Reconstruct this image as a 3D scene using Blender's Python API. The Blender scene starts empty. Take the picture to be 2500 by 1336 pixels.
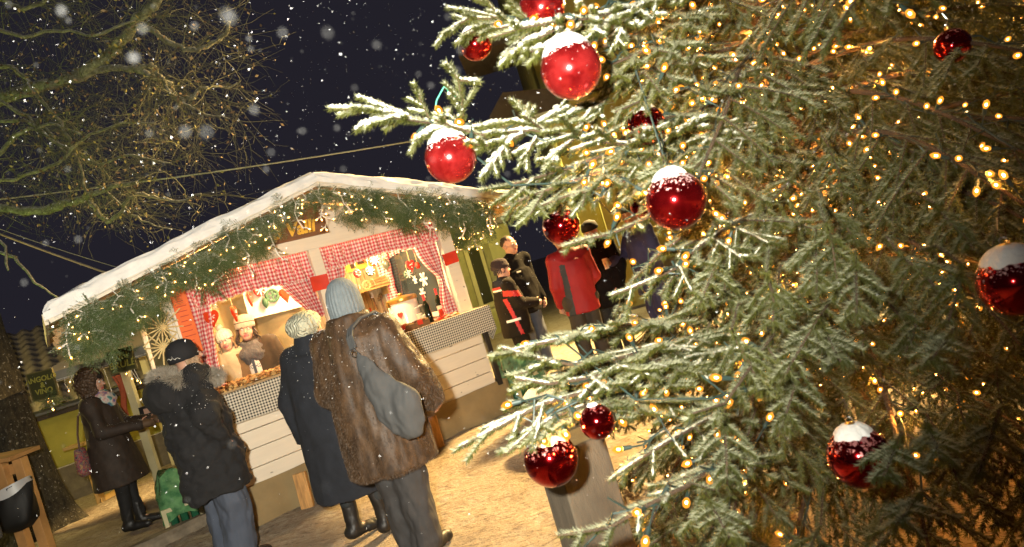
import bpy, math, random
import numpy as np
from mathutils import Vector, Matrix, noise
random.seed(7); RNG = np.random.default_rng(11)
SC = bpy.context.scene
COL = SC.collection
R = math.radians
# ------------------------------------------------------------------ camera
FPX, ROLL, PIT, CZ = 1667.0, R(16.5), R(1.55), 1.6
_c, _s, _cp, _sp = math.cos(ROLL), math.sin(ROLL), math.cos(PIT), math.sin(PIT)
FW = Vector((0, _cp, -_sp)); U0 = Vector((0, _sp, _cp)); R0 = Vector((1, 0, 0))
RC = R0 * _c - U0 * _s; UC = R0 * _s + U0 * _c
CAMP = Vector((0, 0, CZ))
def ray(x, y): return FW + RC * ((x - 1250) / FPX) + UC * (-(y - 668) / FPX)
def at(x, y, Y):
    d = ray(x, y); return CAMP + d * (Y / d.y)
def gnd(x, y, z=0.0):
    d = ray(x, y); return CAMP + d * ((z - CZ) / d.z)
def proj(p):
    q = Vector(p) - CAMP; z = q.dot(FW)
    return 1250 + FPX * q.dot(RC) / z, 668 - FPX * q.dot(UC) / z, z
cam = bpy.data.cameras.new('camera'); camo = bpy.data.objects.new('camera', cam); COL.objects.link(camo)
M = Matrix.Identity(4)
for i in range(3):
    M[i][0] = RC[i]; M[i][1] = UC[i]; M[i][2] = -FW[i]; M[i][3] = CAMP[i]
camo.matrix_world = M
cam.sensor_width = 36; cam.lens = FPX * 36 / 2500; cam.clip_start = 0.02; cam.clip_end = 500
cam.dof.use_dof = True; cam.dof.focus_distance = 4.6; cam.dof.aperture_fstop = 4.5
SC.camera = camo
# ------------------------------------------------------------------ objects
def tag(o, label=None, cat=None, group=None, kind=None):
    if label: o['label'] = label
    if cat: o['category'] = cat
    if group: o['group'] = group
    if kind: o['kind'] = kind
    return o
def empty(name, mw=None):
    o = bpy.data.objects.new(name, None); COL.objects.link(o); o.empty_display_size = .1
    if mw is not None: o.matrix_world = mw
    return o
def T(x, y, z): return Matrix.Translation((x, y, z))
def Rz(a): return Matrix.Rotation(a, 4, 'Z')
def Rx(a): return Matrix.Rotation(a, 4, 'X')
def Ry(a): return Matrix.Rotation(a, 4, 'Y')
def frame(o, d):
    """matrix at o whose z axis is d"""
    z = Vector(d).normalized(); x = Vector((0, 0, 1)).cross(z)
    if x.length < 1e-4: x = Vector((1, 0, 0))
    x.normalize(); y = z.cross(x)
    m = Matrix.Identity(4)
    for i in range(3): m[i][0], m[i][1], m[i][2], m[i][3] = x[i], y[i], z[i], o[i]
    return m
def raw_mesh(name, V, Fc, mats, mi=None, uv=None, parent=None, smooth=True, angle=None, mw=None, attr=None):
    """V (n,3) array, Fc (m,k) array of same size faces"""
    me = bpy.data.meshes.new(name); V = np.asarray(V, np.float32); Fc = np.asarray(Fc, np.int32)
    n, k = Fc.shape
    me.vertices.add(len(V)); me.vertices.foreach_set('co', V.ravel())
    me.loops.add(n * k); me.loops.foreach_set('vertex_index', Fc.ravel())
    me.polygons.add(n); me.polygons.foreach_set('loop_start', np.arange(n, dtype=np.int32) * k)
    me.polygons.foreach_set('loop_total', np.full(n, k, np.int32))
    if mi is not None: me.polygons.foreach_set('material_index', np.asarray(mi, np.int32))
    me.polygons.foreach_set('use_smooth', np.full(n, bool(smooth)))
    if uv is not None:
        l = me.uv_layers.new(name='UVMap'); l.data.foreach_set('uv', np.asarray(uv, np.float32)[Fc.ravel()].ravel())
    if attr is not None:
        for an, av in attr.items():
            a = me.attributes.new(an, 'FLOAT', 'POINT'); a.data.foreach_set('value', np.asarray(av, np.float32))
    me.update(calc_edges=True); me.validate()
    for m in (mats if isinstance(mats, (list, tuple)) else [mats]): me.materials.append(m)
    if angle is not None: me.set_sharp_from_angle(angle=R(angle))
    return link(name, me, parent, mw)
def link(name, me, parent=None, mw=None):
    o = bpy.data.objects.new(name, me); COL.objects.link(o)
    if parent is not None: o.parent = parent
    if mw is not None:
        if parent is None: o.matrix_world = mw
        else: o.matrix_local = mw
    return o
class MB:
    def __init__(s): s.v = []; s.f = []; s.m = []; s.uv = []
    def add(s, vs, fs, mi=0, mat=None, uv=None):
        b = len(s.v)
        if mat is not None: vs = [tuple(mat @ Vector(v)) for v in vs]
        s.v += [tuple(v) for v in vs]; s.f += [tuple(b + i for i in f) for f in fs]; s.m += [mi] * len(fs)
        s.uv += uv if uv is not None else [(v[0] + v[1], v[2]) for v in vs]
        return s
    def box(s, c, sz, mi=0, mat=None, tp=1.0):
        x, y, z = sz[0] / 2, sz[1] / 2, sz[2] / 2
        vs = [(c[0] + i * x * (tp if k > 0 else 1), c[1] + j * y * (tp if k > 0 else 1), c[2] + k * z) for k in (-1, 1) for j in (-1, 1) for i in (-1, 1)]
        return s.add(vs, [(0, 2, 3, 1), (4, 5, 7, 6), (0, 1, 5, 4), (2, 6, 7, 3), (0, 4, 6, 2), (1, 3, 7, 5)], mi, mat)
    def bar(s, a, b, w, h, mi=0, mat=None):
        a, b = Vector(a), Vector(b); m = frame((a + b) / 2, b - a)
        if mat is not None: m = mat @ m
        return s.box((0, 0, 0), (w, h, (b - a).length), mi, m)
    def tube(s, pts, r, n=6, mi=0, mat=None, caps=True):
        pts = [Vector(p) for p in pts]; rs = r if isinstance(r, (list, tuple)) else [r] * len(pts)
        vs, fs = [], []; up = Vector((.13, .21, .97))
        for i, p in enumerate(pts):
            t = (pts[min(i + 1, len(pts) - 1)] - pts[max(i - 1, 0)])
            if t.length < 1e-9: t = Vector((0, 0, 1))
            t.normalize(); x = t.cross(up)
            if x.length < .05: x = t.cross(Vector((1, 0, 0)))
            x.normalize(); y = t.cross(x)
            for k in range(n):
                a = 2 * math.pi * k / n; vs.append(p + (x * math.cos(a) + y * math.sin(a)) * rs[i])
        for i in range(len(pts) - 1):
            for k in range(n):
                fs.append((i * n + k, i * n + (k + 1) % n, (i + 1) * n + (k + 1) % n, (i + 1) * n + k))
        if caps: fs.append(tuple(range(n))); fs.append(tuple(range(len(pts) * n - 1, (len(pts) - 1) * n - 1, -1)))
        return s.add(vs, fs, mi, mat)
    def lathe(s, prof, n=16, mi=0, mat=None, caps=True, rib=None):
        vs, fs = [], []
        for (r, z) in prof:
            for k in range(n):
                a = 2 * math.pi * k / n; q = r * (1 + (rib[1] * math.cos(a * rib[0]) if rib else 0)); vs.append((q * math.cos(a), q * math.sin(a), z))
        for i in range(len(prof) - 1):
            for k in range(n): fs.append((i * n + k, i * n + (k + 1) % n, (i + 1) * n + (k + 1) % n, (i + 1) * n + k))
        if caps: fs.append(tuple(range(n - 1, -1, -1))); fs.append(tuple(range((len(prof) - 1) * n, len(prof) * n)))
        return s.add(vs, fs, mi, mat)
    def ell(s, c, r, n=12, mi=0, mat=None):
        if not isinstance(r, (list, tuple)): r = (r, r, r)
        k = max(4, n // 2); prof = [(math.sin(math.pi * i / k) + (1e-4 if i in (0, k) else 0), -math.cos(math.pi * i / k)) for i in range(k + 1)]
        m = T(*c) @ Matrix.Diagonal((r[0], r[1], r[2], 1))
        return s.lathe(prof, n, mi, (mat @ m) if mat is not None else m)
    def prism(s, pts, h, mi=0, mat=None):
        """outline in xy, extruded along z by h, centred"""
        n = len(pts); vs = [(p[0], p[1], -h / 2) for p in pts] + [(p[0], p[1], h / 2) for p in pts]
        fs = [tuple(range(n - 1, -1, -1)), tuple(range(n, 2 * n))] + [(i, (i + 1) % n, n + (i + 1) % n, n + i) for i in range(n)]
        return s.add(vs, fs, mi, mat)
    def grid(s, nu, nv, fn, mi=0, uvfn=None, mat=None):
        vs = [fn(i / nu, j / nv) for j in range(nv + 1) for i in range(nu + 1)]
        uv = [(uvfn(i / nu, j / nv) if uvfn else (i / nu, j / nv)) for j in range(nv + 1) for i in range(nu + 1)]
        fs = [(j * (nu + 1) + i, j * (nu + 1) + i + 1, (j + 1) * (nu + 1) + i + 1, (j + 1) * (nu + 1) + i) for j in range(nv) for i in range(nu)]
        return s.add(vs, fs, mi, mat, uv)
    def build(s, name, mats, parent=None, mw=None, smooth=True, angle=35, bevel=0):
        me = bpy.data.meshes.new(name); me.from_pydata(s.v, [], s.f)
        for m in (mats if isinstance(mats, (list, tuple)) else [mats]): me.materials.append(m)
        me.polygons.foreach_set('material_index', s.m)
        l = me.uv_layers.new(name='UVMap'); li = np.empty(len(me.loops), np.int32); me.loops.foreach_get('vertex_index', li)
        l.data.foreach_set('uv', np.asarray(s.uv, np.float32)[li].ravel())
        if smooth: me.polygons.foreach_set('use_smooth', [True] * len(me.polygons)); me.set_sharp_from_angle(angle=R(angle))
        me.update()
        o = link(name, me, parent, mw)
        if bevel:
            b = o.modifiers.new('b', 'BEVEL'); b.width = bevel; b.segments = 2; b.limit_method = 'ANGLE'
        return o
def copy_tree(o, parent=None):
    c = o.copy(); COL.objects.link(c)
    if parent is not None: c.parent = parent
    for ch in list(o.children): copy_tree(ch, c)
    return c
# ------------------------------------------------------------------ materials
class NT:
    def __init__(s, name):
        s.m = bpy.data.materials.new(name); s.m.use_nodes = True; s.n = s.m.node_tree.nodes; s.l = s.m.node_tree.links
        s.p = s.n['Principled BSDF']
    def new(s, t, **kw):
        n = s.n.new(t)
        for k, v in kw.items():
            if k.startswith('i_'): n.inputs[int(k[2:]) if k[2:].isdigit() else k[2:]].default_value = v
            else: setattr(n, k, v)
        return n
    def lk(s, a, b): s.l.new(a, b)
    def coord(s, kind='Object', scale=None):
        c = s.new('ShaderNodeTexCoord').outputs[kind]
        if scale:
            mp = s.new('ShaderNodeMapping'); mp.inputs['Scale'].default_value = scale; s.lk(c, mp.inputs[0]); c = mp.outputs[0]
        return c
    def noise(s, co, scale, detail=3, rough=.55):
        n = s.new('ShaderNodeTexNoise'); n.inputs['Scale'].default_value = scale; n.inputs['Detail'].default_value = detail; n.inputs['Roughness'].default_value = rough
        s.lk(co, n.inputs['Vector']); return n.outputs[0]
    def ramp(s, f, stops):
        r = s.new('ShaderNodeValToRGB'); e = r.color_ramp.elements
        while len(e) < len(stops): e.new(.5)
        for q, (p, c) in zip(e, stops): q.position = p; q.color = (*c, 1) if len(c) == 3 else c
        s.lk(f, r.inputs[0]); return r.outputs[0]
    def mix(s, f, a, b, mode='MIX'):
        m = s.new('ShaderNodeMix', data_type='RGBA', blend_type=mode)
        for inp, v in ((m.inputs[0], f), (m.inputs[6], a), (m.inputs[7], b)):
            if isinstance(v, (int, float)): inp.default_value = v
            elif isinstance(v, (tuple, list)): inp.default_value = (*v, 1)
            else: s.lk(v, inp)
        return m.outputs[2]
    def math(s, op, a, b=None):
        m = s.new('ShaderNodeMath', operation=op)
        for i, v in enumerate((a, b)):
            if v is None: continue
            if isinstance(v, (int, float)): m.inputs[i].default_value = v
            else: s.lk(v, m.inputs[i])
        return m.outputs[0]
    def bump(s, h, strength=.3, dist=.01):
        b = s.new('ShaderNodeBump'); b.inputs['Strength'].default_value = strength; b.inputs['Distance'].default_value = dist
        s.lk(h, b.inputs['Height']); s.lk(b.outputs[0], s.p.inputs['Normal'])
    def base(s, c):
        if isinstance(c, (tuple, list)): s.p.inputs['Base Color'].default_value = (*c, 1)
        else: s.lk(c, s.p.inputs['Base Color'])
    def set(s, **kw):
        for k, v in kw.items(): s.p.inputs[k.replace('_', ' ')].default_value = v
        return s
def mat(name, col, rough=.75, var=.25, scale=6, metal=0, bump=0, bscale=60, stretch=None, **kw):
    t = NT(name); co = t.coord('Object', stretch)
    d = tuple(c * (1 - var) for c in col); l = tuple(min(1, c * (1 + var)) for c in col)
    t.base(t.ramp(t.noise(co, scale, 4, .6), [(.3, d), (.7, l)])) if var else t.base(col)
    t.set(Roughness=rough, Metallic=metal, **kw)
    if bump: t.bump(t.noise(co, bscale, 4, .6), bump, .01)
    return t.m
def emit(name, col, strength):
    t = NT(name); t.base((.8, .6, .3)); t.p.inputs['Emission Color'].default_value = (*col, 1); t.p.inputs['Emission Strength'].default_value = strength
    return t.m
def check_mat(name, ca, cb, period, soft=.08, uvk='UV', mid=None):
    """woven check: stripes one way over stripes the other way"""
    t = NT(name); co = t.coord(uvk); sp = t.new('ShaderNodeSeparateXYZ'); t.lk(co, sp.inputs[0]); st = []
    for k in (0, 1):
        fr = t.math('FRACT', t.math('MULTIPLY', sp.outputs[k], 1 / period))
        st.append(t.ramp(fr, [(.0, (0, 0, 0)), (.5 - soft, (0, 0, 0)), (.5, (1, 1, 1)), (1 - soft, (1, 1, 1)), (1, (0, 0, 0))]))
    s = t.math('MULTIPLY', t.math('ADD', st[0], st[1]), .5)
    t.base(t.ramp(s, [(0, ca), (.5, mid or tuple((a + 1.3 * b) / 2.3 for a, b in zip(ca, cb))), (1, cb)]))
    t.set(Roughness=.9); t.bump(t.noise(co, 300, 2), .15, .002)
    return t
WOOD = mat('pale_timber', (.46, .31, .15), .65, .3, 3, bump=.25, bscale=14, stretch=(1, 1, 12))
WOODY = mat('yellow_timber', (.42, .27, .09), .65, .3, 3, bump=.25, bscale=14)
def board_mat(name, col):
    t = NT(name); co = t.coord('Object', (1.2, 1.2, 14)); n = t.noise(co, 2.2, 5, .6)
    c = t.ramp(n, [(.3, tuple(x * .93 for x in col)), (.62, col), (.8, tuple(min(1, x * 1.06) for x in col))])
    k = t.noise(t.coord('Object', (3.2, 3, 6.5)), 3.1, 1); c = t.mix(t.ramp(k, [(.71, (0, 0, 0)), (.75, (1, 1, 1))]), c, tuple(x * .45 for x in col))
    t.base(c); t.set(Roughness=.6); t.bump(n, .12, .006); return t.m
CREAM = board_mat('cream_paint', (.74, .66, .53))
SNOW = NT('snow'); _co = SNOW.coord('Object')
SNOW.base(SNOW.ramp(SNOW.noise(_co, 9, 4), [(.3, (.72, .72, .7)), (.7, (.86, .86, .84))])); SNOW.set(Roughness=.85); SNOW.bump(SNOW.noise(_co, 70, 4, .7), .5, .012); SNOW = SNOW.m
BLACKM = mat('black_plastic', (.015, .015, .018), .45, .2)
RED = mat('red_felt', (.55, .02, .015), .8, .25, 30)
REDCARD = mat('red_card', (.6, .035, .012), .6, .12, 8)
WHITEC = mat('white_card', (.72, .68, .6), .7, .06, 8)
METAL = mat('steel', (.6, .58, .55), .25, .1, metal=1.0)
BRASS = mat('brass', (.62, .42, .14), .3, .15, metal=1.0)
INK = mat('dark_ink', (.05, .03, .02), .8, 0)
WHITECORD = mat('white_cord', (.75, .7, .6), .5, 0)
GREENWIRE = mat('dark_green_cable', (.018, .035, .03), .5, .2)
def txt(name, body, size, m, parent, mw, shear=0, ext=.003, offset=0, align='CENTER', space=1.0):
    cu = bpy.data.curves.new(name, 'FONT'); cu.body = body; cu.size = size; cu.align_x = align; cu.align_y = 'CENTER'
    cu.extrude = ext; cu.shear = shear; cu.offset = offset; cu.space_line = .85; cu.space_character = space; cu.resolution_u = 3
    o = bpy.data.objects.new(name, cu); COL.objects.link(o)
    dg = bpy.context.evaluated_depsgraph_get(); me = bpy.data.meshes.new_from_object(o.evaluated_get(dg))
    bpy.data.objects.remove(o); me.name = name; me.materials.clear(); me.materials.append(m)
    return link(name, me, parent, mw)
# ------------------------------------------------------------------ signed distance modelling (bodies, clothing)
class SDF:
    def __init__(s, lo, hi, h):
        s.h = h; s.ax = [np.arange(lo[i] - 3 * h, hi[i] + 3 * h, h, dtype=np.float32) for i in range(3)]
        s.F = np.full([len(a) for a in s.ax], 1.0, np.float32)
    def _sl(s, lo, hi, m):
        out = []
        for i in range(3):
            a = max(0, int((lo[i] - m - s.ax[i][0]) / s.h)); b = min(len(s.ax[i]), int((hi[i] + m - s.ax[i][0]) / s.h) + 2)
            if b <= a: return None
            out.append(slice(a, b))
        return tuple(out)
    def _xyz(s, sl):
        return (s.ax[0][sl[0]][:, None, None], s.ax[1][sl[1]][None, :, None], s.ax[2][sl[2]][None, None, :])
    def _put(s, sl, d, k, sub=False):
        A = s.F[sl]
        if sub:
            d = -d; hh = np.clip(.5 - .5 * (d - A) / max(k, 1e-4), 0, 1); s.F[sl] = A * hh + d * (1 - hh) + k * hh * (1 - hh)
        else:
            hh = np.clip(.5 + .5 * (A - d) / max(k, 1e-4), 0, 1); s.F[sl] = A * (1 - hh) + d * hh - k * hh * (1 - hh)
    def cap(s, a, b, ra, rb=None, k=.02, sy=1.0, sub=False):
        rb = ra if rb is None else rb; m = max(ra, rb)
        lo = [min(a[i], b[i]) - m for i in range(3)]; hi = [max(a[i], b[i]) + m for i in range(3)]
        sl = s._sl(lo, hi, k + 4 * s.h)
        if sl is None: return s
        x, y, z = s._xyz(sl); ab = [b[i] - a[i] for i in range(3)]; L = sum(q * q for q in ab) + 1e-9
        t = np.clip(((x - a[0]) * ab[0] + (y - a[1]) * ab[1] + (z - a[2]) * ab[2]) / L, 0, 1)
        d = np.sqrt((x - a[0] - t * ab[0]) ** 2 + ((y - a[1] - t * ab[1]) * sy) ** 2 + (z - a[2] - t * ab[2]) ** 2) - (ra + (rb - ra) * t)
        s._put(sl, d, k, sub); return s
    def chain(s, pts, rs, k=.02, sy=1.0):
        for i in range(len(pts) - 1): s.cap(pts[i], pts[i + 1], rs[i], rs[i + 1], k, sy)
        return s
    def ell(s, c, r, k=.02, rot=None, sub=False):
        m = max(r); sl = s._sl([q - m for q in c], [q + m for q in c], k + 4 * s.h)
        if sl is None: return s
        x, y, z = s._xyz(sl); x = x - c[0]; y = y - c[1]; z = z - c[2]
        if rot is not None:
            q = rot.transposed(); x, y, z = [q[i][0] * x + q[i][1] * y + q[i][2] * z for i in range(3)]
        kk = np.sqrt((x / r[0]) ** 2 + (y / r[1]) ** 2 + (z / r[2]) ** 2) + 1e-6
        k2 = np.sqrt((x / r[0] ** 2) ** 2 + (y / r[1] ** 2) ** 2 + (z / r[2] ** 2) ** 2) + 1e-6
        s._put(sl, kk * (kk - 1) / k2, k, sub); return s
    def skirt(s, prof, k=.02):
        """elliptic loft: list of (z, cx, cy, rx, ry) from bottom to top, flat ends"""
        P = np.array(prof, np.float32); zs = P[:, 0]; m = P[:, 3:].max()
        lo = (P[:, 1].min() - m, P[:, 2].min() - m, zs[0]); hi = (P[:, 1].max() + m, P[:, 2].max() + m, zs[-1])
        sl = s._sl(lo, hi, k + 4 * s.h); x, y, z = s._xyz(sl)
        cx, cy, rx, ry = [np.interp(z.ravel(), zs, P[:, i])[None, None, :].astype(np.float32) for i in (1, 2, 3, 4)]
        u, v = (x - cx) / rx, (y - cy) / ry; kk = np.sqrt(u * u + v * v) + 1e-6
        d = (kk - 1) * np.minimum(rx, ry)
        d = np.maximum(d, np.maximum(zs[0] - z, z - zs[-1])); s._put(sl, d, k); return s
    def plane(s, p, n):
        """keeps only the side away from n"""
        n = Vector(n).normalized(); x, y, z = [a for a in (s.ax[0][:, None, None], s.ax[1][None, :, None], s.ax[2][None, None, :])]
        s.F = np.maximum(s.F, (x - p[0]) * n[0] + (y - p[1]) * n[1] + (z - p[2]) * n[2]); return s
    def shell(s, th):
        s.F = np.maximum(s.F, -(s.F + th)); return s
    def net(s, smooth=1):
        F, h = s.F, s.h; S = F < 0; n = [q - 1 for q in F.shape]
        cor = [(i, j, k) for i in (0, 1) for j in (0, 1) for k in (0, 1)]
        cnt = sum(S[i:i + n[0], j:j + n[1], k:k + n[2]].astype(np.int8) for i, j, k in cor)
        mask = (cnt > 0) & (cnt < 8); cells = np.argwhere(mask); idx = np.full(mask.shape, -1, np.int32); idx[mask] = np.arange(len(cells))
        acc = np.zeros((len(cells), 3), np.float32); num = np.zeros(len(cells), np.float32)
        for a in cor:
            for ax in range(3):
                if a[ax]: continue
                b = list(a); b[ax] = 1
                fa = F[cells[:, 0] + a[0], cells[:, 1] + a[1], cells[:, 2] + a[2]]; fb = F[cells[:, 0] + b[0], cells[:, 1] + b[1], cells[:, 2] + b[2]]
                cr = (fa < 0) != (fb < 0); t = np.where(cr, fa / np.where(cr, fa - fb, 1), 0)
                p = np.array(a, np.float32)[None, :].repeat(len(cells), 0); p[:, ax] += t
                acc[cr] += p[cr]; num[cr] += 1
        V = (cells + acc / np.maximum(num, 1)[:, None]) * h + np.array([a[0] for a in s.ax], np.float32)
        Q = []
        for ax in range(3):
            o1, o2 = [(1, 2), (2, 0), (0, 1)][ax]
            A = np.take(S, range(F.shape[ax] - 1), ax); B = np.take(S, range(1, F.shape[ax]), ax)
            e = np.argwhere(A != B); e = e[(e[:, o1] > 0) & (e[:, o2] > 0) & (e[:, o1] < n[o1]) & (e[:, o2] < n[o2])]
            def ci(d1, d2):
                c = e.copy(); c[:, o1] += d1; c[:, o2] += d2; return idx[c[:, 0], c[:, 1], c[:, 2]]
            q = np.stack([ci(-1, -1), ci(0, -1), ci(0, 0), ci(-1, 0)], 1)
            fl = ~S[e[:, 0], e[:, 1], e[:, 2]]; q[fl] = q[fl][:, ::-1]; Q.append(q)
        Q = np.concatenate(Q)
        E = np.concatenate([Q[:, [0, 1]], Q[:, [1, 2]], Q[:, [2, 3]], Q[:, [3, 0]]])
        for _ in range(smooth):
            sm = np.zeros_like(V); ct = np.zeros(len(V), np.float32)
            for c in range(3): sm[:, c] = np.bincount(E[:, 0], V[E[:, 1], c], len(V)) + np.bincount(E[:, 1], V[E[:, 0], c], len(V))
            ct = np.bincount(E.ravel(), minlength=len(V)); V = (.5 * V + .5 * sm / np.maximum(ct, 1)[:, None]).astype(np.float32)
        return V, Q
def normals(V, Q):
    n = np.cross(V[Q[:, 2]] - V[Q[:, 0]], V[Q[:, 3]] - V[Q[:, 1]]); N = np.zeros_like(V)
    for k in range(4):
        for c in range(3): N[:, c] += np.bincount(Q[:, k], n[:, c], len(V))
    return N / (np.linalg.norm(N, axis=1)[:, None] + 1e-9)
def folds(V, Q, amp, scale, seed=0, stretch=(1, 1, 1)):
    N = normals(V, Q)
    d = np.array([noise.fractal(Vector((v[0] * scale * stretch[0] + seed, v[1] * scale * stretch[1], v[2] * scale * stretch[2])), .9, 2.1, 3) for v in V.tolist()], np.float32)
    return V + N * (amp * d)[:, None]
# ================================================================== the setting
YAW = R(34.77); AX = Vector((-0.46, 7.36, 0))
SM = T(*AX) @ Rz(YAW)                                   # the stall's frame: x along its front, y into it
SI = SM.inverted()
def onfac(x, y, off=0.0):
    """point of the stall frame where the sight line meets the plane y = off"""
    o = SI @ CAMP; d = SI.to_3x3() @ ray(x, y); return o + d * ((off - o.y) / d.y)
# ground: one sheet of trodden snow
t = NT('trodden_snow'); co = t.coord('Object'); n1 = t.noise(co, 1.1, 6, .65); n2 = t.noise(co, 16, 5, .7)
st = t.coord('Object', (9, 30, 1)); n3 = t.noise(st, 1.0, 5, .75)
c = t.ramp(n1, [(.32, (.30, .24, .17)), (.5, (.45, .37, .27)), (.68, (.58, .51, .39))])
c = t.mix(t.ramp(n2, [(.42, (0, 0, 0)), (.64, (1, 1, 1))]), c, (.36, .27, .18))
c = t.mix(t.ramp(n3, [(.52, (0, 0, 0)), (.64, (.85, .85, .85))]), c, (.16, .11, .07))
n4 = t.noise(co, 75, 3, .6); c = t.mix(t.ramp(n4, [(.62, (0, 0, 0)), (.68, (.85, .85, .85))]), c, (.07, .05, .03))
t.base(c); t.set(Roughness=.8); t.bump(t.math('ADD', n2, t.math('MULTIPLY', n3, .8)), 1.0, .05)
def gh(x, y):
    p = Vector((x * 1.3, y * 1.3, 3.1)); q = Vector((x * 6, y * 6, 9.3))
    return .022 * noise.noise(p) + .016 * noise.noise(q) + .008 * noise.noise(q * 2.1)
xs = np.concatenate([np.linspace(-70, -9, 14), np.linspace(-8.9, 5, 260), np.linspace(5.3, 70, 14)])
ys = np.concatenate([np.linspace(-20, 2, 6), np.linspace(2.1, 12, 200), np.linspace(12.4, 90, 16)])
V = [(x, y, gh(x, y) if (-9 < x < 5 and 2 < y < 12) else 0) for y in ys for x in xs]; nx = len(xs)
V = np.array(V); rgf = np.random.default_rng(9)
for _ in range(170):
    fx, fy, fa = rgf.uniform(-5, 2.5), rgf.uniform(3.0, 8), rgf.uniform(0, 6.28); dx_, dy_ = V[:, 0] - fx, V[:, 1] - fy
    a_, b_ = dx_ * math.cos(fa) + dy_ * math.sin(fa), -dx_ * math.sin(fa) + dy_ * math.cos(fa); V[:, 2] -= rgf.uniform(.012, .03) * np.exp(-((a_ / .15) ** 4 + (b_ / .065) ** 4)) - .008 * np.exp(-((a_ / .21) ** 4 + (b_ / .12) ** 4))
Q = [(j * nx + i, j * nx + i + 1, (j + 1) * nx + i + 1, (j + 1) * nx + i) for j in range(len(ys) - 1) for i in range(nx - 1)]
tag(raw_mesh('ground', V, Q, t.m), 'trodden yellowish snow on the market square', kind='structure')
# low stone kerb running out in front of the left stalls
a, b = gnd(330, 1360), gnd(520, 1270); d = (b - a).normalized(); k0, k1 = a - d * 1.2, b
m = MB(); nseg = 26
def kerb(u, v):
    p = k0.lerp(k1, u); w = Vector((-d.y, d.x, 0)); prof = [(-.10, -.02), (-.10, .06), (-.06, .10), (.06, .10), (.10, .06), (.10, -.02)]
    i = min(4, int(v * 5 + 1e-6)); f = v * 5 - i; q = (prof[i][0] * (1 - f) + prof[min(5, i + 1)][0] * f, prof[i][1] * (1 - f) + prof[min(5, i + 1)][1] * f)
    e = .012 * noise.noise(p * 5 + Vector((v * 3, 0, 0))); return tuple(p + w * (q[0] + e) + Vector((0, 0, q[1] + e)))
m.grid(nseg, 5, kerb)
tag(m.build('kerb', mat('kerb_stone', (.2, .16, .11), .85, .4, 9, bump=.6, bscale=30)), 'low worn kerb stone beside the green crate', kind='structure')

# --- low house with a tiled roof behind the small stall on the left
plas = mat('yellow_plaster', (.40, .36, .055), .9, .14, 2.5, bump=.2, bscale=25)
plas2 = mat('ochre_plaster', (.22, .19, .04), .9, .2, 1.6, bump=.25, bscale=18)
stone = NT('rubble_stone'); co = stone.coord('Object'); vo = stone.new('ShaderNodeTexVoronoi'); vo.inputs['Scale'].default_value = 3.4; stone.lk(co, vo.inputs[0])
stone.base(stone.mix(stone.noise(co, 8, 5, .7), (.05, .04, .028), (.2, .165, .11))); stone.bump(vo.outputs[0], .9, .05); stone.set(Roughness=.9)
tile = mat('roof_tile', (.20, .17, .14), .8, .35, 5, bump=.3, bscale=30)
tiledark = mat('tile_gap', (.03, .025, .02), .9, 0)
hs = empty('low_house', SM @ T(0, 0, 0))
tag(hs, 'low yellow plastered house with stone plinth and snow dusted tile roof', 'house')
HY = 5.8
m = MB(); m.box((-4.5, HY + 2.5, .95), (9.0, 5, 1.0)); m.build('wall', plas, hs)
m = MB()
m.grid(40, 4, lambda u, v: (-9.1 + 9.2 * u, HY - .12 + .03 * noise.noise(Vector((u * 40, v * 4, 0))), .50 * v), 0)
m.box((-4.5, HY + .05, .48), (9.2, .30, .05), 1)
m.build('plinth', [stone.m, CREAM], hs, angle=60)
# tiled roof: real corrugated courses
ez, rz_, ey, ry_ = 1.38, 2.75, HY - .45, HY + 2.6
def tiles(u, v):
    x = -9.4 + 9.8 * u; s_ = (ry_ - ey); y = ey + s_ * v; c0 = v * 14; step = (c0 - math.floor(c0 - 1e-6)); z = ez + (rz_ - ez) * v
    return (x, y, z + .028 * math.cos(x * 2 * math.pi / .22) + .035 * (1 - step))
m = MB(); m.grid(360, 70, tiles)
m.box((-4.5, ey - .02, ez - .05), (9.8, .06, .10), 1); m.box((-4.5, (ey + HY) / 2 + .1, ez - .12), (9.8, .5, .04), 1)
rf = m.build('roof', [tile, mat('eave_board', (.06, .045, .03), .8, .2)], hs, angle=70)
m = MB(); m.tube([(-9.4, ey - .07, ez - .04), (.4, ey - .07, ez - .04)], .045, 8); m.build('gutter', mat('zinc', (.12, .12, .11), .4, .2, metal=.8), rf)
m = MB(); m.tube([(-4.62, HY - .22, .45), (-4.66, HY - .2, .62), (-4.7, HY - .2, .78)], [.018, .014, .01], 6); m.build('spike', BLACKM, hs)
tag_house = hs
# --- house beyond the stall's right side
hb = empty('green_house', T(*at(1215, 700, 15.5).xy, 0) @ Rz(R(52)))
tag(hb, 'pale green rendered house with shuttered windows behind the man in black', 'house')
gw = mat('pale_green_render', (.42, .40, .16), .9, .2, 1.2, bump=.15, bscale=12)
fr_ = mat('window_surround', (.40, .36, .16), .8, .1); shut = mat('dark_shutter', (.24, .225, .09), .7, .2); glassd = mat('dark_pane', (.035, .035, .02), .12, 0)
m = MB(); m.box((-2, 3, 1.18), (6.0, 6, 2.36)); m.build('wall', gw, hb)
m = MB(); m.prism([(-5.3, 0), (1.35, 0), (1.3, .16), (-1.2, .42), (-2.6, .42), (-5.2, .16)], 7.0, 0, T(0, 3, 2.36) @ Rx(R(90))); m.build('roof', tile, hb)
for wx in (-.55, -2.6):
    m = MB(); m.box((wx, -.03, 1.35), (.62, .08, 1.5)); w = m.build('window', fr_, hb)
    m = MB(); m.box((wx, -.075, 1.35), (.34, .03, 1.25)); m.build('pane', glassd, w)
    for sx in (-.46, .46):
        m = MB(); m.box((wx + sx, -.05, 1.35), (.22, .06, 1.3)); m.build('shutter', shut, hb)
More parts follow.
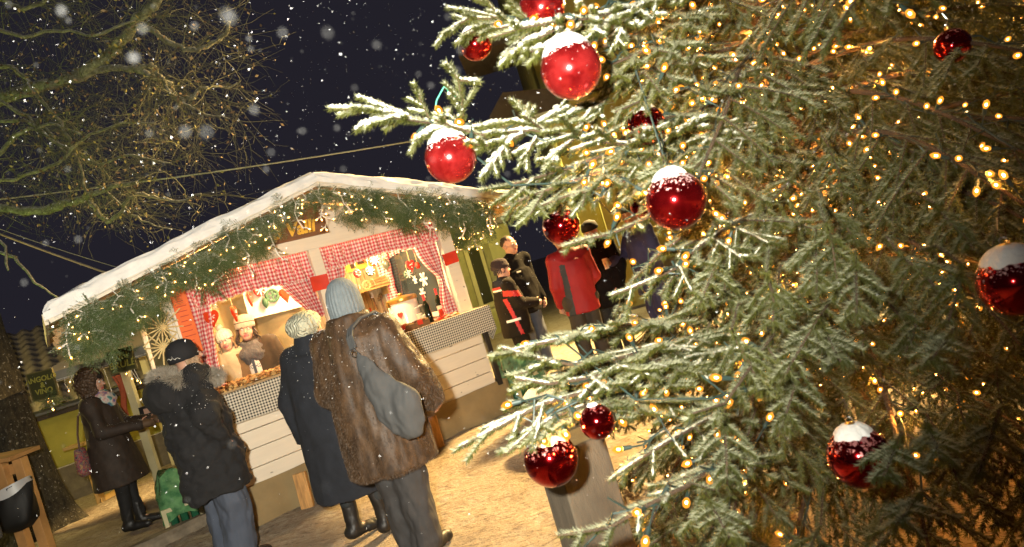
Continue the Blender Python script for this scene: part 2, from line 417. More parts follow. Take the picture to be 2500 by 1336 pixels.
# --- tall building behind the spruce
tb = empty('tall_building', T(*at(1420, 700, 12.6).xy, 0) @ Rz(R(-3)))
tag(tb, 'tall ochre building with dark eaves rising behind the spruce', 'building')
m = MB(); m.box((9.8, 4, 4.4), (19, 8, 8.8)); m.build('wall', plas2, tb)
m = MB(); m.box((9.6, 4, .35), (19.2, 8.2, .7)); m.build('plinth', stone.m, tb)
m = MB()
for (x, z, w) in ((-.25, 5.05, 1.25), (-.2, 3.75, 1.0)):
    m.prism([(-.55 * w, 0), (.75, 0), (.75, .32), (-.2, .52), (-.52 * w, .2)], 1.6, 0, T(x, -.2, z) @ Rx(R(90)))
m.build('eave', mat('dark_eave', (.035, .026, .015), .8, .3), tb)
m = MB()
for x in (.9, 4.1): m.box((x, -.07, 4.4), (.34, .12, 8.7))
m.build('pilaster', mat('light_pilaster', (.30, .26, .07), .85, .1), tb)
# ================================================================== needles (garland, spruce)
def seg_frames(A):
    L = np.linalg.norm(A, axis=1) + 1e-9; A = A / L[:, None]
    ref = np.where(np.abs(A[:, 2:3]) < .95, np.array([[0, 0, 1.]]), np.array([[1., 0, 0]]))
    U = np.cross(A, ref); U /= np.linalg.norm(U, axis=1)[:, None]; W = np.cross(U, A)
    return A, U, W, L
def needle_arrays(P0, P1, FR, dens, nl, nw, ang=.95, spread=1.0, flat=False):
    """P0,P1 (n,3) shoots, FR (n,) frost 0..1 -> needle triangles with a frost value per vertex"""
    A, U, W, L = seg_frames(P1 - P0); cnt = RNG.poisson(L * dens); ix = np.repeat(np.arange(len(L)), cnt); n = len(ix)
    t = RNG.random(n)[:, None]; phi = RNG.random(n) * 2 * np.pi
    if flat: phi = np.where(RNG.random(n) < .5, 0, np.pi) + RNG.normal(0, .45, n)
    an = ang + RNG.normal(0, .16, n); a, u, w = A[ix], U[ix], W[ix]
    rad = u * np.cos(phi)[:, None] + w * np.sin(phi)[:, None]
    D = a * np.cos(an)[:, None] + rad * np.sin(an)[:, None] * spread
    B = P0[ix] + (P1 - P0)[ix] * t; l = (nl * (.7 + .5 * RNG.random(n)))[:, None]
    S = np.cross(D, RNG.normal(0, 1, (n, 3))); S /= np.linalg.norm(S, axis=1)[:, None] + 1e-9
    V = np.empty((n, 3, 3), np.float32); V[:, 0] = B - S * nw / 2; V[:, 1] = B + S * nw / 2; V[:, 2] = B + D * l
    up = np.clip(rad[:, 2] * 1.25 - .10 + RNG.normal(0, .16, n), 0, 1) * FR[ix]
    f = np.stack([up, up, up * .75], 1)
    return V.reshape(-1, 3), np.arange(n * 3, dtype=np.int32).reshape(-1, 3), f.ravel()
def needle_mat(name, g1, g2, fr):
    t = NT(name); co = t.coord('Object')
    g = t.mix(t.ramp(t.noise(co, 5.5, 3), [(.35, (0, 0, 0)), (.65, (1, 1, 1))]), g1, g2)
    a = t.new('ShaderNodeAttribute'); a.attribute_name = 'frost'
    t.base(t.mix(a.outputs['Fac'], g, fr)); t.set(Roughness=.55); t.p.inputs['Specular IOR Level'].default_value = .35
    return t.m
FIR = needle_mat('fir_needles', (.060, .100, .028), (.12, .165, .055), (.62, .63, .52))
# ================================================================== the market stall
stall = tag(empty('market_stall', SM), 'cream wooden market stall with snowy gabled roof and open serving hatch', 'market stall')
XL, XR, XM = -2.93, -.05, -1.55
m = MB()
for i, (z0, z1) in enumerate(((.30, .455), (.461, .615), (.621, .775), (.781, .93))):
    m.box(((XL + XR) / 2, .02 + (.003 if i % 2 else 0), (z0 + z1) / 2), (XR - XL, .04, z1 - z0))
m.build('front_panel', CREAM, stall, bevel=.004)
m = MB(); m.box((XL + .02, 1.0, .72), (.04, 1.96, .84)); m.build('side_wall', CREAM, stall)
m = MB(); m.box((XR - .02, 1.0, 1.24), (.04, 1.96, 1.9)); m.build('side_wall', CREAM, stall)
for x, w in ((-2.885, .09), (-1.545, .11), (-.135, .13)):
    m = MB(); m.box((x, .06, 1.66), (w, .10, 1.05)); m.build('post', CREAM, stall, bevel=.004)
for x in (-2.885, -.10):
    m = MB(); m.box((x, 1.93, 1.25), (.09, .09, 1.9)); m.build('post', CREAM, stall)
ZE, ZP, HW = 2.07, 2.68, 2.17                          # eave and ridge of the roof underside, half width
SLP = (ZP - ZE) / HW
def rz(x): return ZP - abs(x - XM) * SLP
m = MB()
gx = (ZP - .03 - 2.432) / SLP; m.prism([(XM - gx, 2.432), (XM + gx, 2.432), (XM, ZP - .03)], .04, 0, T(0, .06, 0) @ Rx(R(90))); m.build('gable_board', CREAM, stall)
m = MB(); m.prism([(XL, 2.182), (XR, 2.182), (XR, rz(XR) - .03), (XM + gx, 2.4275), (XM - gx, 2.4275), (XL, rz(XL) - .03)], .05, 0, T(0, .045, 0) @ Rx(R(90))); m.build('header_board', CREAM, stall)
m = MB(); m.prism([(XL, .3), (XR, .3), (XR, rz(XR) - .05), (XM, ZP - .05), (XL, rz(XL) - .05)], .03, 0, T(0, 1.99, 0) @ Rx(R(90))); m.build('back_wall', mat('grey_boards', (.22, .17, .11), .8, .3, 3, stretch=(12, 1, 1)), stall)
m = MB(); m.box(((XL + XR) / 2, 1.0, .27), (XR - XL - .1, 1.9, .05)); m.build('floor', WOOD, stall)
YF, YB = -.52, 2.35
for sg in (-1, 1):
    xe = XM + sg * HW
    m = MB()
    for j in range(14):                                 # roof boards run along the ridge
        u0, u1 = j / 14, (j + 1) / 14 - .004
        xa, xb = XM + sg * HW * u0, XM + sg * HW * u1
        vs = [(xa, YF, rz(xa)), (xb, YF, rz(xb)), (xb, YB, rz(xb)), (xa, YB, rz(xa))]; vs += [(x, y, z + .03) for x, y, z in vs]
        m.add(vs, [(0, 1, 2, 3), (7, 6, 5, 4), (0, 4, 5, 1), (1, 5, 6, 2), (2, 6, 7, 3), (3, 7, 4, 0)])
    for y in (.35, 1.2, 2.0):
        m.bar((XM + sg * .05, y, ZP - .06), (xe - sg * .03, y, ZE - .045), .05, .07)
    roof = m.build('roof', mat('orange_timber', (.50, .30, .12), .6, .3, 3, bump=.2, stretch=(1, 10, 1)), stall, smooth=False)
    m = MB(); m.bar((XM, YF - .015, ZP + .02), (xe, YF - .015, ZE + .02), .03, .075); m.build('fascia', CREAM, roof)
    m = MB()
    def snowcap(u, v, sg=sg, xe=xe):
        # section: front lip, round shoulder, top, back ; u along the slope
        x = XM + (xe - XM) * (u * 1.008); z = ZP - abs(x - XM) * SLP + .045
        th = .088 + .030 * noise.noise(Vector((x * 1.7, v * 3, sg))) + .012 * noise.noise(Vector((x * 5.5, v * 8, sg))) - .02 * math.exp(-abs(x - XM) / .12)
        P = [(YF - .045, -.03), (YF - .055, .012), (YF - .047, .055), (YF - .022, .082), (YF + .03, .092), (YF + .3, .094), (YF + 1.2, .098), (YB, .095), (YB + .03, .02)]
        q = v * 8; i = min(7, int(q)); f = q - i
        y = P[i][0] * (1 - f) + P[i + 1][0] * f; zz = (P[i][1] * (1 - f) + P[i + 1][1] * f) * th / .088
        wv = .012 * noise.noise(Vector((x * 7, v * 9, 2 + sg)))
        e = max(0, (u - .97) / .03); zz -= e * e * .05 * (zz > .03)
        return (x, y - wv, z + zz + wv)
    m.grid(90, 32, snowcap, 0); m.build('roof_snow', SNOW, roof, angle=80)
    m = MB(); m.bar((xe + sg * .012, YF, ZE + .02), (xe + sg * .012, YB, ZE + .02), .025, .08); m.build('eave_board', CREAM, roof)
m = MB(); m.box(((XL + XR) / 2, .19, 1.125), (XR - XL + .1, .74, .05)); m.build('counter', WOOD, stall, bevel=.004)
m = MB(); m.box((-.015, -.02, .60), (.05, .05, .62)); m.build('edge_strip', mat('black_strip', (.012, .010, .010), .5, .3), stall)
# kraft coloured skirt hung below the boards
def skirt(u, v):
    x = XL - .03 + (XR - XL + .14) * u; f = .035 * math.sin(x * 7.1 + 2 * noise.noise(Vector((x * 2, 0, 5)))) * v + .02 * noise.noise(Vector((x * 5, v * 4, 1)))
    return (x, -.015 - .05 * v + f, .335 - .335 * v + .008 * noise.noise(Vector((x * 3, 7, 0))))
m = MB(); m.grid(120, 8, skirt); m.grid(20, 6, lambda u, v: (XR + .11 + .02 * v, -.06 + 1.9 * u, .335 * (1 - v)))
m.build('base_skirt', mat('kraft_fabric', (.26, .185, .085), .85, .12, 5, bump=.15, bscale=18), stall, angle=80)
# canvas hung inside, sagging folds
def canvas(u, v):
    x = XL + .06 + 1.78 * u; s = .12 * math.sin(u * 15 + 1.9 * math.sin(v * 3 + u * 4)) * (.35 + .65 * v) + .09 * noise.noise(Vector((u * 5, v * 4, 8)))
    return (x, 1.83 - .02 + s - .03 * math.sin(v * 9 + u * 13), 2.45 - 1.6 * v - .05 * math.sin(u * 14))
m = MB(); m.grid(70, 40, canvas); m.build('canvas_lining', mat('khaki_canvas', (.29, .23, .115), .8, .15, 3, bump=.2, bscale=30), stall, angle=80)
def canvas2(u, v):
    return (XL + .05 + .03 * math.sin(u * 9 + v * 2), .15 + 1.7 * u, 2.2 - 1.1 * v + .02 * math.sin(u * 12))
m = MB(); m.grid(30, 12, canvas2); m.build('side_canvas', mat('grey_canvas', (.16, .15, .11), .8, .15, 3), stall, angle=80)
# plank back of the right half with dark window
m = MB()
xl_, xr_ = onfac(835, 720, 1.9).x, XR - .06
for i in range(10):
    w_ = (xr_ - xl_) / 10; m.box((xl_ + (i + .5) * w_, 1.90 + .004 * (i % 2), 1.45), (w_ - .006, .03, 1.9))
m.build('plank_lining', mat('weathered_planks', (.42, .30, .15), .7, .35, 2.2, bump=.3, bscale=12, stretch=(9, 1, 1)), stall)
def onside(x, y, X):
    o = SI @ CAMP; d = SI.to_3x3() @ ray(x, y); return o + d * ((X - o.x) / d.x)
m = MB(); m.box((-.10, 1.10, 1.70), (.03, 1.30, .98)); win = m.build('side_window', mat('night_pane', (.03, .045, .05), .1, .1), stall)
m = MB()
for y in (.43, 1.77): m.box((-.105, y, 1.70), (.05, .05, 1.08))
for z in (1.19, 2.21): m.box((-.105, 1.10, z), (.048, 1.29, .05))
m.build('window_frame', CREAM, win)
# a bare warm lamp hung under the ridge
m = MB(); m.tube([(-1.25, 1.0, ZP - .14), (-1.25, 1.0, 2.45)], .004, 5, 0); m.lathe([(.02, 2.40), (.02, 2.46)], 10, 1, T(-1.25, 1.0, 0))
lm = m.build('lamp_holder', [BLACKM, BRASS], stall)
m = MB(); m.ell((-1.25, 1.0, 2.365), (.032, .032, .042)); m.build('lamp_bulb', emit('lamp_glow', (1, .68, .33), 60), lm)
# sign
SG = mat('brown_board', (.17, .075, .028), .6, .25, 5, stretch=(1, 1, 6)); YEL = mat('yellow_paint', (.78, .46, .05), .6, .05)
sb = tag(empty('name_board', SM @ T(-1.72, -.0, 2.45)), 'brown name board with yellow brush lettering half hidden behind the fir garland', 'sign')
m = MB(); m.box((0, 0, 0), (.72, .03, .30)); m.build('board', SG, sb, bevel=.004)
txt('lettering', '3 Valli', .165, YEL, sb, T(.03, -.02, -.055) @ Rx(R(90)), shear=.25, offset=.006)
txt('lettering', 'la', .10, YEL, sb, T(-.06, -.02, .075) @ Rx(R(90)), shear=.25, offset=.004)
# --- check cloth along the counter front
HT = check_mat('black_white_check', (.012, .012, .013), (.66, .61, .50), .024, .04)
m = MB(); x0, x1 = XL - .06, XR + .075
def cloth(u, v):
    x = x0 + (x1 - x0) * u; z = 1.158 - .262 * v
    return (x, -.195 - .008 * v + .006 * math.sin(x * 9) * v, z + .006 * math.sin(x * 4 + 1) * v)
cf = lambda u, v: ((x1 - x0) * u, .262 * v)
m.grid(60, 6, cloth, 0, cf)
m.grid(60, 1, lambda u, v: (x0 + (x1 - x0) * u, -.195 + .06 * v, 1.158), 0, lambda u, v: ((x1 - x0) * u, -.06 * v))
m.grid(8, 6, lambda u, v: (x1 + .01 * v, -.195 + .55 * u, 1.158 - (.262 + .12 * max(0, 1 - abs(u - .25) * 4)) * v), 0, lambda u, v: (.55 * u, .262 * v))
tag(m.build('counter_cloth', HT.m, None, SM, angle=60), 'small black and white check cloth hanging over the counter front', 'cloth')
# --- gingham curtains
GING = check_mat('red_gingham', (.60, .045, .06), (.86, .72, .62), .036, .07, mid=(.74, .30, .28))
def drape(m, xt, xb, zt, zb, y, n, width, amp=.032, tie=None, mi=0):
    """cloth from (xt0,xt1) at the top to (xb0,xb1) at the bottom with n folds"""
    H = zt - zb
    def f(u, v):
        a = xt[0] * (1 - v) + xb[0] * v; b = xt[1] * (1 - v) + xb[1] * v
        if tie:
            k = math.exp(-((v - tie[0]) / .18) ** 2); mid = tie[1]; a += (mid - .03 - a) * k; b += (mid + .03 - b) * k
        x = a + (b - a) * u
        return (x + .006 * math.sin(v * 8 + u * 20), y + amp * math.sin(u * n * 6.283 + .8 * math.sin(v * 4) + .9 * math.sin(u * 9)) * (.5 + .5 * v) + .004 * math.sin(v * 30), zt - H * v + .008 * math.sin(u * n * 6.283 + 1) * v)
    m.grid(int(n * 9), 26, f, mi, lambda u, v: (u * width, v * H))
def valance(m, xa, xb, zt, H, y, n, width):
    def f(u, v):
        b = 1 if v > .8 else 0
        return (xa + (xb - xa) * u, y + .030 * math.sin(u * n * 6.283 + .5 * math.sin(v * 5) + 1.1 * math.sin(u * 17)) * (.35 + .8 * v) - .016 * b, zt - H * v - .012 * math.sin(u * 9) * v + .006 * math.sin(u * n * 6.283) * v)
    m.grid(int(n * 9), 16, f, 0, lambda u, v: (u * width, v * H))
def curtain(name, label, val, drapes):
    o = tag(empty(name, SM), label, 'curtain', 'gingham curtains round the serving hatch')
    m = MB(); valance(m, *val); m.build('valance', GING.m, o, angle=80)
    for d in drapes:
        m = MB(); drape(m, **d); m.build('drape', GING.m, o, angle=80)
curtain('curtain', 'red gingham curtain framing the hatch with the two smiling women', (-2.83, -1.60, 2.185, .245, .09, 15, 1.9),
        [dict(xt=(-2.83, -2.50), xb=(-2.83, -2.66), zt=2.16, zb=1.16, y=.11, n=5, width=.55), dict(xt=(-2.05, -1.60), xb=(-1.70, -1.60), zt=2.16, zb=1.55, y=.115, n=6, width=.65)])
curtain('curtain', 'red gingham curtain framing the hatch with the white urn', (-1.49, -.20, 2.185, .215, .09, 16, 2.0),
        [dict(xt=(-1.49, -1.19), xb=(-1.49, -1.42), zt=2.16, zb=1.42, y=.11, n=5, width=.5), dict(xt=(-.52, -.20), xb=(-.34, -.20), zt=2.16, zb=1.16, y=.11, n=5, width=.55, tie=(.62, -.26))])
sc_ = tag(empty('curtain', SM @ T(-.135, 0, 0) @ Rz(R(90))), 'short red gingham curtain at the dark side window inside the stall', 'curtain', 'gingham curtains round the serving hatch')
m = MB(); valance(m, .40, 1.80, 2.23, .24, .0, 9, 1.5); m.build('valance', GING.m, sc_, angle=80)
m = MB(); drape(m, xt=(1.42, 1.84), xb=(1.55, 1.80), zt=2.2, zb=1.36, y=.01, n=5, width=.5); m.build('drape', GING.m, sc_, angle=80)
# --- red and orange cards
def card(name, label, px, py, w, h, off, m_, tilt=0, words=None, ink=INK):
    p = onfac(px, py, off); o = tag(empty(name, SM @ T(*p) @ Ry(tilt)), label, 'sign')
    m = MB(); m.grid(6, 4, lambda u, v: (w * (u - .5), .008 * math.sin(u * 3), h * (.5 - v))); m.grid(6, 4, lambda u, v: (w * (u - .5), .012 + .008 * math.sin(u * 3), h * (.5 - v))); m.build('card', m_, o)
    if words: txt('lettering', words, h * .2 if len(words) < 40 else .045, ink, o, T(0, -.003, 0) @ Rx(R(90)), ext=.001)
    return o
card('price_card', 'small red card pinned to the right post of the stall', 1101, 630, .17, .125, -.004, REDCARD, R(-3))
card('price_card', 'red card on the middle post above the blue grey beanie', 782, 690, .17, .14, -.004, REDCARD, R(2))
ORC = mat('orange_card', (.75, .13, .012), .6, .1, 8)
pm = tag(empty('price_list', SM @ T(-2.79, .0, 1.86)), 'tall orange price list with faint writing on the stall corner', 'sign')
m = MB(); m.box((0, 0, 0), (.125, .012, .60)); m.build('card', ORC, pm)
m = MB()
for i in range(11): m.box((-.005 + .008 * math.sin(i * 3), -.008, .24 - i * .043), (.07 + .02 * math.sin(i * 5), .004, .006))
m.build('writing', mat('red_ink', (.42, .035, .01), .7, 0), pm)
m = MB(); m.box((-.077, -.004, 0), (.022, .03, .66)); m.build('edge_batten', CREAM, pm)
# --- ornaments
CREAMP = mat('white_paint', (.8, .72, .6), .5, 0)
REDG = mat('red_glaze', (.62, .05, .012), .25, .1, 20); GREENF = mat('green_felt', (.04, .10, .055), .8, .2, 30); DARKG = mat('dark_glaze', (.06, .07, .05), .3, .2)
def heart_pts(w, h, n=28):
    P = []
    for i in range(n):
        a = 2 * math.pi * i / n; x = 16 * math.sin(a) ** 3; y = 13 * math.cos(a) - 5 * math.cos(2 * a) - 2 * math.cos(3 * a) - math.cos(4 * a)
        P.append((x / 32 * w, (y + 2.5) / 29 * h))
    return P[::-1]
def ornament(kind, label, px, py, off, size, col, yaw=0, cord=.16, deco=None):
    p = onfac(px, py, off); o = tag(empty('hanging_' + kind, SM @ T(*p) @ Rz(yaw)), label, 'ornament')
    m = MB(); f = T(0, 0, 0) @ Rx(R(90))
    if kind == 'heart':
        m.prism(heart_pts(size, size * 1.15), size * .14, 0, f); m.prism(heart_pts(size * .8, size * .95), size * .2, 0, f)
    elif kind == 'disc':
        m.lathe([(.001, -.012), (size * .45, -.012), (size * .5, 0), (size * .45, .012), (.001, .012)], 20, 0, f)
    elif kind == 'drop':
        m.lathe([(.002, -size * .6), (size * .28, -size * .2), (size * .33, size * .1), (size * .2, size * .4), (.01, size * .55)], 14)
    elif kind == 'bell':
        m.lathe([(size * .5, -size * .5), (size * .36, -size * .35), (size * .30, 0), (size * .2, size * .3), (.01, size * .42)], 16, 0, None, False); m.ell((0, 0, -size * .5), size * .1)
    elif kind == 'wreath':
        for i in range(22):
            a = i / 22 * 6.283; m.ell((size * .38 * math.cos(a), -.01, size * .38 * math.sin(a)), size * (.11 + .03 * math.sin(i * 7)), 6)
        m.bar((-size * .3, -.01, 0), (size * .3, -.01, .01), .02, .02); m.bar((0, -.01, -size * .3), (.01, -.01, size * .3), .02, .02)
    m.build(kind, col, o)
    m = MB(); m.tube([(0, 0, size * .42), (.004, 0, size * .5 + cord)], .0035, 5); m.build('cord', mat('jute', (.45, .33, .16), .8, 0), o)
    if deco:
        m = MB(); s = size
        if deco == 'lines':
            for i in (-1, 0, 1): m.box((i * s * .16, -s * .10 - .004, i * s * .07 + .02), (s * .12, .006, s * .05)); m.box((i * s * .1, -s * .10 - .004, -s * .14 - abs(i) * -.03), (s * .07, .006, s * .10))
        elif deco == 'cross':
            for i in (-1, 1):
                m.bar((-s * .33, -.016, -i * s * .33), (s * .33, -.016, i * s * .33), .012, .006)
                m.bar((-s * .44 * (i > 0), -.018, -s * .44 * (i < 0)), (s * .44 * (i > 0), -.018, s * .44 * (i < 0)), .012, .006)
        elif deco == 'dots':
            for i in range(7): a = i * .9; m.ell((s * .3 * math.cos(a), -.016, s * .3 * math.sin(a)), (s * .07, .005, s * .07), 8)
        m.build('painting', CREAMP, o)
ornament('heart', 'large red ceramic heart with pale flecks hanging from a long cord beside the left curtain', 517, 780, .12, .135, REDG, R(8), .12, 'lines')
ornament('heart', 'red ceramic heart turned sideways touching the fluffy hat', 573, 767, .2, .125, REDG, R(62), .14, 'lines')
ornament('heart', 'slim orange heart against the canvas beneath the left valance', 611, 733, .9, .12, REDCARD, R(60), .1)
ornament('heart', 'glossy red heart in front of the white board', 697, 722, .9, .135, REDG, R(25), .06)
ornament('disc', 'red disc with cream cross strokes pinned to the white board', 632, 708, 1.55, .15, RED, R(20), .02, 'cross')
ornament('wreath', 'dark green twig wreath with cream centre on the white board', 664, 722, 1.58, .17, GREENF, 0, .05)
ornament('drop', 'small green drop hanging under the twig wreath', 648, 740, 1.57, .11, GREENF, 0, .02)
ornament('bell', 'clear glass bell hanging under the left gingham valance', 523, 745, .5, .07, mat('clear_glass', (.8, .8, .75), .08, 0, Transmission_Weight=.9, IOR=1.3), 0, .08)
ornament('bell', 'second clear glass bell nearer the middle of the left hatch', 546, 728, .5, .07, bpy.data.materials['clear_glass'], 0, .06)
ornament('disc', 'oval red ornament with pale dots left of the green disc', 872, 667, .25, .10, RED, R(25), .1, 'dots')
ornament('disc', 'green disc with cream pattern beside the oval red ornament', 903, 662, .3, .105, GREENF, 0, .1, 'cross')
ornament('disc', 'red disc with cream lattice just under the right valance', 914, 636, .3, .11, RED, R(-10), .03, 'cross')
ornament('heart', 'orange heart next to the lattice disc', 895, 633, .5, .11, REDCARD, R(15), .03, 'lines')
ornament('drop', 'dark spoon shaped drop hanging before the plank wall', 942, 646, .7, .13, DARKG, 0, .12)
ornament('disc', 'green disc with white star hanging in front of the dark side window', 996, 670, .35, .10, GREENF, 0, .06, 'cross')
ornament('heart', 'red and white heart low before the dark side window', 1003, 650, .35, .11, RED, R(10), .12, 'lines')
ornament('disc', 'plain orange disc beside the red and white heart', 1020, 648, .3, .075, REDCARD, R(40), .1)
ornament('heart', 'red heart with white centre high beside the right drape', 1022, 617, .15, .105, RED, R(0), .02, 'lines')
ornament('drop', 'dark green leaf shaped drop beside the right drape', 1041, 632, .3, .16, GREENF, 0, .05)
SNOWF = mat('white_felt', (.75, .77, .7), .9, .1)
for k, (px, py, s, lb) in enumerate(((1034, 682, .17, 'large white felt snowflake stuck on the dark side window'), (1013, 683, .10, 'small white felt snowflake left of the large one'), (1032, 716, .13, 'white felt snowflake low on the side window above the urn'))):
    p = onside(px, py, -.135); m = MB()
    for i in range(6):
        a = i * math.pi / 3; m.bar((0, 0, 0), (s * .5 * math.cos(a), 0, s * .5 * math.sin(a)), .02 * s / .17, .012)
        m.ell((s * .42 * math.cos(a), 0, s * .42 * math.sin(a)), (s * .12, .008, s * .12), 8)
    m.ell((0, 0, 0), (s * .16, .01, s * .16), 8); tag(m.build('snowflake_cutout', SNOWF, None, SM @ T(*p) @ Rz(R(90))), lb, 'ornament')
# white board behind the ornaments
p = onfac(665, 725, 1.62); bo = tag(empty('white_board', SM @ T(*p) @ Ry(R(2))), 'plain white board hung on the canvas behind the women', 'board')
m = MB(); m.box((.02, 0, 0), (.62, .02, .34)); m.build('panel', mat('board_white', (.50, .47, .40), .7, .08, 5), bo)
m = MB()
for x, z in ((-.3, 0), (.34, 0)): m.box((x, -.006, z), (.018, .025, .376))
for z in (-.18, .18): m.box((.02, -.006, z), (.62, .025, .018))
m.build('frame', CREAM, bo)
# a small painted panel above the shelf
p = onfac(873, 640, 1.86); po = tag(empty('small_panel', SM @ T(*p)), 'small yellow panel with a dark square high on the plank wall', 'picture')
m = MB(); m.box((0, 0, 0), (.34, .02, .2)); m.build('panel', mat('ochre_card', (.55, .36, .06), .7, .1), po)
m = MB(); m.box((.03, -.014, .01), (.09, .01, .09)); m.box((-.09, -.014, -.03), (.05, .01, .07)); m.build('drawing', INK, po)
# --- shelf and what stands on it
pl, pr = onfac(850, 722, 1.55), onfac(962, 690, 1.55); zs = (pl.z + pr.z) / 2
sh = tag(empty('shelf', SM @ T((pl.x + pr.x) / 2, 1.72, zs)), 'narrow wooden shelf on the plank wall of the stall', 'shelf')
W_ = pr.x - pl.x + .04
m = MB(); m.box((0, 0, 0), (W_, .30, .022)); m.build('board', WOODY, sh)
for sx in (-1, 1):
    m = MB(); m.box((sx * W_ * .4, .05, -.06), (.02, .2, .1)); m.build('bracket', WOODY, sh)
def on_shelf(px, py): q = onfac(px, py, 1.60); return SM @ T(q.x, 1.60, zs + .011)
mu = tag(empty('mug', on_shelf(868, 710)), 'white mug with small pattern standing on the shelf', 'mug')
m = MB(); m.lathe([(.036, 0), (.038, .002), (.042, .10), (.039, .10), (.034, .012), (.001, .012)], 20); m.build('cup', CREAMP, mu)
m = MB(); m.tube([(.04, 0, .08), (.065, 0, .075), (.07, 0, .05), (.06, 0, .028), (.039, 0, .022)], .006, 6); m.build('handle', CREAMP, mu)
m = MB(); m.tube([(.052 * math.cos(a / 9 * 6.283), 0, .052 + .052 * math.sin(a / 9 * 6.283)) for a in range(10)], .010, 6)
for i in range(8): a = i / 8 * 6.283; m.bar((0, 0, .052), (.05 * math.cos(a), 0, .052 + .05 * math.sin(a)), .004, .004)
tag(m.build('straw_ring', mat('straw', (.6, .45, .2), .8, .2), None, on_shelf(897, 703)), 'round straw ring leaning upright on the shelf', 'decoration')
q = onfac(928, 680, 1.62); bd = tag(empty('firewood_bundle', SM @ T(q.x, 1.66, zs + .011)), 'tied bundle of cinnamon coloured sticks lying on the shelf', 'bundle')
m = MB()
for i, (y, z) in enumerate(((-.05, .02), (0, .02), (.05, .02), (-.025, .055), (.025, .055), (0, .09))):
    m.tube([(-.17, y, z), (.17 + .02 * (i % 2), y, z + .004)], .019, 10)
m.build('sticks', mat('cinnamon_bark', (.40, .24, .09), .8, .35, 12), bd)
m = MB()
for x in (-.1, .09):
    m.tube([(x, .07 * math.cos(a), .045 + .068 * math.sin(a)) for a in np.linspace(0, 6.283, 14)], .005, 5)
m.build('string', mat('jute_string', (.6, .5, .3), .8, 0), bd)
# --- kitchen tools hung on the planks
def tool(name, label, pa, pb, kind, colr):
    a, b = onfac(*pa, 1.83), onfac(*pb, 1.83); L = (b - a).length; o = tag(empty(name, SM @ frame(a, b - a)), label, name.split('_')[-1])
    m = MB()
    if kind == 'knife':
        m.box((0, 0, L * .15), (.022, .014, L * .3)); m.build('handle', CREAMP, o); m = MB(); m.prism([(-.016, L * .3), (.016, L * .3), (.018, L * .9), (-.006, L)], .004, 0, Rx(R(90)) @ Matrix.Diagonal((1, 1, -1, 1))); m2 = MB(); m2.add([(-.018, -.003, L * .3), (.018, -.003, L * .3), (.02, -.003, L * .9), (-.008, -.003, L), (-.018, .003, L * .3), (.018, .003, L * .3), (.02, .003, L * .9), (-.008, .003, L)], [(0, 1, 2, 3), (7, 6, 5, 4), (0, 4, 5, 1), (1, 5, 6, 2), (2, 6, 7, 3), (3, 7, 4, 0)]); m2.build('blade', colr, o)
    else:
        m.tube([(0, 0, 0), (0, -.01, L * .5), (0, -.005, L)], .008, 6); m.build('handle', colr, o)
        m = MB(); mm = T(0, -.02, L)
        m.lathe([(.012, -.03), (.045, -.02), (.06, .005), (.055, .008), (.04, -.01), (.001, -.022)], 16, 0, mm @ Rx(R(65))); m.build('bowl', colr, o)
tool('paring_knife', 'pale knife hanging point down nearest the beanie', (877, 725), (892, 790), 'knife', WHITEC)
tool('bread_knife', 'long pale knife hanging in the middle of the plank wall', (906, 715), (922, 755), 'knife', METAL)
tool('carving_knife', 'pale knife hanging close under the shelf end', (940, 704), (950, 735), 'knife', METAL)
tool('steel_ladle', 'steel ladle hanging bowl up before the planks', (952, 790), (930, 724), 'ladle', METAL)
tool('slotted_ladle', 'second shorter steel ladle beside the white urn', (962, 800), (948, 752), 'ladle', METAL)
tool('red_ladle', 'red ladle leaning on the counter with its bowl down', (903, 752), (922, 793), 'ladle', REDG)
# ================================================================== goods on the counter
ZC = 1.152
def on_counter(px, y): 
    """x of the counter spot at depth y under pixel column given by (px, guess)"""
    return px
def cpos(px, py, y): q = onfac(px, py, y); return q
def csm(px, py, y): q = onfac(px, py, y); return SM @ T(q.x, y, ZC)
# white urn
ur = tag(empty('mulled_wine_urn', csm(1000, 800, .42)), 'white enamel urn with gold lid standing on the counter', 'urn')
m = MB(); m.lathe([(.001, 0), (.15, 0), (.158, .01), (.162, .29), (.158, .30), (.001, .30)], 36); m.build('body', mat('enamel', (.74, .68, .56), .15, .03), ur)
m = MB(); m.lathe([(.168, .295), (.172, .305), (.168, .335), (.15, .345), (.03, .362), (.001, .362)], 36); m.ell((0, 0, .375), (.03, .03, .018)); m.build('lid', mat('gold_lid', (.34, .21, .05), .3, .2, metal=.7), ur)
for sx in (-1, 1):
    m = MB(); m.tube([(sx * .155, -.05, .2), (sx * .19, -.05, .2), (sx * .19, .05, .2), (sx * .155, .05, .2)], .008, 6); m.build('handle', bpy.data.materials['enamel'], ur)
m = MB(); m.tube([(.05, -.155, .19), (.05, -.19, .19), (.12, -.165, .2), (.115, -.12, .2)], .008, 6); m.build('handle', bpy.data.materials['enamel'], ur)
m = MB(); m.prism(heart_pts(.06, .07), .012, 0, T(-.115, -.115, .16) @ Rz(R(-45)) @ Rx(R(90))); m.build('heart_sticker', REDCARD, ur)
m = MB(); m.box((-.17, -.02, .3), (.03, .04, .05)); m.build('clip', BRASS, ur)
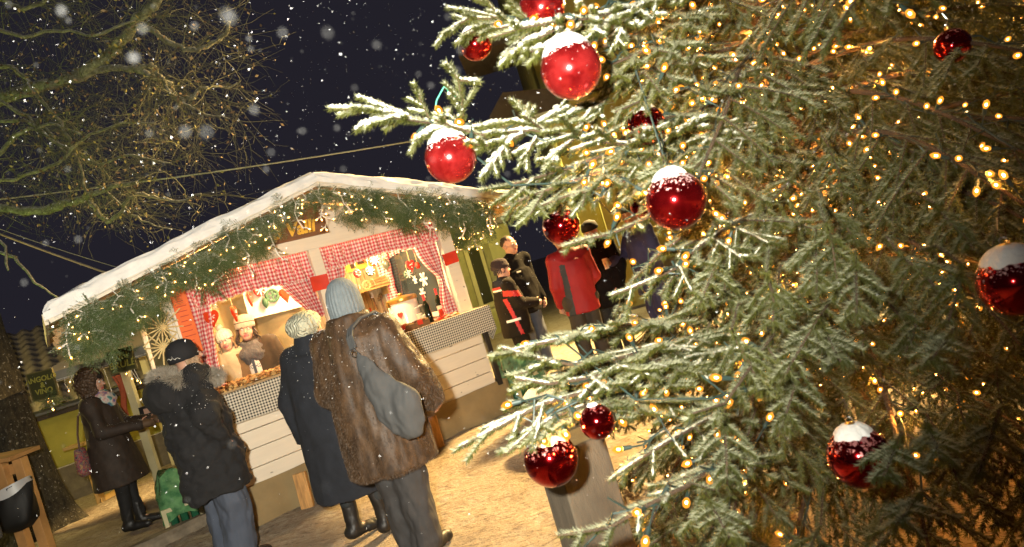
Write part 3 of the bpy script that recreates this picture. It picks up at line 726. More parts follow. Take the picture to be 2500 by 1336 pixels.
# paper cups
cup = tag(empty('paper_cup', csm(1029, 785, .22)), 'stack of cream paper cups nearest the white urn', 'cup', 'paper cups beside the urn')
m = MB(); m.lathe([(.026, 0), (.034, .12), (.036, .122), (.034, .125), (.03, .12), (.001, .115)], 18)
for i in range(3): m.lathe([(.036, .07 + i * .018), (.037, .074 + i * .018)], 18, 0, None, False)
m.build('cup', mat('paper_cup', (.70, .60, .42), .7, .05), cup)
c2 = copy_tree(cup); c2.matrix_world = csm(1040, 795, .14) @ Matrix.Scale(.8, 4); c2['label'] = 'shorter stack of cream paper cups beside the wine bottle'
# bottles
WG = mat('dark_bottle_glass', (.008, .012, .006), .06, 0); FOIL = mat('red_foil', (.45, .02, .02), .35, .1); LBL = mat('cream_label', (.62, .52, .36), .7, .1)
def bottle(px, py, y, h, lb, lab=True, foil=FOIL):
    o = tag(empty('wine_bottle', csm(px, py, y)), lb, 'bottle', 'wine bottles at the right end of the counter')
    r = .038; m = MB(); m.lathe([(.001, 0), (r, 0), (r, h * .6), (r * .8, h * .68), (r * .36, h * .77), (r * .34, h * .8)], 18); m.build('glass', WG, o)
    m = MB(); m.lathe([(r * .38, h * .78), (r * .38, h * .97), (r * .40, h * .98), (r * .36, h), (.001, h)], 14); m.build('capsule', foil, o)
    if lab: m = MB(); m.lathe([(r * 1.02, h * .14), (r * 1.02, h * .42)], 18, 0, None, False); m.build('label', LBL, o)
bottle(1050, 780, .18, .31, 'dark wine bottle with red capsule directly right of the paper cups', False)
bottle(1078, 760, .30, .33, 'wine bottle with red capsule and pale label further back', True)
bottle(1098, 757, .38, .33, 'dark topped bottle closest to the right gingham drape', True, BLACKM)
# bread and display of sweets
m = MB()
for i in range(26):
    a, b = random.random(), random.random(); m.ell((-.11 + .22 * a, -.04 + .09 * b, .015 + .035 * random.random()), (.018 + .008 * random.random(), .018, .015), 7)
tag(m.build('popcorn_heap', mat('popcorn', (.72, .52, .16), .8, .3, 40), None, csm(945, 812, .02)), 'loose heap of yellow popcorn at the edge of the counter', 'snack', kind='stuff')
dk = tag(empty('sweet_box', csm(1000, 805, -.02)), 'long dark tray of sweets in front of the urn', 'tray')
m = MB(); m.box((0, 0, .03), (.42, .14, .06)); m.build('tray', mat('dark_tray', (.16, .08, .03), .6, .4, 20), dk)
SWC = [mat('chocolate', (.12, .045, .015), .5, .3, 30), mat('toffee', (.5, .27, .07), .5, .2, 30), REDCARD]
m = MB()
for i in range(60): m.box((-.19 + .38 * random.random(), -.06 + .12 * random.random(), .062 + .012 * random.random()), (.03, .02, .018), random.choice((0, 0, 1, 1, 2)), None)
m.build('sweets', SWC, dk)
m = MB()
for x in (-.10, .10): m.box((x, -.075, .055), (.055, .006, .045))
m.build('price_tag', REDCARD, dk)
m = MB()
for i in range(30):
    m.ell((-.12 + .24 * random.random(), -.05 + .1 * random.random(), .012 + .02 * random.random()), (.024, .016, .012), 7, random.choice((0, 1, 2)), None)
tag(m.build('gift_heap', [REDCARD, LBL, SWC[1]], None, csm(1090, 775, .02)), 'heap of small red and cream wrapped sweets by the bottles', 'sweets', kind='stuff')
# gifts standing behind
gb = tag(empty('gift_box', csm(1090, 763, .2)), 'little red gift box beside the bottles', 'box')
m = MB(); m.box((0, 0, .05), (.13, .08, .10)); m.build('box', REDCARD, gb); m = MB(); m.box((0, 0, .05), (.022, .083, .103)); m.build('ribbon', LBL, gb)
# gingerbread laid out along the left hatch
tr = tag(empty('gingerbread_tray', SM @ T(-2.22, .05, ZC)), 'long tray of gingerbread and biscuit sticks along the left hatch', 'tray')
m = MB(); m.box((0, 0, .012), (1.16, .36, .02)); m.build('board', WOOD, tr)
GB = [mat('gingerbread', (.42, .19, .05), .8, .3, 25), mat('biscuit', (.62, .36, .12), .8, .25, 25), mat('dark_cocoa', (.09, .035, .015), .7, .3, 25)]
m = MB()
for i in range(330):
    x = -.56 + 1.12 * random.random(); y = -.16 + .32 * random.random(); k = .02 + .05 * random.random()
    mi = random.choice((0, 1, 1)) if x < .12 else random.choice((0, 2, 0)); mm = T(x, y, k) @ Rz(R(70 + random.uniform(-25, 25))) @ Ry(random.uniform(-.3, .3))
    if x > .1: m.ell((0, 0, 0), (.032, .018, .014), 7, mi, mm)
    else: m.box((0, 0, 0), (.13, .022, .014), mi, mm)
m.build('biscuits', GB, tr)
for i in range(6):
    m = MB(); mm = T(-.52 + i * .048, -.13 + .012 * i, .06) @ Rz(R(78)) @ Ry(R(90)); m.lathe([(.016, -.05), (.016, .05), (.010, .05), (.010, -.05)], 12, 0, mm, False); m.lathe([(.001, .03), (.010, .03)], 10, 1, mm, False); m.build('rolled_wafer', [GB[0], INK], tr)
m = MB(); m.box((0, 0, .022), (.15, .09, .044)); m.box((0, 0, .046), (.11, .05, .004), 1); tag(m.build('pink_packet', [mat('pink_paper', (.62, .22, .24), .6, .05), WHITEC], None, csm(526, 921, .16) @ T(0, 0, .03) @ Rz(R(15)), bevel=.004), 'flat pink packet lying by the gingerbread', 'packet')
# small scale / radio with wire stand behind the tray
st_ = tag(empty('wire_rack', csm(512, 890, .45)), 'thin wire rack with a small white dial left of the women', 'rack')
m = MB()
for x in (-.09, .09): m.tube([(x, 0, 0), (x, 0, .2), (x * .4, 0, .3)], .005, 6)
m.tube([(-.09, 0, .1), (.09, 0, .1)], .004, 6); m.tube([(-.09, 0, .2), (.09, 0, .2)], .004, 6); m.build('frame', METAL, st_)
m = MB(); m.box((.03, -.02, .15), (.07, .03, .055)); m.build('dial', WHITEC, st_); m = MB(); m.lathe([(.022, -.004), (.022, .004)], 14, 0, T(.03, -.038, .15) @ Rx(R(90))); m.build('dial_face', BLACKM, st_)
# brown paper bag with stamped fern on it
pb = tag(empty('paper_bag', csm(541, 835, .85)), 'flat brown paper bag shape with a dark fern print behind the pompom hat', 'bag')
m = MB(); m.prism([(-.13, 0), (.13, 0), (.14, .2), (.1, .34), (-.1, .34), (-.14, .2)], .03, 0, T(0, 0, .0) @ Rx(R(90))); m.build('bag', mat('kraft_paper', (.42, .30, .17), .8, .1), pb)
m = MB()
for i in range(5):
    m.bar((.02, -.018, .16 + i * .025), (.06 - .005 * i, -.018, .19 + i * .025), .012, .003); m.bar((.02, -.018, .16 + i * .025), (-.02 + .005 * i, -.018, .19 + i * .025), .012, .003)
m.build('print', INK, pb)
# gold bell and straw stars by the corner post
gl = tag(empty('brass_bell', csm(487, 862, .12) @ T(0, 0, .16)), 'shiny brass bell at the left drape', 'bell')
m = MB(); m.lathe([(.05, 0), (.045, .015), (.03, .04), (.022, .07), (.006, .085)], 18, 0, None, False); m.build('bell', BRASS, gl); m = MB(); m.tube([(0, 0, .085), (0, 0, .12)], .006, 6); m.build('handle', BRASS, gl)
STRAW = mat('straw_stick', (.68, .52, .24), .7, .2)
for k, (px, py, s, lb) in enumerate(((395, 800, .17, 'large straw star on the stall corner post'), (398, 848, .12, 'smaller straw star under the large one'))):
    p = onfac(px, py, -.06); m = MB()
    for i in range(8):
        a = i * math.pi / 8 + .2; L = s * (.8 + .4 * (i % 2)); m.tube([(-L * math.cos(a), .01 * i, -L * math.sin(a)), (L * math.cos(a), -.01 * i, L * math.sin(a))], .006, 6)
    m.lathe([(s * .5, -.005), (s * .5, .006)], 18, 0, Rx(R(90)), False)
    tag(m.build('straw_star', STRAW, None, SM @ T(*p)), lb, 'decoration')
m = MB(); pts = [onfac(x, y, -.02) for x, y in ((274, 818), (300, 822), (330, 808), (352, 788), (368, 762), (378, 745))]
m.tube(pts, .010, 8); tag(m.build('hose', mat('pale_hose', (.40, .36, .27), .6, .05), None, SM), 'pale cable sagging under the garland to the corner post', 'cable')

# ================================================================== fir garland along the gable
def fronds(spots, dens=420, nl=.013, nw=.0022, scale=1.0):
    """spots: list of (point, direction, length, frost) -> needle arrays of flat feathery sprays"""
    A, B, Fq = [], [], []
    for p, d, L, fr in spots:
        p = np.array(p); d = np.array(d, float); d /= np.linalg.norm(d); s = np.cross(d, RNG.normal(0, 1, 3)); s /= np.linalg.norm(s)
        A.append(p); B.append(p + d * L); Fq.append(fr)
        n = max(4, int(L / .022))
        for i in range(n):
            t = (i + .6) / (n + .3); l = L * .5 * (1 - t * .75) * (.8 + .4 * RNG.random()); q = p + d * L * t
            for sg in (-1, 1):
                e = d * .72 + s * sg * .7 + np.array([0, 0, -.10]) + RNG.normal(0, .08, 3); A.append(q); B.append(q + e * l); Fq.append(fr)
    return needle_arrays(np.array(A), np.array(B), np.array(Fq), dens, nl, nw, .6, 1, False)
def garland(name, label, path, n, thick, drop, seed, frostk=1.0, parent=None):
    rg = np.random.default_rng(seed); sp = []
    for i in range(n):
        u = rg.random(); k = u * (len(path) - 1); j = min(len(path) - 2, int(k)); f = k - j
        p = np.array(path[j]) * (1 - f) + np.array(path[j + 1]) * f
        h = rg.random() ** .9
        if -2.12 < p[0] < -1.36 and h > .44: continue
        bulge = .75 + .35 * math.sin(u * 23 + seed) + .2 * math.sin(u * 57)
        p = p + np.array([rg.normal(0, .03), -.06 + rg.normal(0, thick * .45), -h * drop * bulge])
        d = np.array([rg.normal(0, .75), -.5 + rg.normal(0, .45), -.55 - .35 * h + rg.normal(0, .4)])
        fr = frostk * float(np.clip(rg.normal(.85, .4) - .95 * h, 0, 1))
        sp.append((p, d, .10 + .12 * rg.random(), fr))
    V, Fc, fr = fronds(sp)
    o = tag(empty(name, SM), label, 'garland', 'fir garlands along the stall roof')
    raw_mesh('foliage', V, Fc, FIR, parent=o, attr={'frost': fr}, smooth=False)
    m = MB(); m.tube([(p[0], p[1], p[2] - .05) for p in path], .022, 6); m.build('rope', mat('bark_brown', (.08, .05, .03), .9, .3), o)
    return o
def gp(x, dz=0): return (x, YF + .06, rz(x) - .015 + dz)
garland('fir_garland', 'thick frosted fir garland hanging under the long left slope of the roof', [gp(x) for x in np.linspace(-3.62, XM, 14)], 980, .07, .25, 3)
garland('fir_garland', 'fir garland under the short right slope above the white urn', [gp(x) for x in np.linspace(XM, .12, 10)], 820, .07, .26, 4)
garland('fir_garland', 'bushy end of fir hanging at the low left corner of the roof', [(-3.62 + .26 * u, YF + .1, 2.05 - .09 * (1 - abs(u - .4))) for u in np.linspace(0, 1, 6)], 130, .05, .17, 5, 1.2)
garland('fir_garland', 'dark fir garland under the right eave wound with warm lights', [(-.02 + .45 * u, YF + .1 + 1.6 * u, 2.16 - .1 * u) for u in np.linspace(0, 1, 6)], 230, .10, .24, 6, .3)

# ================================================================== icicle lights
def bulb_glass(name, col, st):
    t = NT(name); t.n.remove(t.p); e = t.new('ShaderNodeEmission'); e.inputs[0].default_value = (*col, 1); e.inputs[1].default_value = st
    tr_ = t.new('ShaderNodeBsdfTransparent'); tr_.inputs[0].default_value = (1, .8, .5, 1); mx = t.new('ShaderNodeMixShader'); mx.inputs[0].default_value = .55; t.lk(tr_.outputs[0], mx.inputs[1]); t.lk(e.outputs[0], mx.inputs[2]); t.lk(mx.outputs[0], t.n['Material Output'].inputs[0]); t.m.cycles.emission_sampling = 'NONE'; return t.m
HOT = emit('filament', (1.0, .58, .20), 160); AMB = bulb_glass('amber_glass', (1.0, .36, .035), 1.5); AMBW = bulb_glass('clear_bulb_glass', (1.0, .50, .13), 1.6)
def bulb_mesh(nm, sock, glow, s=1.0):
    m = MB(); m.lathe([(.0048 * s, -.016 * s), (.0055 * s, .004 * s)], 8, 0); m.lathe([(.0050 * s, .004 * s), (.0082 * s, .012 * s), (.0070 * s, .021 * s), (.001, .028 * s)], 10, 1); m.ell((0, 0, .013 * s), (.0027 * s, .0027 * s, .0042 * s), 6, 2)
    o = m.build(nm, [sock, glow, HOT]); me = o.data; bpy.data.objects.remove(o); return me
GLOW = []
ICE_ME = bulb_mesh('icicle_bulb', WHITECORD, AMBW, 1.15)
def icicles(label, path, n, seed, lens, gmat=ICE_ME, back=0, maxb=98):
    rg = random.Random(seed); o = tag(empty('icicle_lights', SM), label, 'string lights', 'icicle lights round the stall roof')
    m = MB(); m.tube(path, .0065, 5); bulbs = []
    for i in range(n):
        u = (i + .5 + rg.uniform(-.3, .3)) / n; k = u * (len(path) - 1); j = min(len(path) - 2, int(k)); p = Vector(path[j]).lerp(Vector(path[j + 1]), k - j)
        L = rg.choice(lens) * rg.uniform(.8, 1.2); y0 = p.y; steps = max(2, int(L / .075)); q = p.copy(); pts = [q.copy()]; ang = rg.uniform(-.5, .5)
        for s_ in range(steps):
            ang = -ang * .5 + rg.uniform(-.75, .75); q = q + Vector((math.sin(ang) * .075, rg.uniform(-.02, .012), -math.cos(ang) * .075)); pts.append(q.copy())
            if rg.random() < .85:
                sd = rg.choice((-1, 1)); e = q + Vector((sd * .035, -.012, -.012)); m.tube([q, (q + e) / 2 + Vector((0, 0, .006)), e], .0052, 5)
                bulbs.append((e, Vector((sd * .8, -.1, rg.uniform(-.9, .1)))))
        m.tube(pts, .0062, 5)
        if rg.random() < .3:
            c = pts[-1] + Vector((0, 0, -.025)); m.tube([c + Vector((.022 * math.cos(a), .004, .022 * math.sin(a))) for a in np.linspace(1.57, 7.8, 12)], .0035, 5)
        bulbs.append((q + Vector((0, 0, -.012)), Vector((rg.uniform(-.3, .3), 0, -1))))
    m.build('wire', WHITECORD, o)
    rg.shuffle(bulbs)
    for p, d in bulbs[:maxb]: link('bulb', gmat, o, frame(p, d))
    GLOW.extend((SM @ Vector(p), e_) for (p, d), e_ in zip(bulbs[2:maxb:5], [5.0] * 99))
    return o
icicles('icicle lights on white wire dangling before the long left roof slope', [(x, YF - .035, rz(x) + .002) for x in np.linspace(-3.68, XM, 20)], 21, 5, (.1, .18, .28, .4), maxb=66)
icicles('icicle lights on white wire dangling over the right hatch', [(x, YF - .035, rz(x) + .002) for x in np.linspace(XM, .2, 14)], 16, 8, (.2, .3, .42, .55), maxb=52)
icicles('warm bulbs strung along the right eave under the garland', [(.15 + .40 * u, YF + 2.6 * u, 2.08 - .03 * u) for u in np.linspace(0, 1, 16)], 26, 9, (.04, .06, .3), maxb=80)
# timber props against the skirt, crates
for a, b, lb in (((712, 1160), (752, 1238), 'short orange timber prop leaning under the left boards'), ((1043, 1010), (1072, 1092), 'short timber prop showing beside the fur coat')):
    g = gnd(*b); g2 = SI @ g; tpz = .30; m = MB(); m.bar((0, 0, -.02), (.02, .03, tpz), .11, .05)
    tag(m.build('timber_prop', mat('orange_prop', (.50, .26, .08), .6, .4, 4, bump=.3, stretch=(8, 8, 1)), None, T(g.x, g.y, 0) @ Rz(YAW), bevel=.004), lb, 'prop')
# ================================================================== small canopy stall on the left
cs = tag(empty('canopy_stall'), 'small grey canopy stall with pale posts beside the wooden stall', 'market stall')
tarp = mat('grey_tarpaulin', (.27, .26, .22), .55, .12, 3, bump=.15, bscale=9)
FL, FR_ = at(65, 928, 8.0), at(520, 800, 8.0); ZW = FL.z
x0, x1, y0, y1 = FL.x, FR_.x + .4, 8.0, 10.4; apx = Vector((x0 + 1.55, 9.3, ZW + .82))
def canopy(u, v):
    # four sloping sides with a slight sag
    cs_ = [Vector((x0, y0, ZW)), Vector((x1, y0, ZW)), Vector((x1, y1, ZW)), Vector((x0, y1, ZW))]
    k = u * 4; i = min(3, int(k)); p = cs_[i].lerp(cs_[(i + 1) % 4], k - i); q = p.lerp(apx, v); q.z -= .10 * math.sin(math.pi * v) * (.6 + .4 * math.cos((k - i) * 6.283)); return tuple(q)
m = MB(); m.grid(64, 12, canopy)
def vall(u, v):
    cs_ = [Vector((x0, y0, ZW)), Vector((x1, y0, ZW)), Vector((x1, y1, ZW)), Vector((x0, y1, ZW))]
    k = u * 4; i = min(3, int(k)); p = cs_[i].lerp(cs_[(i + 1) % 4], k - i); w = .012 * math.sin(u * 160) * v
    return (p.x, p.y - .01 + w, p.z - .12 * v)
m.grid(160, 3, vall); m.build('canopy', tarp, cs, angle=60)
PALE = mat('pale_post', (.52, .46, .26), .6, .15, 3)
p = gnd(352, 1060); px_ = at(318, 950, 8.05)
for (x, y) in ((px_.x, 8.06), (x0 + .1, 10.3), (x1 - .1, 10.3), (x1 - .1, 8.1)):
    m = MB(); m.box((x, y, ZW / 2), (.09, .07, ZW)); m.build('post', PALE, cs, bevel=.004)
ca, cb = at(336, 1028, 7.9), at(460, 985, 7.9); zc = ca.z
m = MB(); m.box(((ca.x + cb.x + .5) / 2, 8.15, zc - .02), (cb.x - ca.x + .5, .6, .035)); m.build('counter', PALE, cs, bevel=.003)
m = MB()
for i in range(4): m.box(((ca.x + cb.x) / 2 + .42, 8.2, zc - .27 - .16 * i), (cb.x - ca.x + .3, .03, .152))
m.build('front_panel', mat('ochre_boards', (.44, .36, .16), .7, .2, 3), cs, bevel=.004)
m = MB(); m.bar((ca.x, 7.92, zc - .04), (ca.x + .75, 8.3, zc - .22), .03, .03); m.build('bracket', PALE, cs)
CHALK = mat('yellow_chalk', (.34, .31, .05), .8, 0); SLATE = mat('chalkboard', (.05, .05, .012), .8, .25, 6)
def slate(px, py, Y, w, h, words, size, label, rot):
    p = at(px, py, Y); o = tag(empty('chalkboard', T(*p) @ Ry(rot)), label, 'sign')
    m = MB(); m.box((0, 0, 0), (w, .02, h)); m.build('slate', SLATE, o); txt('lettering', words, size, CHALK, o, T(0, -.012, 0) @ Rx(R(90)), ext=.002, offset=.002, shear=.1)
    m = MB()
    for sx in (-1, 1): m.box((sx * w / 2, -.003, 0), (.014, .024, h + .014))
    for sz in (-1, 1): m.box((0, -.003, sz * h / 2), (w - .014, .024, .014))
    m.build('frame', mat('sign_frame', (.12, .10, .03), .7, .1), o); return o
slate(105, 940, 7.95, .30, .32, 'ANGOLO\n&\nVINO', .085, 'small chalkboard reading ANGOLO & VINO hung from the canopy corner', R(2))
slate(297, 880, 7.95, .30, .26, 'VIN\nBRULÉ', .11, 'chalkboard reading VIN BRULÉ under the canopy edge', R(2))
# small lights under that canopy
o = tag(empty('icicle_lights'), 'short warm light string under the grey canopy edge', 'string lights', 'icicle lights round the stall roof'); m = MB(); top = [(x0 + .05 + (x1 - x0 - .1) * i / 20, 7.97, ZW - .10) for i in range(21)]; m.tube(top, .004, 5)
rg = random.Random(4)
for i in range(44):
    x = x0 + .12 + (x1 - x0 - .3) * rg.random() ** 1.2; L = rg.uniform(.02, .33); q = [(x, 7.97, ZW - .1), (x + rg.uniform(-.03, .03), 7.965, ZW - .1 - L * .5), (x + rg.uniform(-.04, .04), 7.96, ZW - .1 - L)]
    m.tube(q, .0035, 5); link('bulb', ICE_ME, o, frame(q[-1], (rg.uniform(-.5, .5), -.2, -1)))
m.build('wire', WHITECORD, o)
# small fir bunch under the chalkboard
sp = [(tuple(at(128, 975, 7.9) + Vector((rg.gauss(0, .05), rg.gauss(0, .05), rg.gauss(0, .04)))), (rg.gauss(0, .8), rg.gauss(-.2, .5), rg.gauss(-.3, .5)), .1, .15) for i in range(45)]
V, Fc, fr = fronds(sp); tag(raw_mesh('fir_bunch', V, Fc, FIR, attr={'frost': fr}, smooth=False), 'small fir bunch hanging under the ANGOLO & VINO chalkboard', 'decoration')
# goods on that counter
gd = tag(empty('goods_box', T(*at(372, 1000, 8.0).xy, zc)), 'dark box with a pale label on the small stall counter', 'box')
m = MB(); m.box((0, 0, .07), (.22, .16, .14)); m.build('box', BLACKM, gd, bevel=.004); m = MB(); m.box((0, -.083, .08), (.11, .006, .06)); m.build('label', mat('dusky_label', (.5, .3, .22), .7, 0), gd)
for k, (px, c_, lb) in enumerate(((350, (.6, .55, .35), 'clear wrapped jar on the small stall counter beside the woman'), (392, (.35, .38, .08), 'yellow green wrapped jar on the small stall counter'), (408, (.5, .12, .06), 'red topped jar at the far end of the small stall counter'))):
    p = at(px, 990, 8.05); o = tag(empty('wrapped_jar', T(p.x, 8.12, zc)), lb, 'jar')
    m = MB(); m.lathe([(.05, 0), (.055, .02), (.055, .11), (.035, .14), (.001, .14)], 14); m.build('jar', mat('wrapped_jar_' + 'abc'[k], c_, .25, .4, 40), o)
    m = MB(); m.lathe([(.02, .14), (.05, .20), (.045, .21), (.001, .16)], 9, 0, None, True, (4, .2)); m.build('ruffle', mat('cellophane_' + 'abc'[k], tuple(min(1, q * 1.3) for q in c_), .2, .3, 50), o)
# the dark red scarf / apron hanging at the post
m = MB(); p = at(296, 960, 8.2)
m.grid(6, 14, lambda u, v: (p.x + .10 * (u - .5) + .03 * math.sin(v * 5), 8.2 + .02 * math.sin(u * 9 + v * 3), p.z + .22 - .5 * v)); tag(m.build('hanging_apron', mat('rust_cloth', (.32, .07, .025), .8, .25, 8), None), 'rust red cloth hanging behind the woman in brown', 'cloth')

# --- yellow timber stand by the house wall
yt = tag(empty('timber_stand'), 'yellow timber stand with one plank behind the woman in brown', 'stand')
b0, b1 = gnd(248, 1228), gnd(292, 1204); d = (b1 - b0); d.z = 0
m = MB(); m.bar(b0, at(213, 1105, b0.y - .1), .10, .06); m.build('leg', WOODY, yt); m = MB(); m.bar(b1, at(262, 1085, b1.y - .1), .08, .05); m.build('leg', WOODY, yt)
m = MB(); m.bar(b0 + Vector((0, 0, .04)) - d * .1, b1 + Vector((0, 0, .04)) + d * .6, .07, .06); m.build('rail', WOODY, yt)
m = MB(); m.bar(at(162, 1095, b0.y), at(262, 1066, b0.y + .1), .22, .035); m.build('plank', WOODY, yt)
# --- bar table and bin bag at the lower corner
bt = tag(empty('standing_table'), 'orange timber standing table leg frame by the tree trunk', 'table')
YB_ = 6.6; ta, tb_ = at(-60, 1131, YB_), at(62, 1106, YB_); ORW = mat('orange_lumber', (.50, .26, .09), .6, .3, 3, bump=.2)
m = MB(); m.bar(ta, tb_, .42, .04); m.build('table_top', ORW, bt, bevel=.004)
for (ax_, ay_, r_) in ((42, 1115, .10), (-5, 1128, .09)):
    q = at(ax_, ay_, YB_); m = MB(); m.bar((q.x, YB_ + .02, 0), (q.x, YB_ + .02, q.z - .02), .09, r_); m.build('leg', ORW, bt, bevel=.004)
q = at(20, 1150, YB_); m = MB(); m.box((q.x - .1, YB_ + .06, q.z), (.5, .04, .10)); m.build('rail', ORW, bt)
bb = tag(empty('rubbish_bag', T(*at(32, 1236, 6.45))), 'black rubbish bag with a white liner edge hung on the standing table', 'bag')
m = MB()
def bag(u, v):
    a = u * 6.283; w = .21 * (1 - .22 * v ** 2 - .3 * max(0, v - .85) / .15) * (1 + .07 * math.sin(a * 5 + v * 6)); return (w * math.cos(a), w * .8 * math.sin(a), .17 - .40 * v + .05 * math.cos(a) * (1 - v))
m.grid(30, 14, bag); m.build('bag', mat('bin_plastic', (.005, .005, .005), .6, .2), bb, angle=80)
m = MB()
def liner(u, v):
    a = u * 6.283; w = .215 + .012 * v; return (w * math.cos(a), w * .8 * math.sin(a) - .004, .185 + .05 * math.cos(a) - (.05 + .05 * max(0, math.sin(a * 2 + 3.6))) * v)
m.grid(30, 4, liner); m.build('liner', mat('white_liner', (.5, .5, .5), .4, .05), bb, angle=80)
# --- crates
def crate(label, base, yaw, s, wrap, wrapcol):
    o = tag(empty('crate', T(*base) @ Rz(yaw)), label, 'crate')
    w, d_, h = s; m = MB()
    for sx in (-1, 1):
        for sy in (-1, 1): m.box((sx * w / 2, sy * d_ / 2, h / 2), (.035, .035, h))
    for z in (.018, h - .018):
        for sy in (-1, 1): m.box((0, sy * d_ / 2, z), (w - .036, .03, .036))
        for sx in (-1, 1): m.box((sx * w / 2, 0, z), (.03, d_ - .036, .036))
    m.build('frame', PALE, o); m = MB()
    for k in range(6):
        m.lathe([(.03, 0), (.035, .02), (.035, .12), (.015, .17), (.014, .22)], 8, 0, T(-w * .3 + w * .3 * (k % 3), -d_ * .2 + d_ * .4 * (k // 3), .03), True)
    m.build('bottles', mat('green_bottles', (.02, .10, .05), .1, .2), o)
    m = MB(); hh = wrap
    def sheet(u, v):
        a = u * 6.283; sx = 1 + .07 * math.sin(a * 7 + v * 5) + .05 * noise.noise(Vector((u * 9, v * 6, 1))); k = 1 - .35 * max(0, v - .6) / .4
        cx = max(-1, min(1, 1.25 * math.cos(a))); cy = max(-1, min(1, 1.25 * math.sin(a)))
        return (cx * (w * .56) * sx * k, cy * (d_ * .56) * sx * k, h * .55 + hh * v + .03 * math.sin(a * 3))
    m.grid(48, 18, sheet); m.add([sheet(i / 24, 1) for i in range(24)], [tuple(range(24))])
    m.build('wrapping', wrapcol, o, angle=60); return o
gw_ = NT('green_film'); gw_.base(gw_.ramp(gw_.noise(gw_.coord('Object'), 14, 4), [(.35, (.05, .17, .07)), (.65, (.16, .36, .15))])); gw_.set(Roughness=.15, Alpha=.82); gw_ = gw_.m
crate('wooden crate stuffed with shiny green film beside the man in the parka', (-3.62, 6.42, 0), R(28), (.30, .30, .26), .42, gw_)
gd_ = NT('dark_green_film'); gd_.base(gd_.ramp(gd_.noise(gd_.coord('Object'), 14, 4), [(.35, (.03, .11, .06)), (.65, (.12, .28, .16))])); gd_.set(Roughness=.15, Alpha=.85); gd_ = gd_.m
p = SM @ Vector((.30, .02, 0)); crate('crate of dark green bottles wrapped in film at the stall right corner', (p.x, p.y, 0), R(33), (.38, .34, .30), .42, gd_)
# --- snow capped stone planter half behind the low branches
pl_ = tag(empty('stone_planter', T(*gnd(1390, 1055)) @ Rz(R(20))), 'grey stone planter capped with snow behind the low spruce boughs', 'planter')
m = MB(); m.lathe([(.28, 0), (.36, .30), (.39, .46), (.36, .47), (.33, .40), (.001, .40)], 10); m.build('pot', mat('grey_stone', (.20, .19, .17), .9, .3, 9, bump=.5, bscale=30), pl_)
m = MB(); m.grid(24, 8, lambda u, v: ((.01 + .39 * v) * math.cos(u * 6.283), (.01 + .39 * v) * math.sin(u * 6.283), .545 - .075 * v ** 3 + .03 * noise.noise(Vector((math.cos(u * 6.283) * v * 4, math.sin(u * 6.283) * v * 4, 2))))); m.build('snow_cap', SNOW, pl_)
pl_.scale = (.75, .75, .85)
# --- timber post in front of the spruce
p = at(1432, 1215, 2.32); po_ = tag(empty('timber_post', T(p.x, p.y, 0) @ Rz(R(24))), 'thick grey weathered post behind the lowest red bauble', 'post')
tp = at(1425, 1062, 2.32).z; m = MB(); m.prism([(-.105, -.09), (.085, -.09), (.105, -.05), (.105, .09), (-.105, .09)], tp, 0, T(0, 0, tp / 2))
m.build('post', mat('weathered_post', (.07, .055, .036), .9, .25, 7, bump=.5, bscale=45, stretch=(4, 4, 1)), po_, bevel=.006)
# --- overhead cables
def cable(label, a, b, Ya, Yb, r, sag, c_):
    A, B = at(*a, Ya), at(*b, Yb); m = MB(); m.tube([A.lerp(B, i / 24) - Vector((0, 0, sag * 4 * (i / 24) * (1 - i / 24))) for i in range(25)], r, 6)
    tag(m.build('overhead_cable', c_, None), label, 'cable')
CAB = mat('frosted_cable', (.30, .31, .24), .7, .2, 40)
cable('frosted cable crossing the night sky above the stall roof', (-60, 494), (1500, 250), 9.0, 12.4, .011, .12, CAB)
cable('thick pale cable sloping down to the left end of the roof', (-60, 548), (330, 690), 9.5, 9.5, .016, .02, mat('pale_cable', (.28, .24, .17), .7, .2))
cable('thin dark cable just above the thick pale one', (-40, 545), (340, 668), 9.6, 9.6, .005, .03, CAB)

# ================================================================== bare tree on the left
bark = NT('mossy_bark'); co = bark.coord('Object'); nn = bark.noise(co, 16, 6, .75)
c = bark.ramp(nn, [(.38, (.07, .07, .045)), (.62, (.22, .22, .15))])
g = bark.new('ShaderNodeNewGeometry'); sp_ = bark.new('ShaderNodeSeparateXYZ'); bark.lk(g.outputs['Normal'], sp_.inputs[0])
fz = bark.math('MULTIPLY', bark.ramp(sp_.outputs[2], [(.25, (0, 0, 0)), (.75, (.75, .75, .75))]), bark.ramp(bark.noise(co, 45, 3, .7), [(.35, (.2, .2, .2)), (.6, (1, 1, 1))]))
fl = bark.ramp(bark.noise(co, 34, 4, .6), [(.63, (0, 0, 0)), (.70, (.55, .55, .55))])
c = bark.mix(fl, c, (.42, .40, .36)); bark.base(bark.mix(fz, c, (.62, .62, .54))); bark.set(Roughness=.9); bark.bump(nn, .9, .03)
TRB = NT('old_trunk_bark'); co = TRB.coord('Object', (1, 1, .5)); nn = TRB.noise(co, 15, 6, .75)
c = TRB.mix(TRB.ramp(TRB.noise(TRB.coord('Object'), 30, 4, .6), [(.60, (0, 0, 0)), (.68, (.7, .7, .7))]), TRB.ramp(nn, [(.38, (.012, .010, .007)), (.64, (.06, .05, .03))]), (.34, .32, .28)); TRB.base(c); TRB.set(Roughness=.95); TRB.bump(nn, 1.0, .05)
TWIG = mat('twig_bark', (.075, .080, .042), .85, .35, 3)
lt = tag(empty('bare_tree', T(-6.38, 8.2, 0)), 'large old tree with mossy limbs and few withered leaves over the stall', 'tree')
rg = random.Random(21)
def wpt(p): return Vector(p) - Vector((-6.38, 8.2, 0))
m = MB()
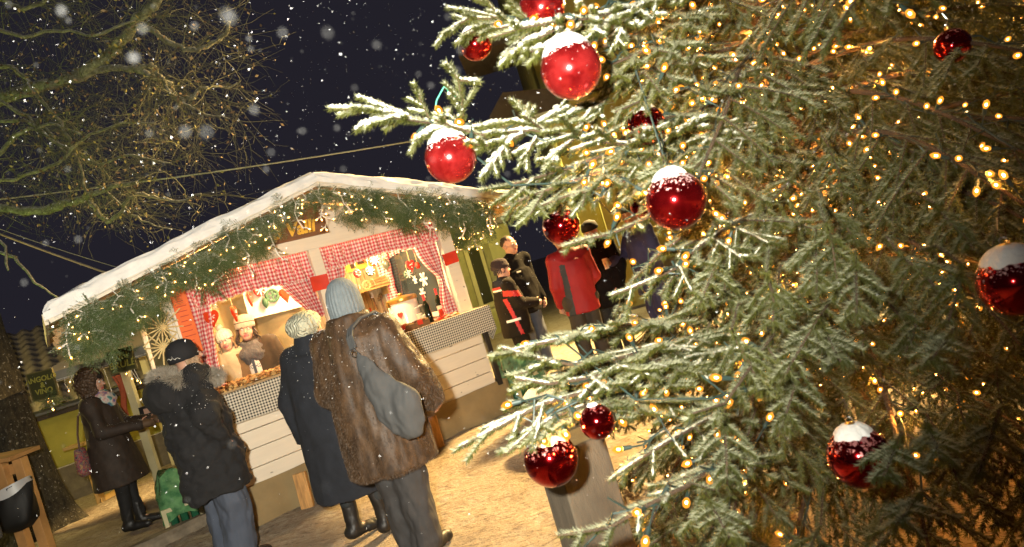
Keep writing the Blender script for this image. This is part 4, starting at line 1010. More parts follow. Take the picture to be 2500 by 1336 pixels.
def trunk(u, v):
    a = u * 6.283; z = 5.2 * v; r_ = .34 + .22 * math.exp(-z / .35) + .03 * noise.noise(Vector((math.cos(a) * 2, math.sin(a) * 2, z * 1.2))) + .015 * noise.noise(Vector((math.cos(a) * 7, math.sin(a) * 7, z * 4)))
    r_ += .06 * math.exp(-z / .3) * math.sin(a * 5 + 1); return (r_ * math.cos(a) - .02 * z, r_ * math.sin(a), z - .05)
m.grid(48, 60, trunk); m.build('trunk', TRB.m, lt, angle=80)
LIMBS = [([(-60, 262), (0, 243), (90, 215), (185, 190), (240, 150), (285, 118), (310, 85), (335, 55), (365, 25), (400, -20)], 8.0, 6.6, 13, 7),
 ([(185, 190), (240, 170), (300, 165), (340, 172), (375, 190), (415, 205), (422, 226), (432, 240), (476, 238)], 7.5, 6.9, 8, 4),
 ([(340, 168), (368, 160), (384, 174), (396, 196), (418, 232), (448, 242)], 7.2, 6.9, 5, 3), ([(470, 238), (490, 221), (520, 216), (580, 203)], 6.9, 6.9, 4, 1.5),
 ([(440, 240), (425, 265)], 6.9, 6.9, 4, 3), ([(440, 238), (460, 258), (500, 278), (560, 290)], 6.9, 6.7, 3, 1),
 ([(330, 62), (370, 75), (410, 100), (450, 120), (480, 122), (530, 102), (550, 80), (560, 52)], 6.9, 6.6, 5.5, 3),
 ([(-60, 505), (60, 517), (130, 510), (180, 497), (212, 480), (270, 456), (335, 446)], 8.2, 7.2, 12, 4),
 ([(214, 480), (232, 505), (250, 530), (268, 545), (296, 520), (304, 496), (330, 480)], 7.8, 7.4, 6, 3), ([(335, 470), (390, 488), (440, 490), (492, 474)], 7.4, 7.2, 4, 2),
 ([(240, 448), (260, 470), (300, 505), (345, 540), (420, 560)], 7.8, 7.2, 3, 1.2), ([(-40, 300), (60, 296), (110, 312), (170, 380)], 7.8, 7.4, 4, 2),
 ([(-40, 150), (20, 165), (55, 182), (78, 216), (150, 300), (190, 380), (210, 470)], 7.6, 7.2, 5, 2), ([(-40, 420), (20, 350), (52, 322), (120, 300), (200, 330)], 7.6, 7.3, 5, 2),
 ([(-30, -20), (20, 8), (60, 27), (92, 12), (130, -20)], 7.4, 7.0, 5, 3), ([(-40, 600), (40, 630), (85, 690), (140, 726)], 8, 7.6, 4, 1.5), ([(-40, 560), (10, 600), (20, 660)], 8, 7.6, 4, 2),
 ([(-40, 60), (60, 90), (150, 70), (230, 90), (330, 50)], 7.3, 6.6, 4, 2), ([(-40, 450), (60, 430), (140, 400), (220, 330), (300, 300), (380, 300)], 7.6, 6.8, 4, 1.5), ([(-40, 220), (70, 290), (140, 350), (240, 400), (330, 380), (420, 400)], 7.7, 7.0, 4, 1.5)]
m = MB(); seeds = []
tr_top = Vector((-.09, 0, 4.6))
for pts, Ya, Yb, ra, rb in LIMBS:
    n = len(pts); P = []
    for i in range(n - 1):
        for k in range(4):
            f = k / 4; u = (i + f) / (n - 1); q = wpt(at(pts[i][0] * (1 - f) + pts[i + 1][0] * f, pts[i][1] * (1 - f) + pts[i + 1][1] * f, Ya + (Yb - Ya) * u)); P.append(q + Vector([rg.gauss(0, .010) for _ in range(3)]))
    P.append(wpt(at(*pts[-1], Yb))); k = 7.3 / 1667
    rr = [1.25 * (ra + (rb - ra) * i / (len(P) - 1)) * k * (1 + rg.uniform(-.12, .12)) for i in range(len(P))]
    if pts[0][0] < -30 and ra >= 4:
        t0 = Vector((-.08, -.1, max(2.2, min(4.9, P[0].z - .5)))); P = [t0, t0.lerp(P[0], .5) + Vector((0, 0, .05))] + P; rr = [rr[0] * 1.5, rr[0] * 1.2] + rr
    m.tube(P, rr, 8)
    for i in range(3, len(P)): seeds.append((P[i], (P[i] - P[i - 1]).normalized()))
m.build('limbs', bark.m, lt, angle=80)
# twigs and withered leaves
m = MB(); LV, LFc, LM = [], [], []; second = []
def grow(p, d, L, r, droop, leaf):
    st = max(3, int(L / .13)); P = [p.copy()]; d = d.copy()
    for i in range(st):
        d = (d + Vector((rg.gauss(0, .28), rg.gauss(0, .28), rg.gauss(-droop, .25)))).normalized(); p = p + d * (L / st); P.append(p.copy())
        if rg.random() < leaf:
            a = Vector([rg.gauss(0, 1) for _ in range(3)]).normalized(); b = a.cross(Vector([rg.gauss(0, 1) for _ in range(3)])).normalized(); s = rg.uniform(.012, .026); b0 = len(LV); c0 = p + Vector([rg.gauss(0, .02) for _ in range(3)])
            LV.extend([c0, c0 + a * s + b * s * .6, c0 + a * s * 2.1, c0 + a * s - b * s * .6]); LFc.append((b0, b0 + 1, b0 + 2, b0 + 3)); LM.append(rg.choice((0, 0, 1, 1, 2)))
    m.tube(P, [r * (1 - .7 * i / st) for i in range(st + 1)], 3, 0, None, False); return P
W0 = Vector((-6.38, 8.2, 0))
def inside(p, marg=0):
    x, y, z = proj(p + W0); return x < 655 - marg and y < 560 - .25 * max(0, x - 350) and y < 900
for it in range(300):
    p, d = rg.choice(seeds); dd = (d * .5 + Vector((rg.uniform(-.6, 1.0), rg.uniform(-.8, .4), rg.uniform(-.9, .9)))).normalized()
    if not inside(p + dd * .5): continue
    P = grow(p, dd, rg.uniform(.5, 1.1), rg.uniform(.0022, .0048), .05, .2); second += [(P[i], (P[i] - P[i - 1]).normalized()) for i in range(1, len(P))]
third = list(second)
for it in range(2700):
    p, d = rg.choice(second if rg.random() < .8 else seeds); dd = (d * .7 + Vector((rg.gauss(0, .6), rg.gauss(0, .6), rg.gauss(-.15, .6)))).normalized()
    if not inside(p + dd * .3): continue
    grow(p, dd, rg.uniform(.22, .62), rg.uniform(.0013, .0026), .12, .17)
m.build('twigs', TWIG, lt, angle=80)
raw_mesh('withered_leaves', np.array([tuple(v) for v in LV]), np.array(LFc), [mat('brown_leaf', (.11, .072, .035), .8, .3), mat('tan_leaf', (.20, .15, .075), .8, .3), mat('olive_leaf', (.16, .15, .03), .8, .3)], LM, parent=lt, smooth=False)['kind'] = 'stuff'
# ================================================================== the lit spruce
TX, TY = 1.47, 3.25
rt = np.random.default_rng(5); rp = random.Random(5)
spruce = tag(empty('spruce_tree', T(TX, TY, 0)), 'big frosted spruce wound with warm fairy lights and hung with red baubles', 'tree')
TO = Vector((TX, TY, 0))
WOODM = mat('spruce_bark', (.055, .033, .018), .9, .35, 14, bump=.5, bscale=60)
SEG = []                    # shoots: (p0, p1, frost, snow)
wood = MB(); AXES = []
BND = [(-400, 1400), (60, 1450), (150, 1500), (260, 1500), (330, 1430), (400, 1330), (470, 1380), (505, 1520), (600, 1640), (700, 1620), (760, 1560), (790, 1330), (850, 1265), (950, 1275), (1000, 1400), (1060, 1480), (1180, 1500), (1700, 1470)]
def clear(p, j=0):
    """keep the gap the photograph leaves open at the tree's left outline, and room round the lens"""
    q = p - CAMP
    if q.length < 1.12: return False
    x, y, z = proj(p)
    if z < .3: return q.length > 1.2 and p.y < 0
    return x > np.interp(y, [b[0] for b in BND], [b[1] for b in BND]) + j
def shoot(P, frost, snow):
    for i in range(len(P) - 1): SEG.append((P[i], P[i + 1], frost, snow))
UPV = Vector((0, 0, 1))
def sidebranches(P, spacing, lf, frost, snow, droop=.25, ang=.95, level=2, chk=True, minl=.05):
    """alternate side branches in the plane of the bough, the longer ones with side shoots of their own"""
    L = [0]
    for i in range(1, len(P)): L.append(L[-1] + (P[i] - P[i - 1]).length)
    tot = L[-1]; s = spacing * (1.2 if level == 2 else .8); sd = 1
    while s < tot * .97:
        i = max(1, min(len(P) - 1, int(np.searchsorted(L, s)))); f = (s - L[i - 1]) / max(1e-6, L[i] - L[i - 1]); p = P[i - 1].lerp(P[i], f); d = (P[i] - P[i - 1]).normalized()
        side = d.cross(UPV)
        if side.length < .15: side = d.cross(Vector((rp.gauss(0, 1), rp.gauss(0, 1), .2)))
        side.normalize(); rem = tot - s; l = max(minl, lf * (.25 * tot + .75 * rem) * rp.uniform(.65, 1.15)) if level == 2 else max(minl, lf * rem * rp.uniform(.5, 1.15) + .045)
        a = ang * rp.uniform(.8, 1.15); e = (d * math.cos(a) + side * sd * math.sin(a) + Vector((0, 0, -droop * rp.uniform(.4, 1.6))) + Vector([rp.gauss(0, .10) for _ in range(3)])).normalized()
        n = max(2, int(l / .07)); Q = [p.copy()]; q = p.copy()
        for k in range(n):
            e = (e + Vector((rp.gauss(0, .05), rp.gauss(0, .05), -droop * .16 + rp.gauss(0, .04)))).normalized(); q = q + e * (l / n)
            if chk and not clear(q, rp.gauss(0, 18)): break
            Q.append(q.copy())
        if len(Q) > 1:
            fr = max(0, min(1, frost * rp.uniform(.5, 1.3))); sn = snow * rp.uniform(.4, 1.2)
            shoot(Q, fr, sn)
            if level == 2 and l > .13:
                wood.tube(Q, [.004 * (1 - .6 * k / len(Q)) for k in range(len(Q))], 4, 0, None, False)
                sidebranches(Q, .075, .55, fr, sn, droop * .9, .80, 1, chk, .06)
        sd = -sd; s += spacing * rp.uniform(.35, .7)
# --- whorls of boughs
whorl = 0.55; nb = 0
while whorl < 4.7:
    n = 8 if whorl < 3.4 else 7; a0 = rp.random() * 6.28
    for k in range(n):
        a = a0 + 6.283 * k / n + rp.uniform(-.25, .25); L = (2.05 - .23 * whorl) * rp.uniform(.8, 1.1)
        z0 = whorl + rp.uniform(-.08, .08); el = .16 - .12 * (whorl < 1.2) + rp.uniform(-.12, .12); d = Vector((math.cos(a), math.sin(a), el)).normalized()
        facing = (-d.x * TX - d.y * TY) / math.hypot(TX, TY); st = 16; P = [TO + Vector((0, 0, z0))]; q = P[0].copy()
        for i in range(st):
            u = i / st; d = (d + Vector((rp.gauss(0, .045), rp.gauss(0, .045), -.055 + .10 * max(0, u - .6) + rp.gauss(0, .025)))).normalized(); q = q + d * (L / st)
            if not clear(q, rp.gauss(0, 12)): break
            P.append(q.copy())
        if len(P) < 4: continue
        wood.tube(P, [.016 * (1 - .75 * i / st) for i in range(len(P))], 6, 0, None, False)
        x, y, z = proj(P[-1]); vis = facing > -.25 or whorl < 1.5
        if vis: AXES.append(P)
        out = P[len(P) // 8:]; frost = .85 if facing > 0 else .4
        shoot(P[len(P) // 3:], frost, .12)
        sidebranches(out, .125 if vis else .2, .40, frost * .9, .1, .34, .90, 2)
        nb += 1
    whorl += .185 * rp.uniform(.85, 1.15)
hg = random.Random(77)
for i in range(44):
    x, y = hg.uniform(1660, 2520), hg.uniform(330, 1290); Y = hg.uniform(1.6, 2.35) + .25 * (y < 500); dx = hg.choice((-1, 1)) * hg.uniform(10, 110); ln = hg.uniform(110, 230) * 1.6 / Y
    if any(abs(x + dx / 2 - bx) < 130 and -260 < y - by < 110 for bx, by in ((2098, 1118), (2478, 690), (1650, 490), (2325, 112), (1345, 1122))): continue
    P = [at(x + dx * (k / 6) + 5 * math.sin(k + i), y + ln * k / 6, Y + .10 * (k / 6 - .5) * hg.uniform(-1, 1)) for k in range(7)]
    up_ = P[0] + (TO + Vector((0, 0, P[0].z + .1)) - P[0]).normalized() * hg.uniform(.15, .4); P = [up_.lerp(P[0], .0), up_.lerp(P[0], .5) + Vector((0, 0, .03))] + P
    wood.tube(P, .0042, 4, 0, None, False); shoot(P, .62, .16)
    for sgn in (-1, 1):
        for k in range(3, 8):
            l = hg.uniform(.08, .15) * (1 - (k - 2) / 9); d = ((P[k + 1] - P[k]).normalized() * .6 + RC * sgn * .75 + Vector((0, hg.uniform(-.25, .25), 0))).normalized(); shoot([P[k], P[k] + d * l * .5, P[k] + d * l + Vector((0, 0, -.012))], .55, .15)
# --- the boughs that reach out towards the stall, drawn bough by bough
def bough(pts, frost, snow, r0=.008, side=(.075, .32), droop=.2, level=2, axis=True):
    P = []
    for i in range(len(pts) - 1):
        for k in range(3):
            f = k / 3; P.append(at(*[pts[i][c] * (1 - f) + pts[i + 1][c] * f for c in range(3)]))
    P.append(at(*pts[-1])); P = P[::-1]          # from inside to tip
    wood.tube(P, [r0 * (1 - .6 * i / len(P)) for i in range(len(P))], 6, 0, None, False); shoot(P, frost, snow)
    if side: sidebranches(P, side[0], side[1], frost, snow, droop, .8, level, False)
    if axis: AXES.append(P[:max(4, int(len(P) * .72))])
    return P
def twig(pts, frost, snow, side=(.035, .3)):
    P = [at(*p) for p in pts][::-1]; Q = []
    for i in range(len(P) - 1): Q += [P[i], P[i].lerp(P[i + 1], .5)]
    Q.append(P[-1]); wood.tube(Q, .0035, 4, 0, None, False); shoot(Q, frost, snow)
    if side: sidebranches(Q, side[0], side[1], frost, snow, .1, .75, 1, False)
S1 = 1.0
for q in ([(1345, 205, 1.95), (1440, 180, 2.0), (1560, 130, 2.1), (1700, 70, 2.4)], [(1440, 225, 2.05), (1540, 190, 2.1), (1640, 150, 2.3), (1780, 120, 2.6)], [(1420, 120, 2.05), (1500, 110, 2.1), (1600, 60, 2.3), (1720, 0, 2.6)], [(1500, 275, 2.1), (1580, 240, 2.15), (1680, 215, 2.35), (1800, 190, 2.7)], [(1480, 60, 2.3), (1570, 30, 2.4), (1680, -30, 2.6)], [(1530, 330, 2.1), (1620, 290, 2.2), (1740, 260, 2.5)]): bough(q, .9, .25, .007, (.09, .36), .25)
bough([(803, 266, 1.95), (880, 268, 1.95), (960, 276, 1.96), (1070, 305, 1.98), (1180, 330, 2.0), (1300, 318, 2.05), (1420, 340, 2.1), (1540, 356, 2.2), (1700, 330, 2.5), (1850, 300, 2.9)], 1, S1, .0055, (.13, .20), .1)
for w in ([(1098, 160, 1.97), (1118, 195, 1.97), (1128, 240, 1.97), (1132, 300, 1.99)], [(1163, 200, 1.95), (1124, 196, 1.97)], [(884, 306, 1.92), (920, 296, 1.93), (1000, 285, 1.96)], [(904, 246, 1.98), (940, 262, 1.97), (985, 278, 1.96)], [(1022, 236, 1.98), (1035, 262, 1.98), (1052, 300, 1.98)],
          [(1012, 345, 1.95), (1040, 325, 1.96), (1090, 312, 1.98)], [(1180, 430, 1.97), (1205, 400, 1.98), (1240, 350, 2.02), (1280, 325, 2.04)], [(1265, 255, 2.07), (1290, 280, 2.06), (1320, 318, 2.05)], [(1150, 352, 1.94), (1190, 355, 1.97), (1260, 335, 2.03)], [(1280, 400, 2.02), (1290, 370, 2.04), (1310, 335, 2.05)],
          [(1370, 262, 2.1), (1340, 285, 2.08), (1290, 318, 2.05)], [(1440, 255, 2.12), (1410, 265, 2.1), (1350, 300, 2.08)], [(1450, 300, 2.1), (1468, 245, 2.12), (1420, 300, 2.1), (1400, 332, 2.1)], [(1225, 300, 2.02), (1190, 305, 2.0), (1130, 318, 1.99)], [(1085, 272, 2.0), (1110, 295, 1.99), (1160, 322, 2.0)], [(1350, 395, 2.04), (1365, 370, 2.06), (1400, 342, 2.1)]): twig(w, 1, S1 * .9)
bough([(1200, 92, 1.72), (1270, 70, 1.74), (1340, 56, 1.77), (1440, 45, 1.85), (1540, 20, 2.0), (1650, -20, 2.3), (1800, -60, 2.7)], 1, S1, .0055, (.13, .22), .1)
for w in ([(1240, 138, 1.73), (1285, 110, 1.75), (1350, 75, 1.78)], [(1280, 130, 1.75), (1330, 118, 1.78), (1420, 60, 1.84)], [(1450, 80, 1.8), (1480, 60, 1.85), (1520, 30, 1.95)], [(1410, 20, 1.85), (1440, 35, 1.86), (1480, 38, 1.9)], [(1505, 110, 1.9), (1520, 70, 1.93), (1545, 22, 2.0)]): twig(w, 1, S1)
bough([(1092, 20, 2.2), (1150, 28, 2.2), (1220, 45, 2.2), (1290, 70, 2.2), (1380, 80, 2.25), (1500, 60, 2.4), (1640, 20, 2.7)], 1, S1 * .6, .005, (.12, .22), .1)
for w in ([(1086, 85, 2.16), (1110, 65, 2.17), (1150, 42, 2.19)], [(1130, 92, 2.15), (1170, 70, 2.17), (1225, 52, 2.2)], [(1180, 80, 2.18), (1215, 70, 2.19), (1260, 62, 2.2)], [(1160, -5, 2.22), (1190, 10, 2.2), (1230, 42, 2.2)], [(1235, 140, 2.15), (1265, 105, 2.17), (1300, 75, 2.2)], [(1120, 50, 2.2), (1160, 45, 2.2), (1200, 46, 2.2)], [(1240, -5, 2.2), (1260, 20, 2.2), (1300, 60, 2.2)]): twig(w, 1, S1 * .5)
bough([(1205, 462, 2.15), (1290, 440, 2.15), (1390, 410, 2.2), (1500, 370, 2.25), (1620, 320, 2.4), (1760, 290, 2.7)], 1, .30, .008, (.085, .36), .15)
bough([(1230, 505, 2.1), (1320, 470, 2.12), (1420, 435, 2.15), (1530, 400, 2.2), (1650, 370, 2.35), (1800, 340, 2.7)], 1, .30, .008, (.085, .34), .2)
bough([(1290, 515, 2.05), (1380, 480, 2.08), (1480, 455, 2.1), (1600, 420, 2.2), (1720, 400, 2.4)], 1, .28, .007, (.085, .32), .2)
bough([(1376, 602, 2.0), (1430, 585, 2.0), (1490, 572, 2.05), (1550, 548, 2.1), (1640, 500, 2.3)], 1, .3, .006, (.09, .3), .2)
bough([(1492, 722, 1.9), (1540, 705, 1.9), (1600, 680, 1.92), (1650, 655, 1.95), (1710, 600, 2.05), (1790, 545, 2.2), (1900, 500, 2.5)], 1, .35, .007, (.09, .34), .25)
bough([(1500, 770, 2.2), (1540, 690, 2.2), (1610, 620, 2.2), (1680, 570, 2.3), (1780, 520, 2.5)], .9, .25, .006, (.09, .2), .3)
bough([(1216, 868, 1.95), (1290, 846, 1.98), (1380, 826, 2.0), (1470, 805, 2.1), (1560, 788, 2.2), (1700, 776, 2.5)], 1, .34, .008, (.085, .34), .05)
bough([(1225, 850, 1.85), (1300, 872, 1.88), (1390, 890, 1.92), (1480, 885, 2.0), (1600, 850, 2.2), (1750, 800, 2.6)], 1, .40, .009, (.085, .36), .1)
bough([(1260, 925, 1.8), (1340, 938, 1.82), (1430, 925, 1.88), (1530, 900, 1.98), (1650, 870, 2.2), (1800, 840, 2.6)], 1, .40, .009, (.085, .36), .12)
bough([(1122, 1092, 1.78), (1190, 1058, 1.78), (1260, 1020, 1.8), (1330, 985, 1.84), (1420, 960, 1.9), (1540, 935, 2.05), (1680, 900, 2.35)], 1, .36, .008, (.09, .32), .12)
bough([(1240, 1105, 1.72), (1290, 1060, 1.74), (1350, 1020, 1.78), (1430, 990, 1.84), (1540, 970, 2.0), (1680, 950, 2.3)], 1, .34, .007, (.09, .32), .15)
bough([(1490, 1172, 1.8), (1550, 1130, 1.8), (1620, 1085, 1.84), (1700, 1040, 1.95), (1800, 980, 2.2)], 1, .35, .007, (.09, .34), .2)
bough([(1362, 1308, 1.55), (1420, 1300, 1.55), (1490, 1288, 1.57), (1580, 1235, 1.62), (1680, 1185, 1.7), (1760, 1130, 1.85), (1860, 1060, 2.1)], 1, .3, .008, (.08, .25), .12)
bough([(1690, 1010, 1.5), (1770, 985, 1.55), (1830, 900, 1.65), (1900, 800, 1.9)], .9, .25, .006, (.08, .3), .6)
for (x, y, x2, y2, Y) in ((1768, 1000, 1776, 1196, 1.55), (2088, 610, 2092, 790, 1.6), (2000, 770, 1905, 935, 1.6), (2000, 780, 2060, 900, 1.65), (1990, 560, 1995, 720, 1.75), (2200, 1060, 2150, 1180, 1.5), (2260, 1030, 2300, 1130, 1.55), (1960, 880, 1900, 1070, 1.65), (2330, 800, 2260, 900, 1.5), (1760, 620, 1700, 760, 1.9), (2440, 1000, 2380, 1180, 1.55), (2250, 1200, 2180, 1290, 1.5), (1720, 1200, 1790, 1330, 1.5), (1620, 380, 1600, 460, 1.9)):
    P = [at(x + (x2 - x) * i / 6, y + (y2 - y) * i / 6, Y + .05 * math.sin(i)) for i in range(7)]; wood.tube(P, .004, 4, 0, None, False); shoot(P, 1, .30)
    for sgn in (-1, 1):
        for i in range(1, 6):
            l = .10 * (1 - i / 8) * rp.uniform(.7, 1.2); d = ((P[i + 1] - P[i]).normalized() * .65 + RC * sgn * .75 + Vector((0, rp.uniform(-.2, .2), 0))).normalized(); shoot([P[i], P[i] + d * l * .5, P[i] + d * l + Vector((0, 0, -.008))], .9, .24)
wood.v = [tuple(Vector(v) - TO) for v in wood.v]
wood.build('branches', WOODM, spruce, angle=80)
m = MB(); m.tube([(.02 * math.sin(z * 2), .02 * math.cos(z * 3), z) for z in np.linspace(-.05, 5.2, 24)], [.085 * (1 - .13 * z) for z in np.linspace(0, 5.2, 24)], 14); m.build('trunk', WOODM, spruce, angle=80)
A = np.array([tuple(s[0] - TO) for s in SEG]); B = np.array([tuple(s[1] - TO) for s in SEG]); FRO = np.array([s[2] for s in SEG]); SNO = np.array([s[3] for s in SEG])
Cm = np.array([[TX, TY, 0]]) - np.array([tuple(CAMP)]); dist = np.linalg.norm((A + B) / 2 + Cm, axis=1)
print('SHOOTS', len(SEG), 'metres', np.linalg.norm(B - A, axis=1).sum(), 'boughs', nb)
NEEDLE = needle_mat('spruce_needles', (.031, .037, .005), (.060, .064, .009), (.275, .285, .19))
near = dist < 2.35
arr = []
key = SNO > .3
for msk, den, nl, nw in ((key, 3200, .0180, .0022), (near & ~key, 2500, .0195, .0023), (~near & ~key, 1500, .0200, .0031)):
    if msk.any(): arr.append(needle_arrays(A[msk], B[msk], FRO[msk], den, nl, nw, .82))
V = np.concatenate([a[0] for a in arr]); fr = np.concatenate([a[2] for a in arr]); Fc = np.arange(len(V), dtype=np.int32).reshape(-1, 3)
print('NEEDLES', len(Fc))
raw_mesh('needles', V, Fc, NEEDLE, parent=spruce, attr={'frost': fr}, smooth=False)['kind'] = 'stuff'
# snow lying along the upper side of the shoots
def snow_lumps(A, B, S):
    keep = (S > .3) & (rt.random(len(S)) < .86); A, B, S = A[keep], B[keep], S[keep]; K, n = 7, 6; D, U, Wv, L = seg_frames(B - A)
    U = np.cross(D, np.array([[0, 0, 1.]])); U /= np.linalg.norm(U, axis=1)[:, None] + 1e-6; Wv = np.cross(U, D); hor = np.clip(1.25 - np.abs(D[:, 2]), .25, 1)
    Rr = (.0016 + .0058 * S) * hor; N = len(A); V = np.empty((N, K, n, 3), np.float32)
    for k in range(K):
        t = k / (K - 1); rad = Rr * (.25 + 1.15 * rt.random(N)) * (.4 if k in (0, K - 1) else 1)
        c = A + (B - A) * (t * 1.04 - .02) + np.array([[0, 0, 1.]]) * (Rr * .75 + .002)[:, None] + Wv * (Rr * .15)[:, None]
        for j in range(n):
            a = 2 * math.pi * j / n; V[:, k, j] = c + rt.normal(0, .0011, (N, 3)) + U * (np.cos(a) * rad * 1.15)[:, None] + Wv * (np.sin(a) * rad * .85)[:, None]
    q = []
    base = (np.arange(N) * K * n)[:, None]
    for k in range(K - 1):
        for j in range(n): q.append(base + np.array([[k * n + j, k * n + (j + 1) % n, (k + 1) * n + (j + 1) % n, (k + 1) * n + j]]))
    for k in (0, K - 1):
        o = [k * n + j for j in range(n)]
        q.append(base + np.array([[o[0], o[1], o[2], o[3]]])); q.append(base + np.array([[o[0], o[3], o[4], o[5]]]))
    return V.reshape(-1, 3), np.concatenate(q)
V, Q = snow_lumps(A, B, SNO)
FROSTSNOW = mat('frosty_snow', (.46, .46, .38), .85, .15, 30, bump=.5, bscale=90)
raw_mesh('lying_snow', V, Q, FROSTSNOW, parent=spruce, smooth=True)
# --- strings of warm lights wound along the boughs
TREE_ME = bulb_mesh('tree_bulb', GREENWIRE, AMB, 1.25)
rb = random.Random(3); cand = []
for P in AXES:
    vis = [p for p in P if -60 < proj(p)[0] < 2620 and -60 < proj(p)[1] < 1420 and proj(p)[2] > .5]
    if len(vis) >= 4: cand.append(vis)
cand.sort(key=lambda P: P[0].z + .02 * P[0].x)
NS = 11; per = math.ceil(len(cand) / NS); LBL_H = ['lowest', 'second lowest', 'third lowest', 'fourth from the ground', 'fifth from the ground', 'sixth from the ground', 'seventh from the ground', 'fourth highest', 'third highest', 'second highest', 'topmost visible']
for si in range(NS):
    o = tag(empty('fairy_lights', T(TX, TY, 0)), 'dark cable of warm bulbs wound through the spruce boughs, ' + LBL_H[si] + ' string', 'string lights', 'fairy light strings in the spruce')
    m = MB(); bl = []; last = None
    for P in cand[si * per:(si + 1) * per]:
        path = [p + Vector((rb.gauss(0, .018), rb.gauss(0, .018), rb.gauss(.005, .02))) for p in P]
        path = path if last is None or (path[0] - last).length < (path[-1] - last).length else path[::-1]
        if last is not None:
            mid = last.lerp(path[0], .5) - Vector((0, 0, .10)); 
            if (last - path[0]).length < .7: m.tube([p - TO for p in (last, mid, path[0])], .0032, 5, 0, None, False)
        m.tube([p - TO for p in path], .0034, 5, 0, None, False); last = path[-1]
        for i in range(len(path) - 1):
            sl = (path[i + 1] - path[i]).length
            for k in range(int(sl / .052 + rb.random())):
                p = path[i].lerp(path[i + 1], rb.random()); d = Vector((rb.gauss(-.25, .6), rb.gauss(-.55, .6), rb.gauss(0, .6))).normalized(); e = p + d * rb.uniform(.025, .085)
                m.tube([p - TO, e - TO], .0026, 4, 0, None, False); bl.append((e - TO, d))
    m.build('cable', GREENWIRE, o); rb.shuffle(bl)
    bl.sort(key=lambda q: not (-20 < proj(q[0] + TO)[0] < 2520 and -20 < proj(q[0] + TO)[1] < 1356))
    for p, d in bl[:98]: link('bulb', TREE_ME, o, frame(p, d))
    GLOW.extend((p + TO + d * .014, 6.0) for p, d in bl[:98:8])
    print('string', si, len(bl))
m = MB(); pts = [at(x, y, 2.0) for x, y in ((1062, 268), (1066, 245), (1076, 226), (1084, 212), (1092, 218), (1096, 230), (1112, 236), (1128, 230))]
m.tube(pts, .0022, 5); tag(m.build('green_string', mat('green_thread', (.03, .30, .20), .6, 0)), 'loose loop of bright green string on the snowy bough tip', 'string')
# --- baubles
def ball_mat(name, dust, speck, seed):
    t = NT(name); co = t.coord('Object'); sp = t.new('ShaderNodeSeparateXYZ'); t.lk(co, sp.inputs[0])
    mp = t.new('ShaderNodeMapping'); mp.inputs['Location'].default_value = (seed, seed * .7, 0); t.lk(co, mp.inputs[0])
    up = t.ramp(t.math('DIVIDE', sp.outputs[2], .075), [(.05, (0, 0, 0)), (.9, (.55, .55, .55))])
    pk = t.math('ADD', t.noise(mp.outputs[0], 90, 3, .7), t.math('MULTIPLY', up, .5)); sf = t.ramp(pk, [(.70, (0, 0, 0)), (.76, (speck,) * 3)])
    df = t.math('MULTIPLY', t.ramp(t.noise(mp.outputs[0], 22, 4, .6), [(.3, (.35,) * 3), (.7, (1, 1, 1))]), dust)
    f = t.math('MAXIMUM', sf, df); t.base(t.mix(f, (.36, .004, .007), t.mix(sf, (.42, .075, .065), (.8, .76, .74))))
    t.lk(t.math('SUBTRACT', 1.0, f), t.p.inputs['Metallic']); t.lk(t.ramp(f, [(0, (.09,) * 3), (1, (.55,) * 3)]), t.p.inputs['Roughness'])
    t.bump(t.noise(co, 14, 2), .05, .01); t.p.inputs['Coat Weight'].default_value = .35; t.p.inputs['Coat Roughness'].default_value = .06; return t.m
BM = [ball_mat('red_glass_frosted', .30, .9, 1), ball_mat('red_glass', .07, .75, 2), ball_mat('red_glass_clean', .02, .5, 3)]
def bauble(px, py, dpx, dia, mi, snow, label, Y=None):
    Y = Y or FPX * dia / dpx; c = at(px, py, Y); r = dia / 2; o = tag(empty('bauble', T(*c) @ Rz(px * 1.0)), label, 'bauble', 'red baubles on the spruce')
    m = MB(); m.ell((0, 0, 0), r, 40); m.build('ball', BM[mi], o)
    m = MB(); m.lathe([(r * .16, r * .96), (r * .16, r * 1.16), (r * .10, r * 1.19), (.001, r * 1.2)], 14); m.build('cap', BRASS, o)
    m = MB(); m.tube([(r * .1 * math.cos(a), 0, r * 1.27 + r * .1 * math.sin(a)) for a in np.linspace(-1.57, 4.7, 12)], .0015, 5); m.tube([(0, 0, r * 1.36), (.006, 0, r * 1.6), (.0, .004, r * 2.0)], .0015, 5); m.build('hook', METAL, o)
    if snow:
        m = MB()
        def dome(u, v):
            a = u * 6.283; e = snow * (1 + .20 * noise.noise(Vector((math.cos(a) * 2.2, math.sin(a) * 2.2, px))) + .10 * noise.noise(Vector((math.cos(a) * 7, math.sin(a) * 7, px)))); th = e * v
            q = r * (1.004 + .17 * (1 - v ** 2.2) + .035 * noise.noise(Vector((math.cos(a) * v * 5, math.sin(a) * v * 5, py))) * (1 - v))
            if v > .999: q = r * .992
            return (q * math.sin(th) * math.cos(a) + 1e-5, q * math.sin(th) * math.sin(a), q * math.cos(th))
        m.grid(48, 14, dome); m.build('snow_cap', SNOW, o, angle=80)
    return o
bauble(1394, 168, 148, .15, 0, .95, 'large dusty red bauble with a thick snow cap, high among the snowy boughs')
bauble(1100, 385, 126, .15, 0, .85, 'dusty red bauble with snow cap hanging over the stall roof edge')
bauble(1161, 108, 80, .11, 1, .70, 'small dark red bauble with snow against the night sky')
bauble(1323, 18, 122, .15, 0, 0, 'red bauble above the topmost snowy bough, cut by the picture edge', 2.25)
bauble(1650, 490, 146, .15, 1, .62, 'large shiny red bauble with ragged snow over the hanging boughs')
bauble(1370, 552, 92, .13, 2, .75, 'shiny red bauble in front of the red jacket and the dark cap')
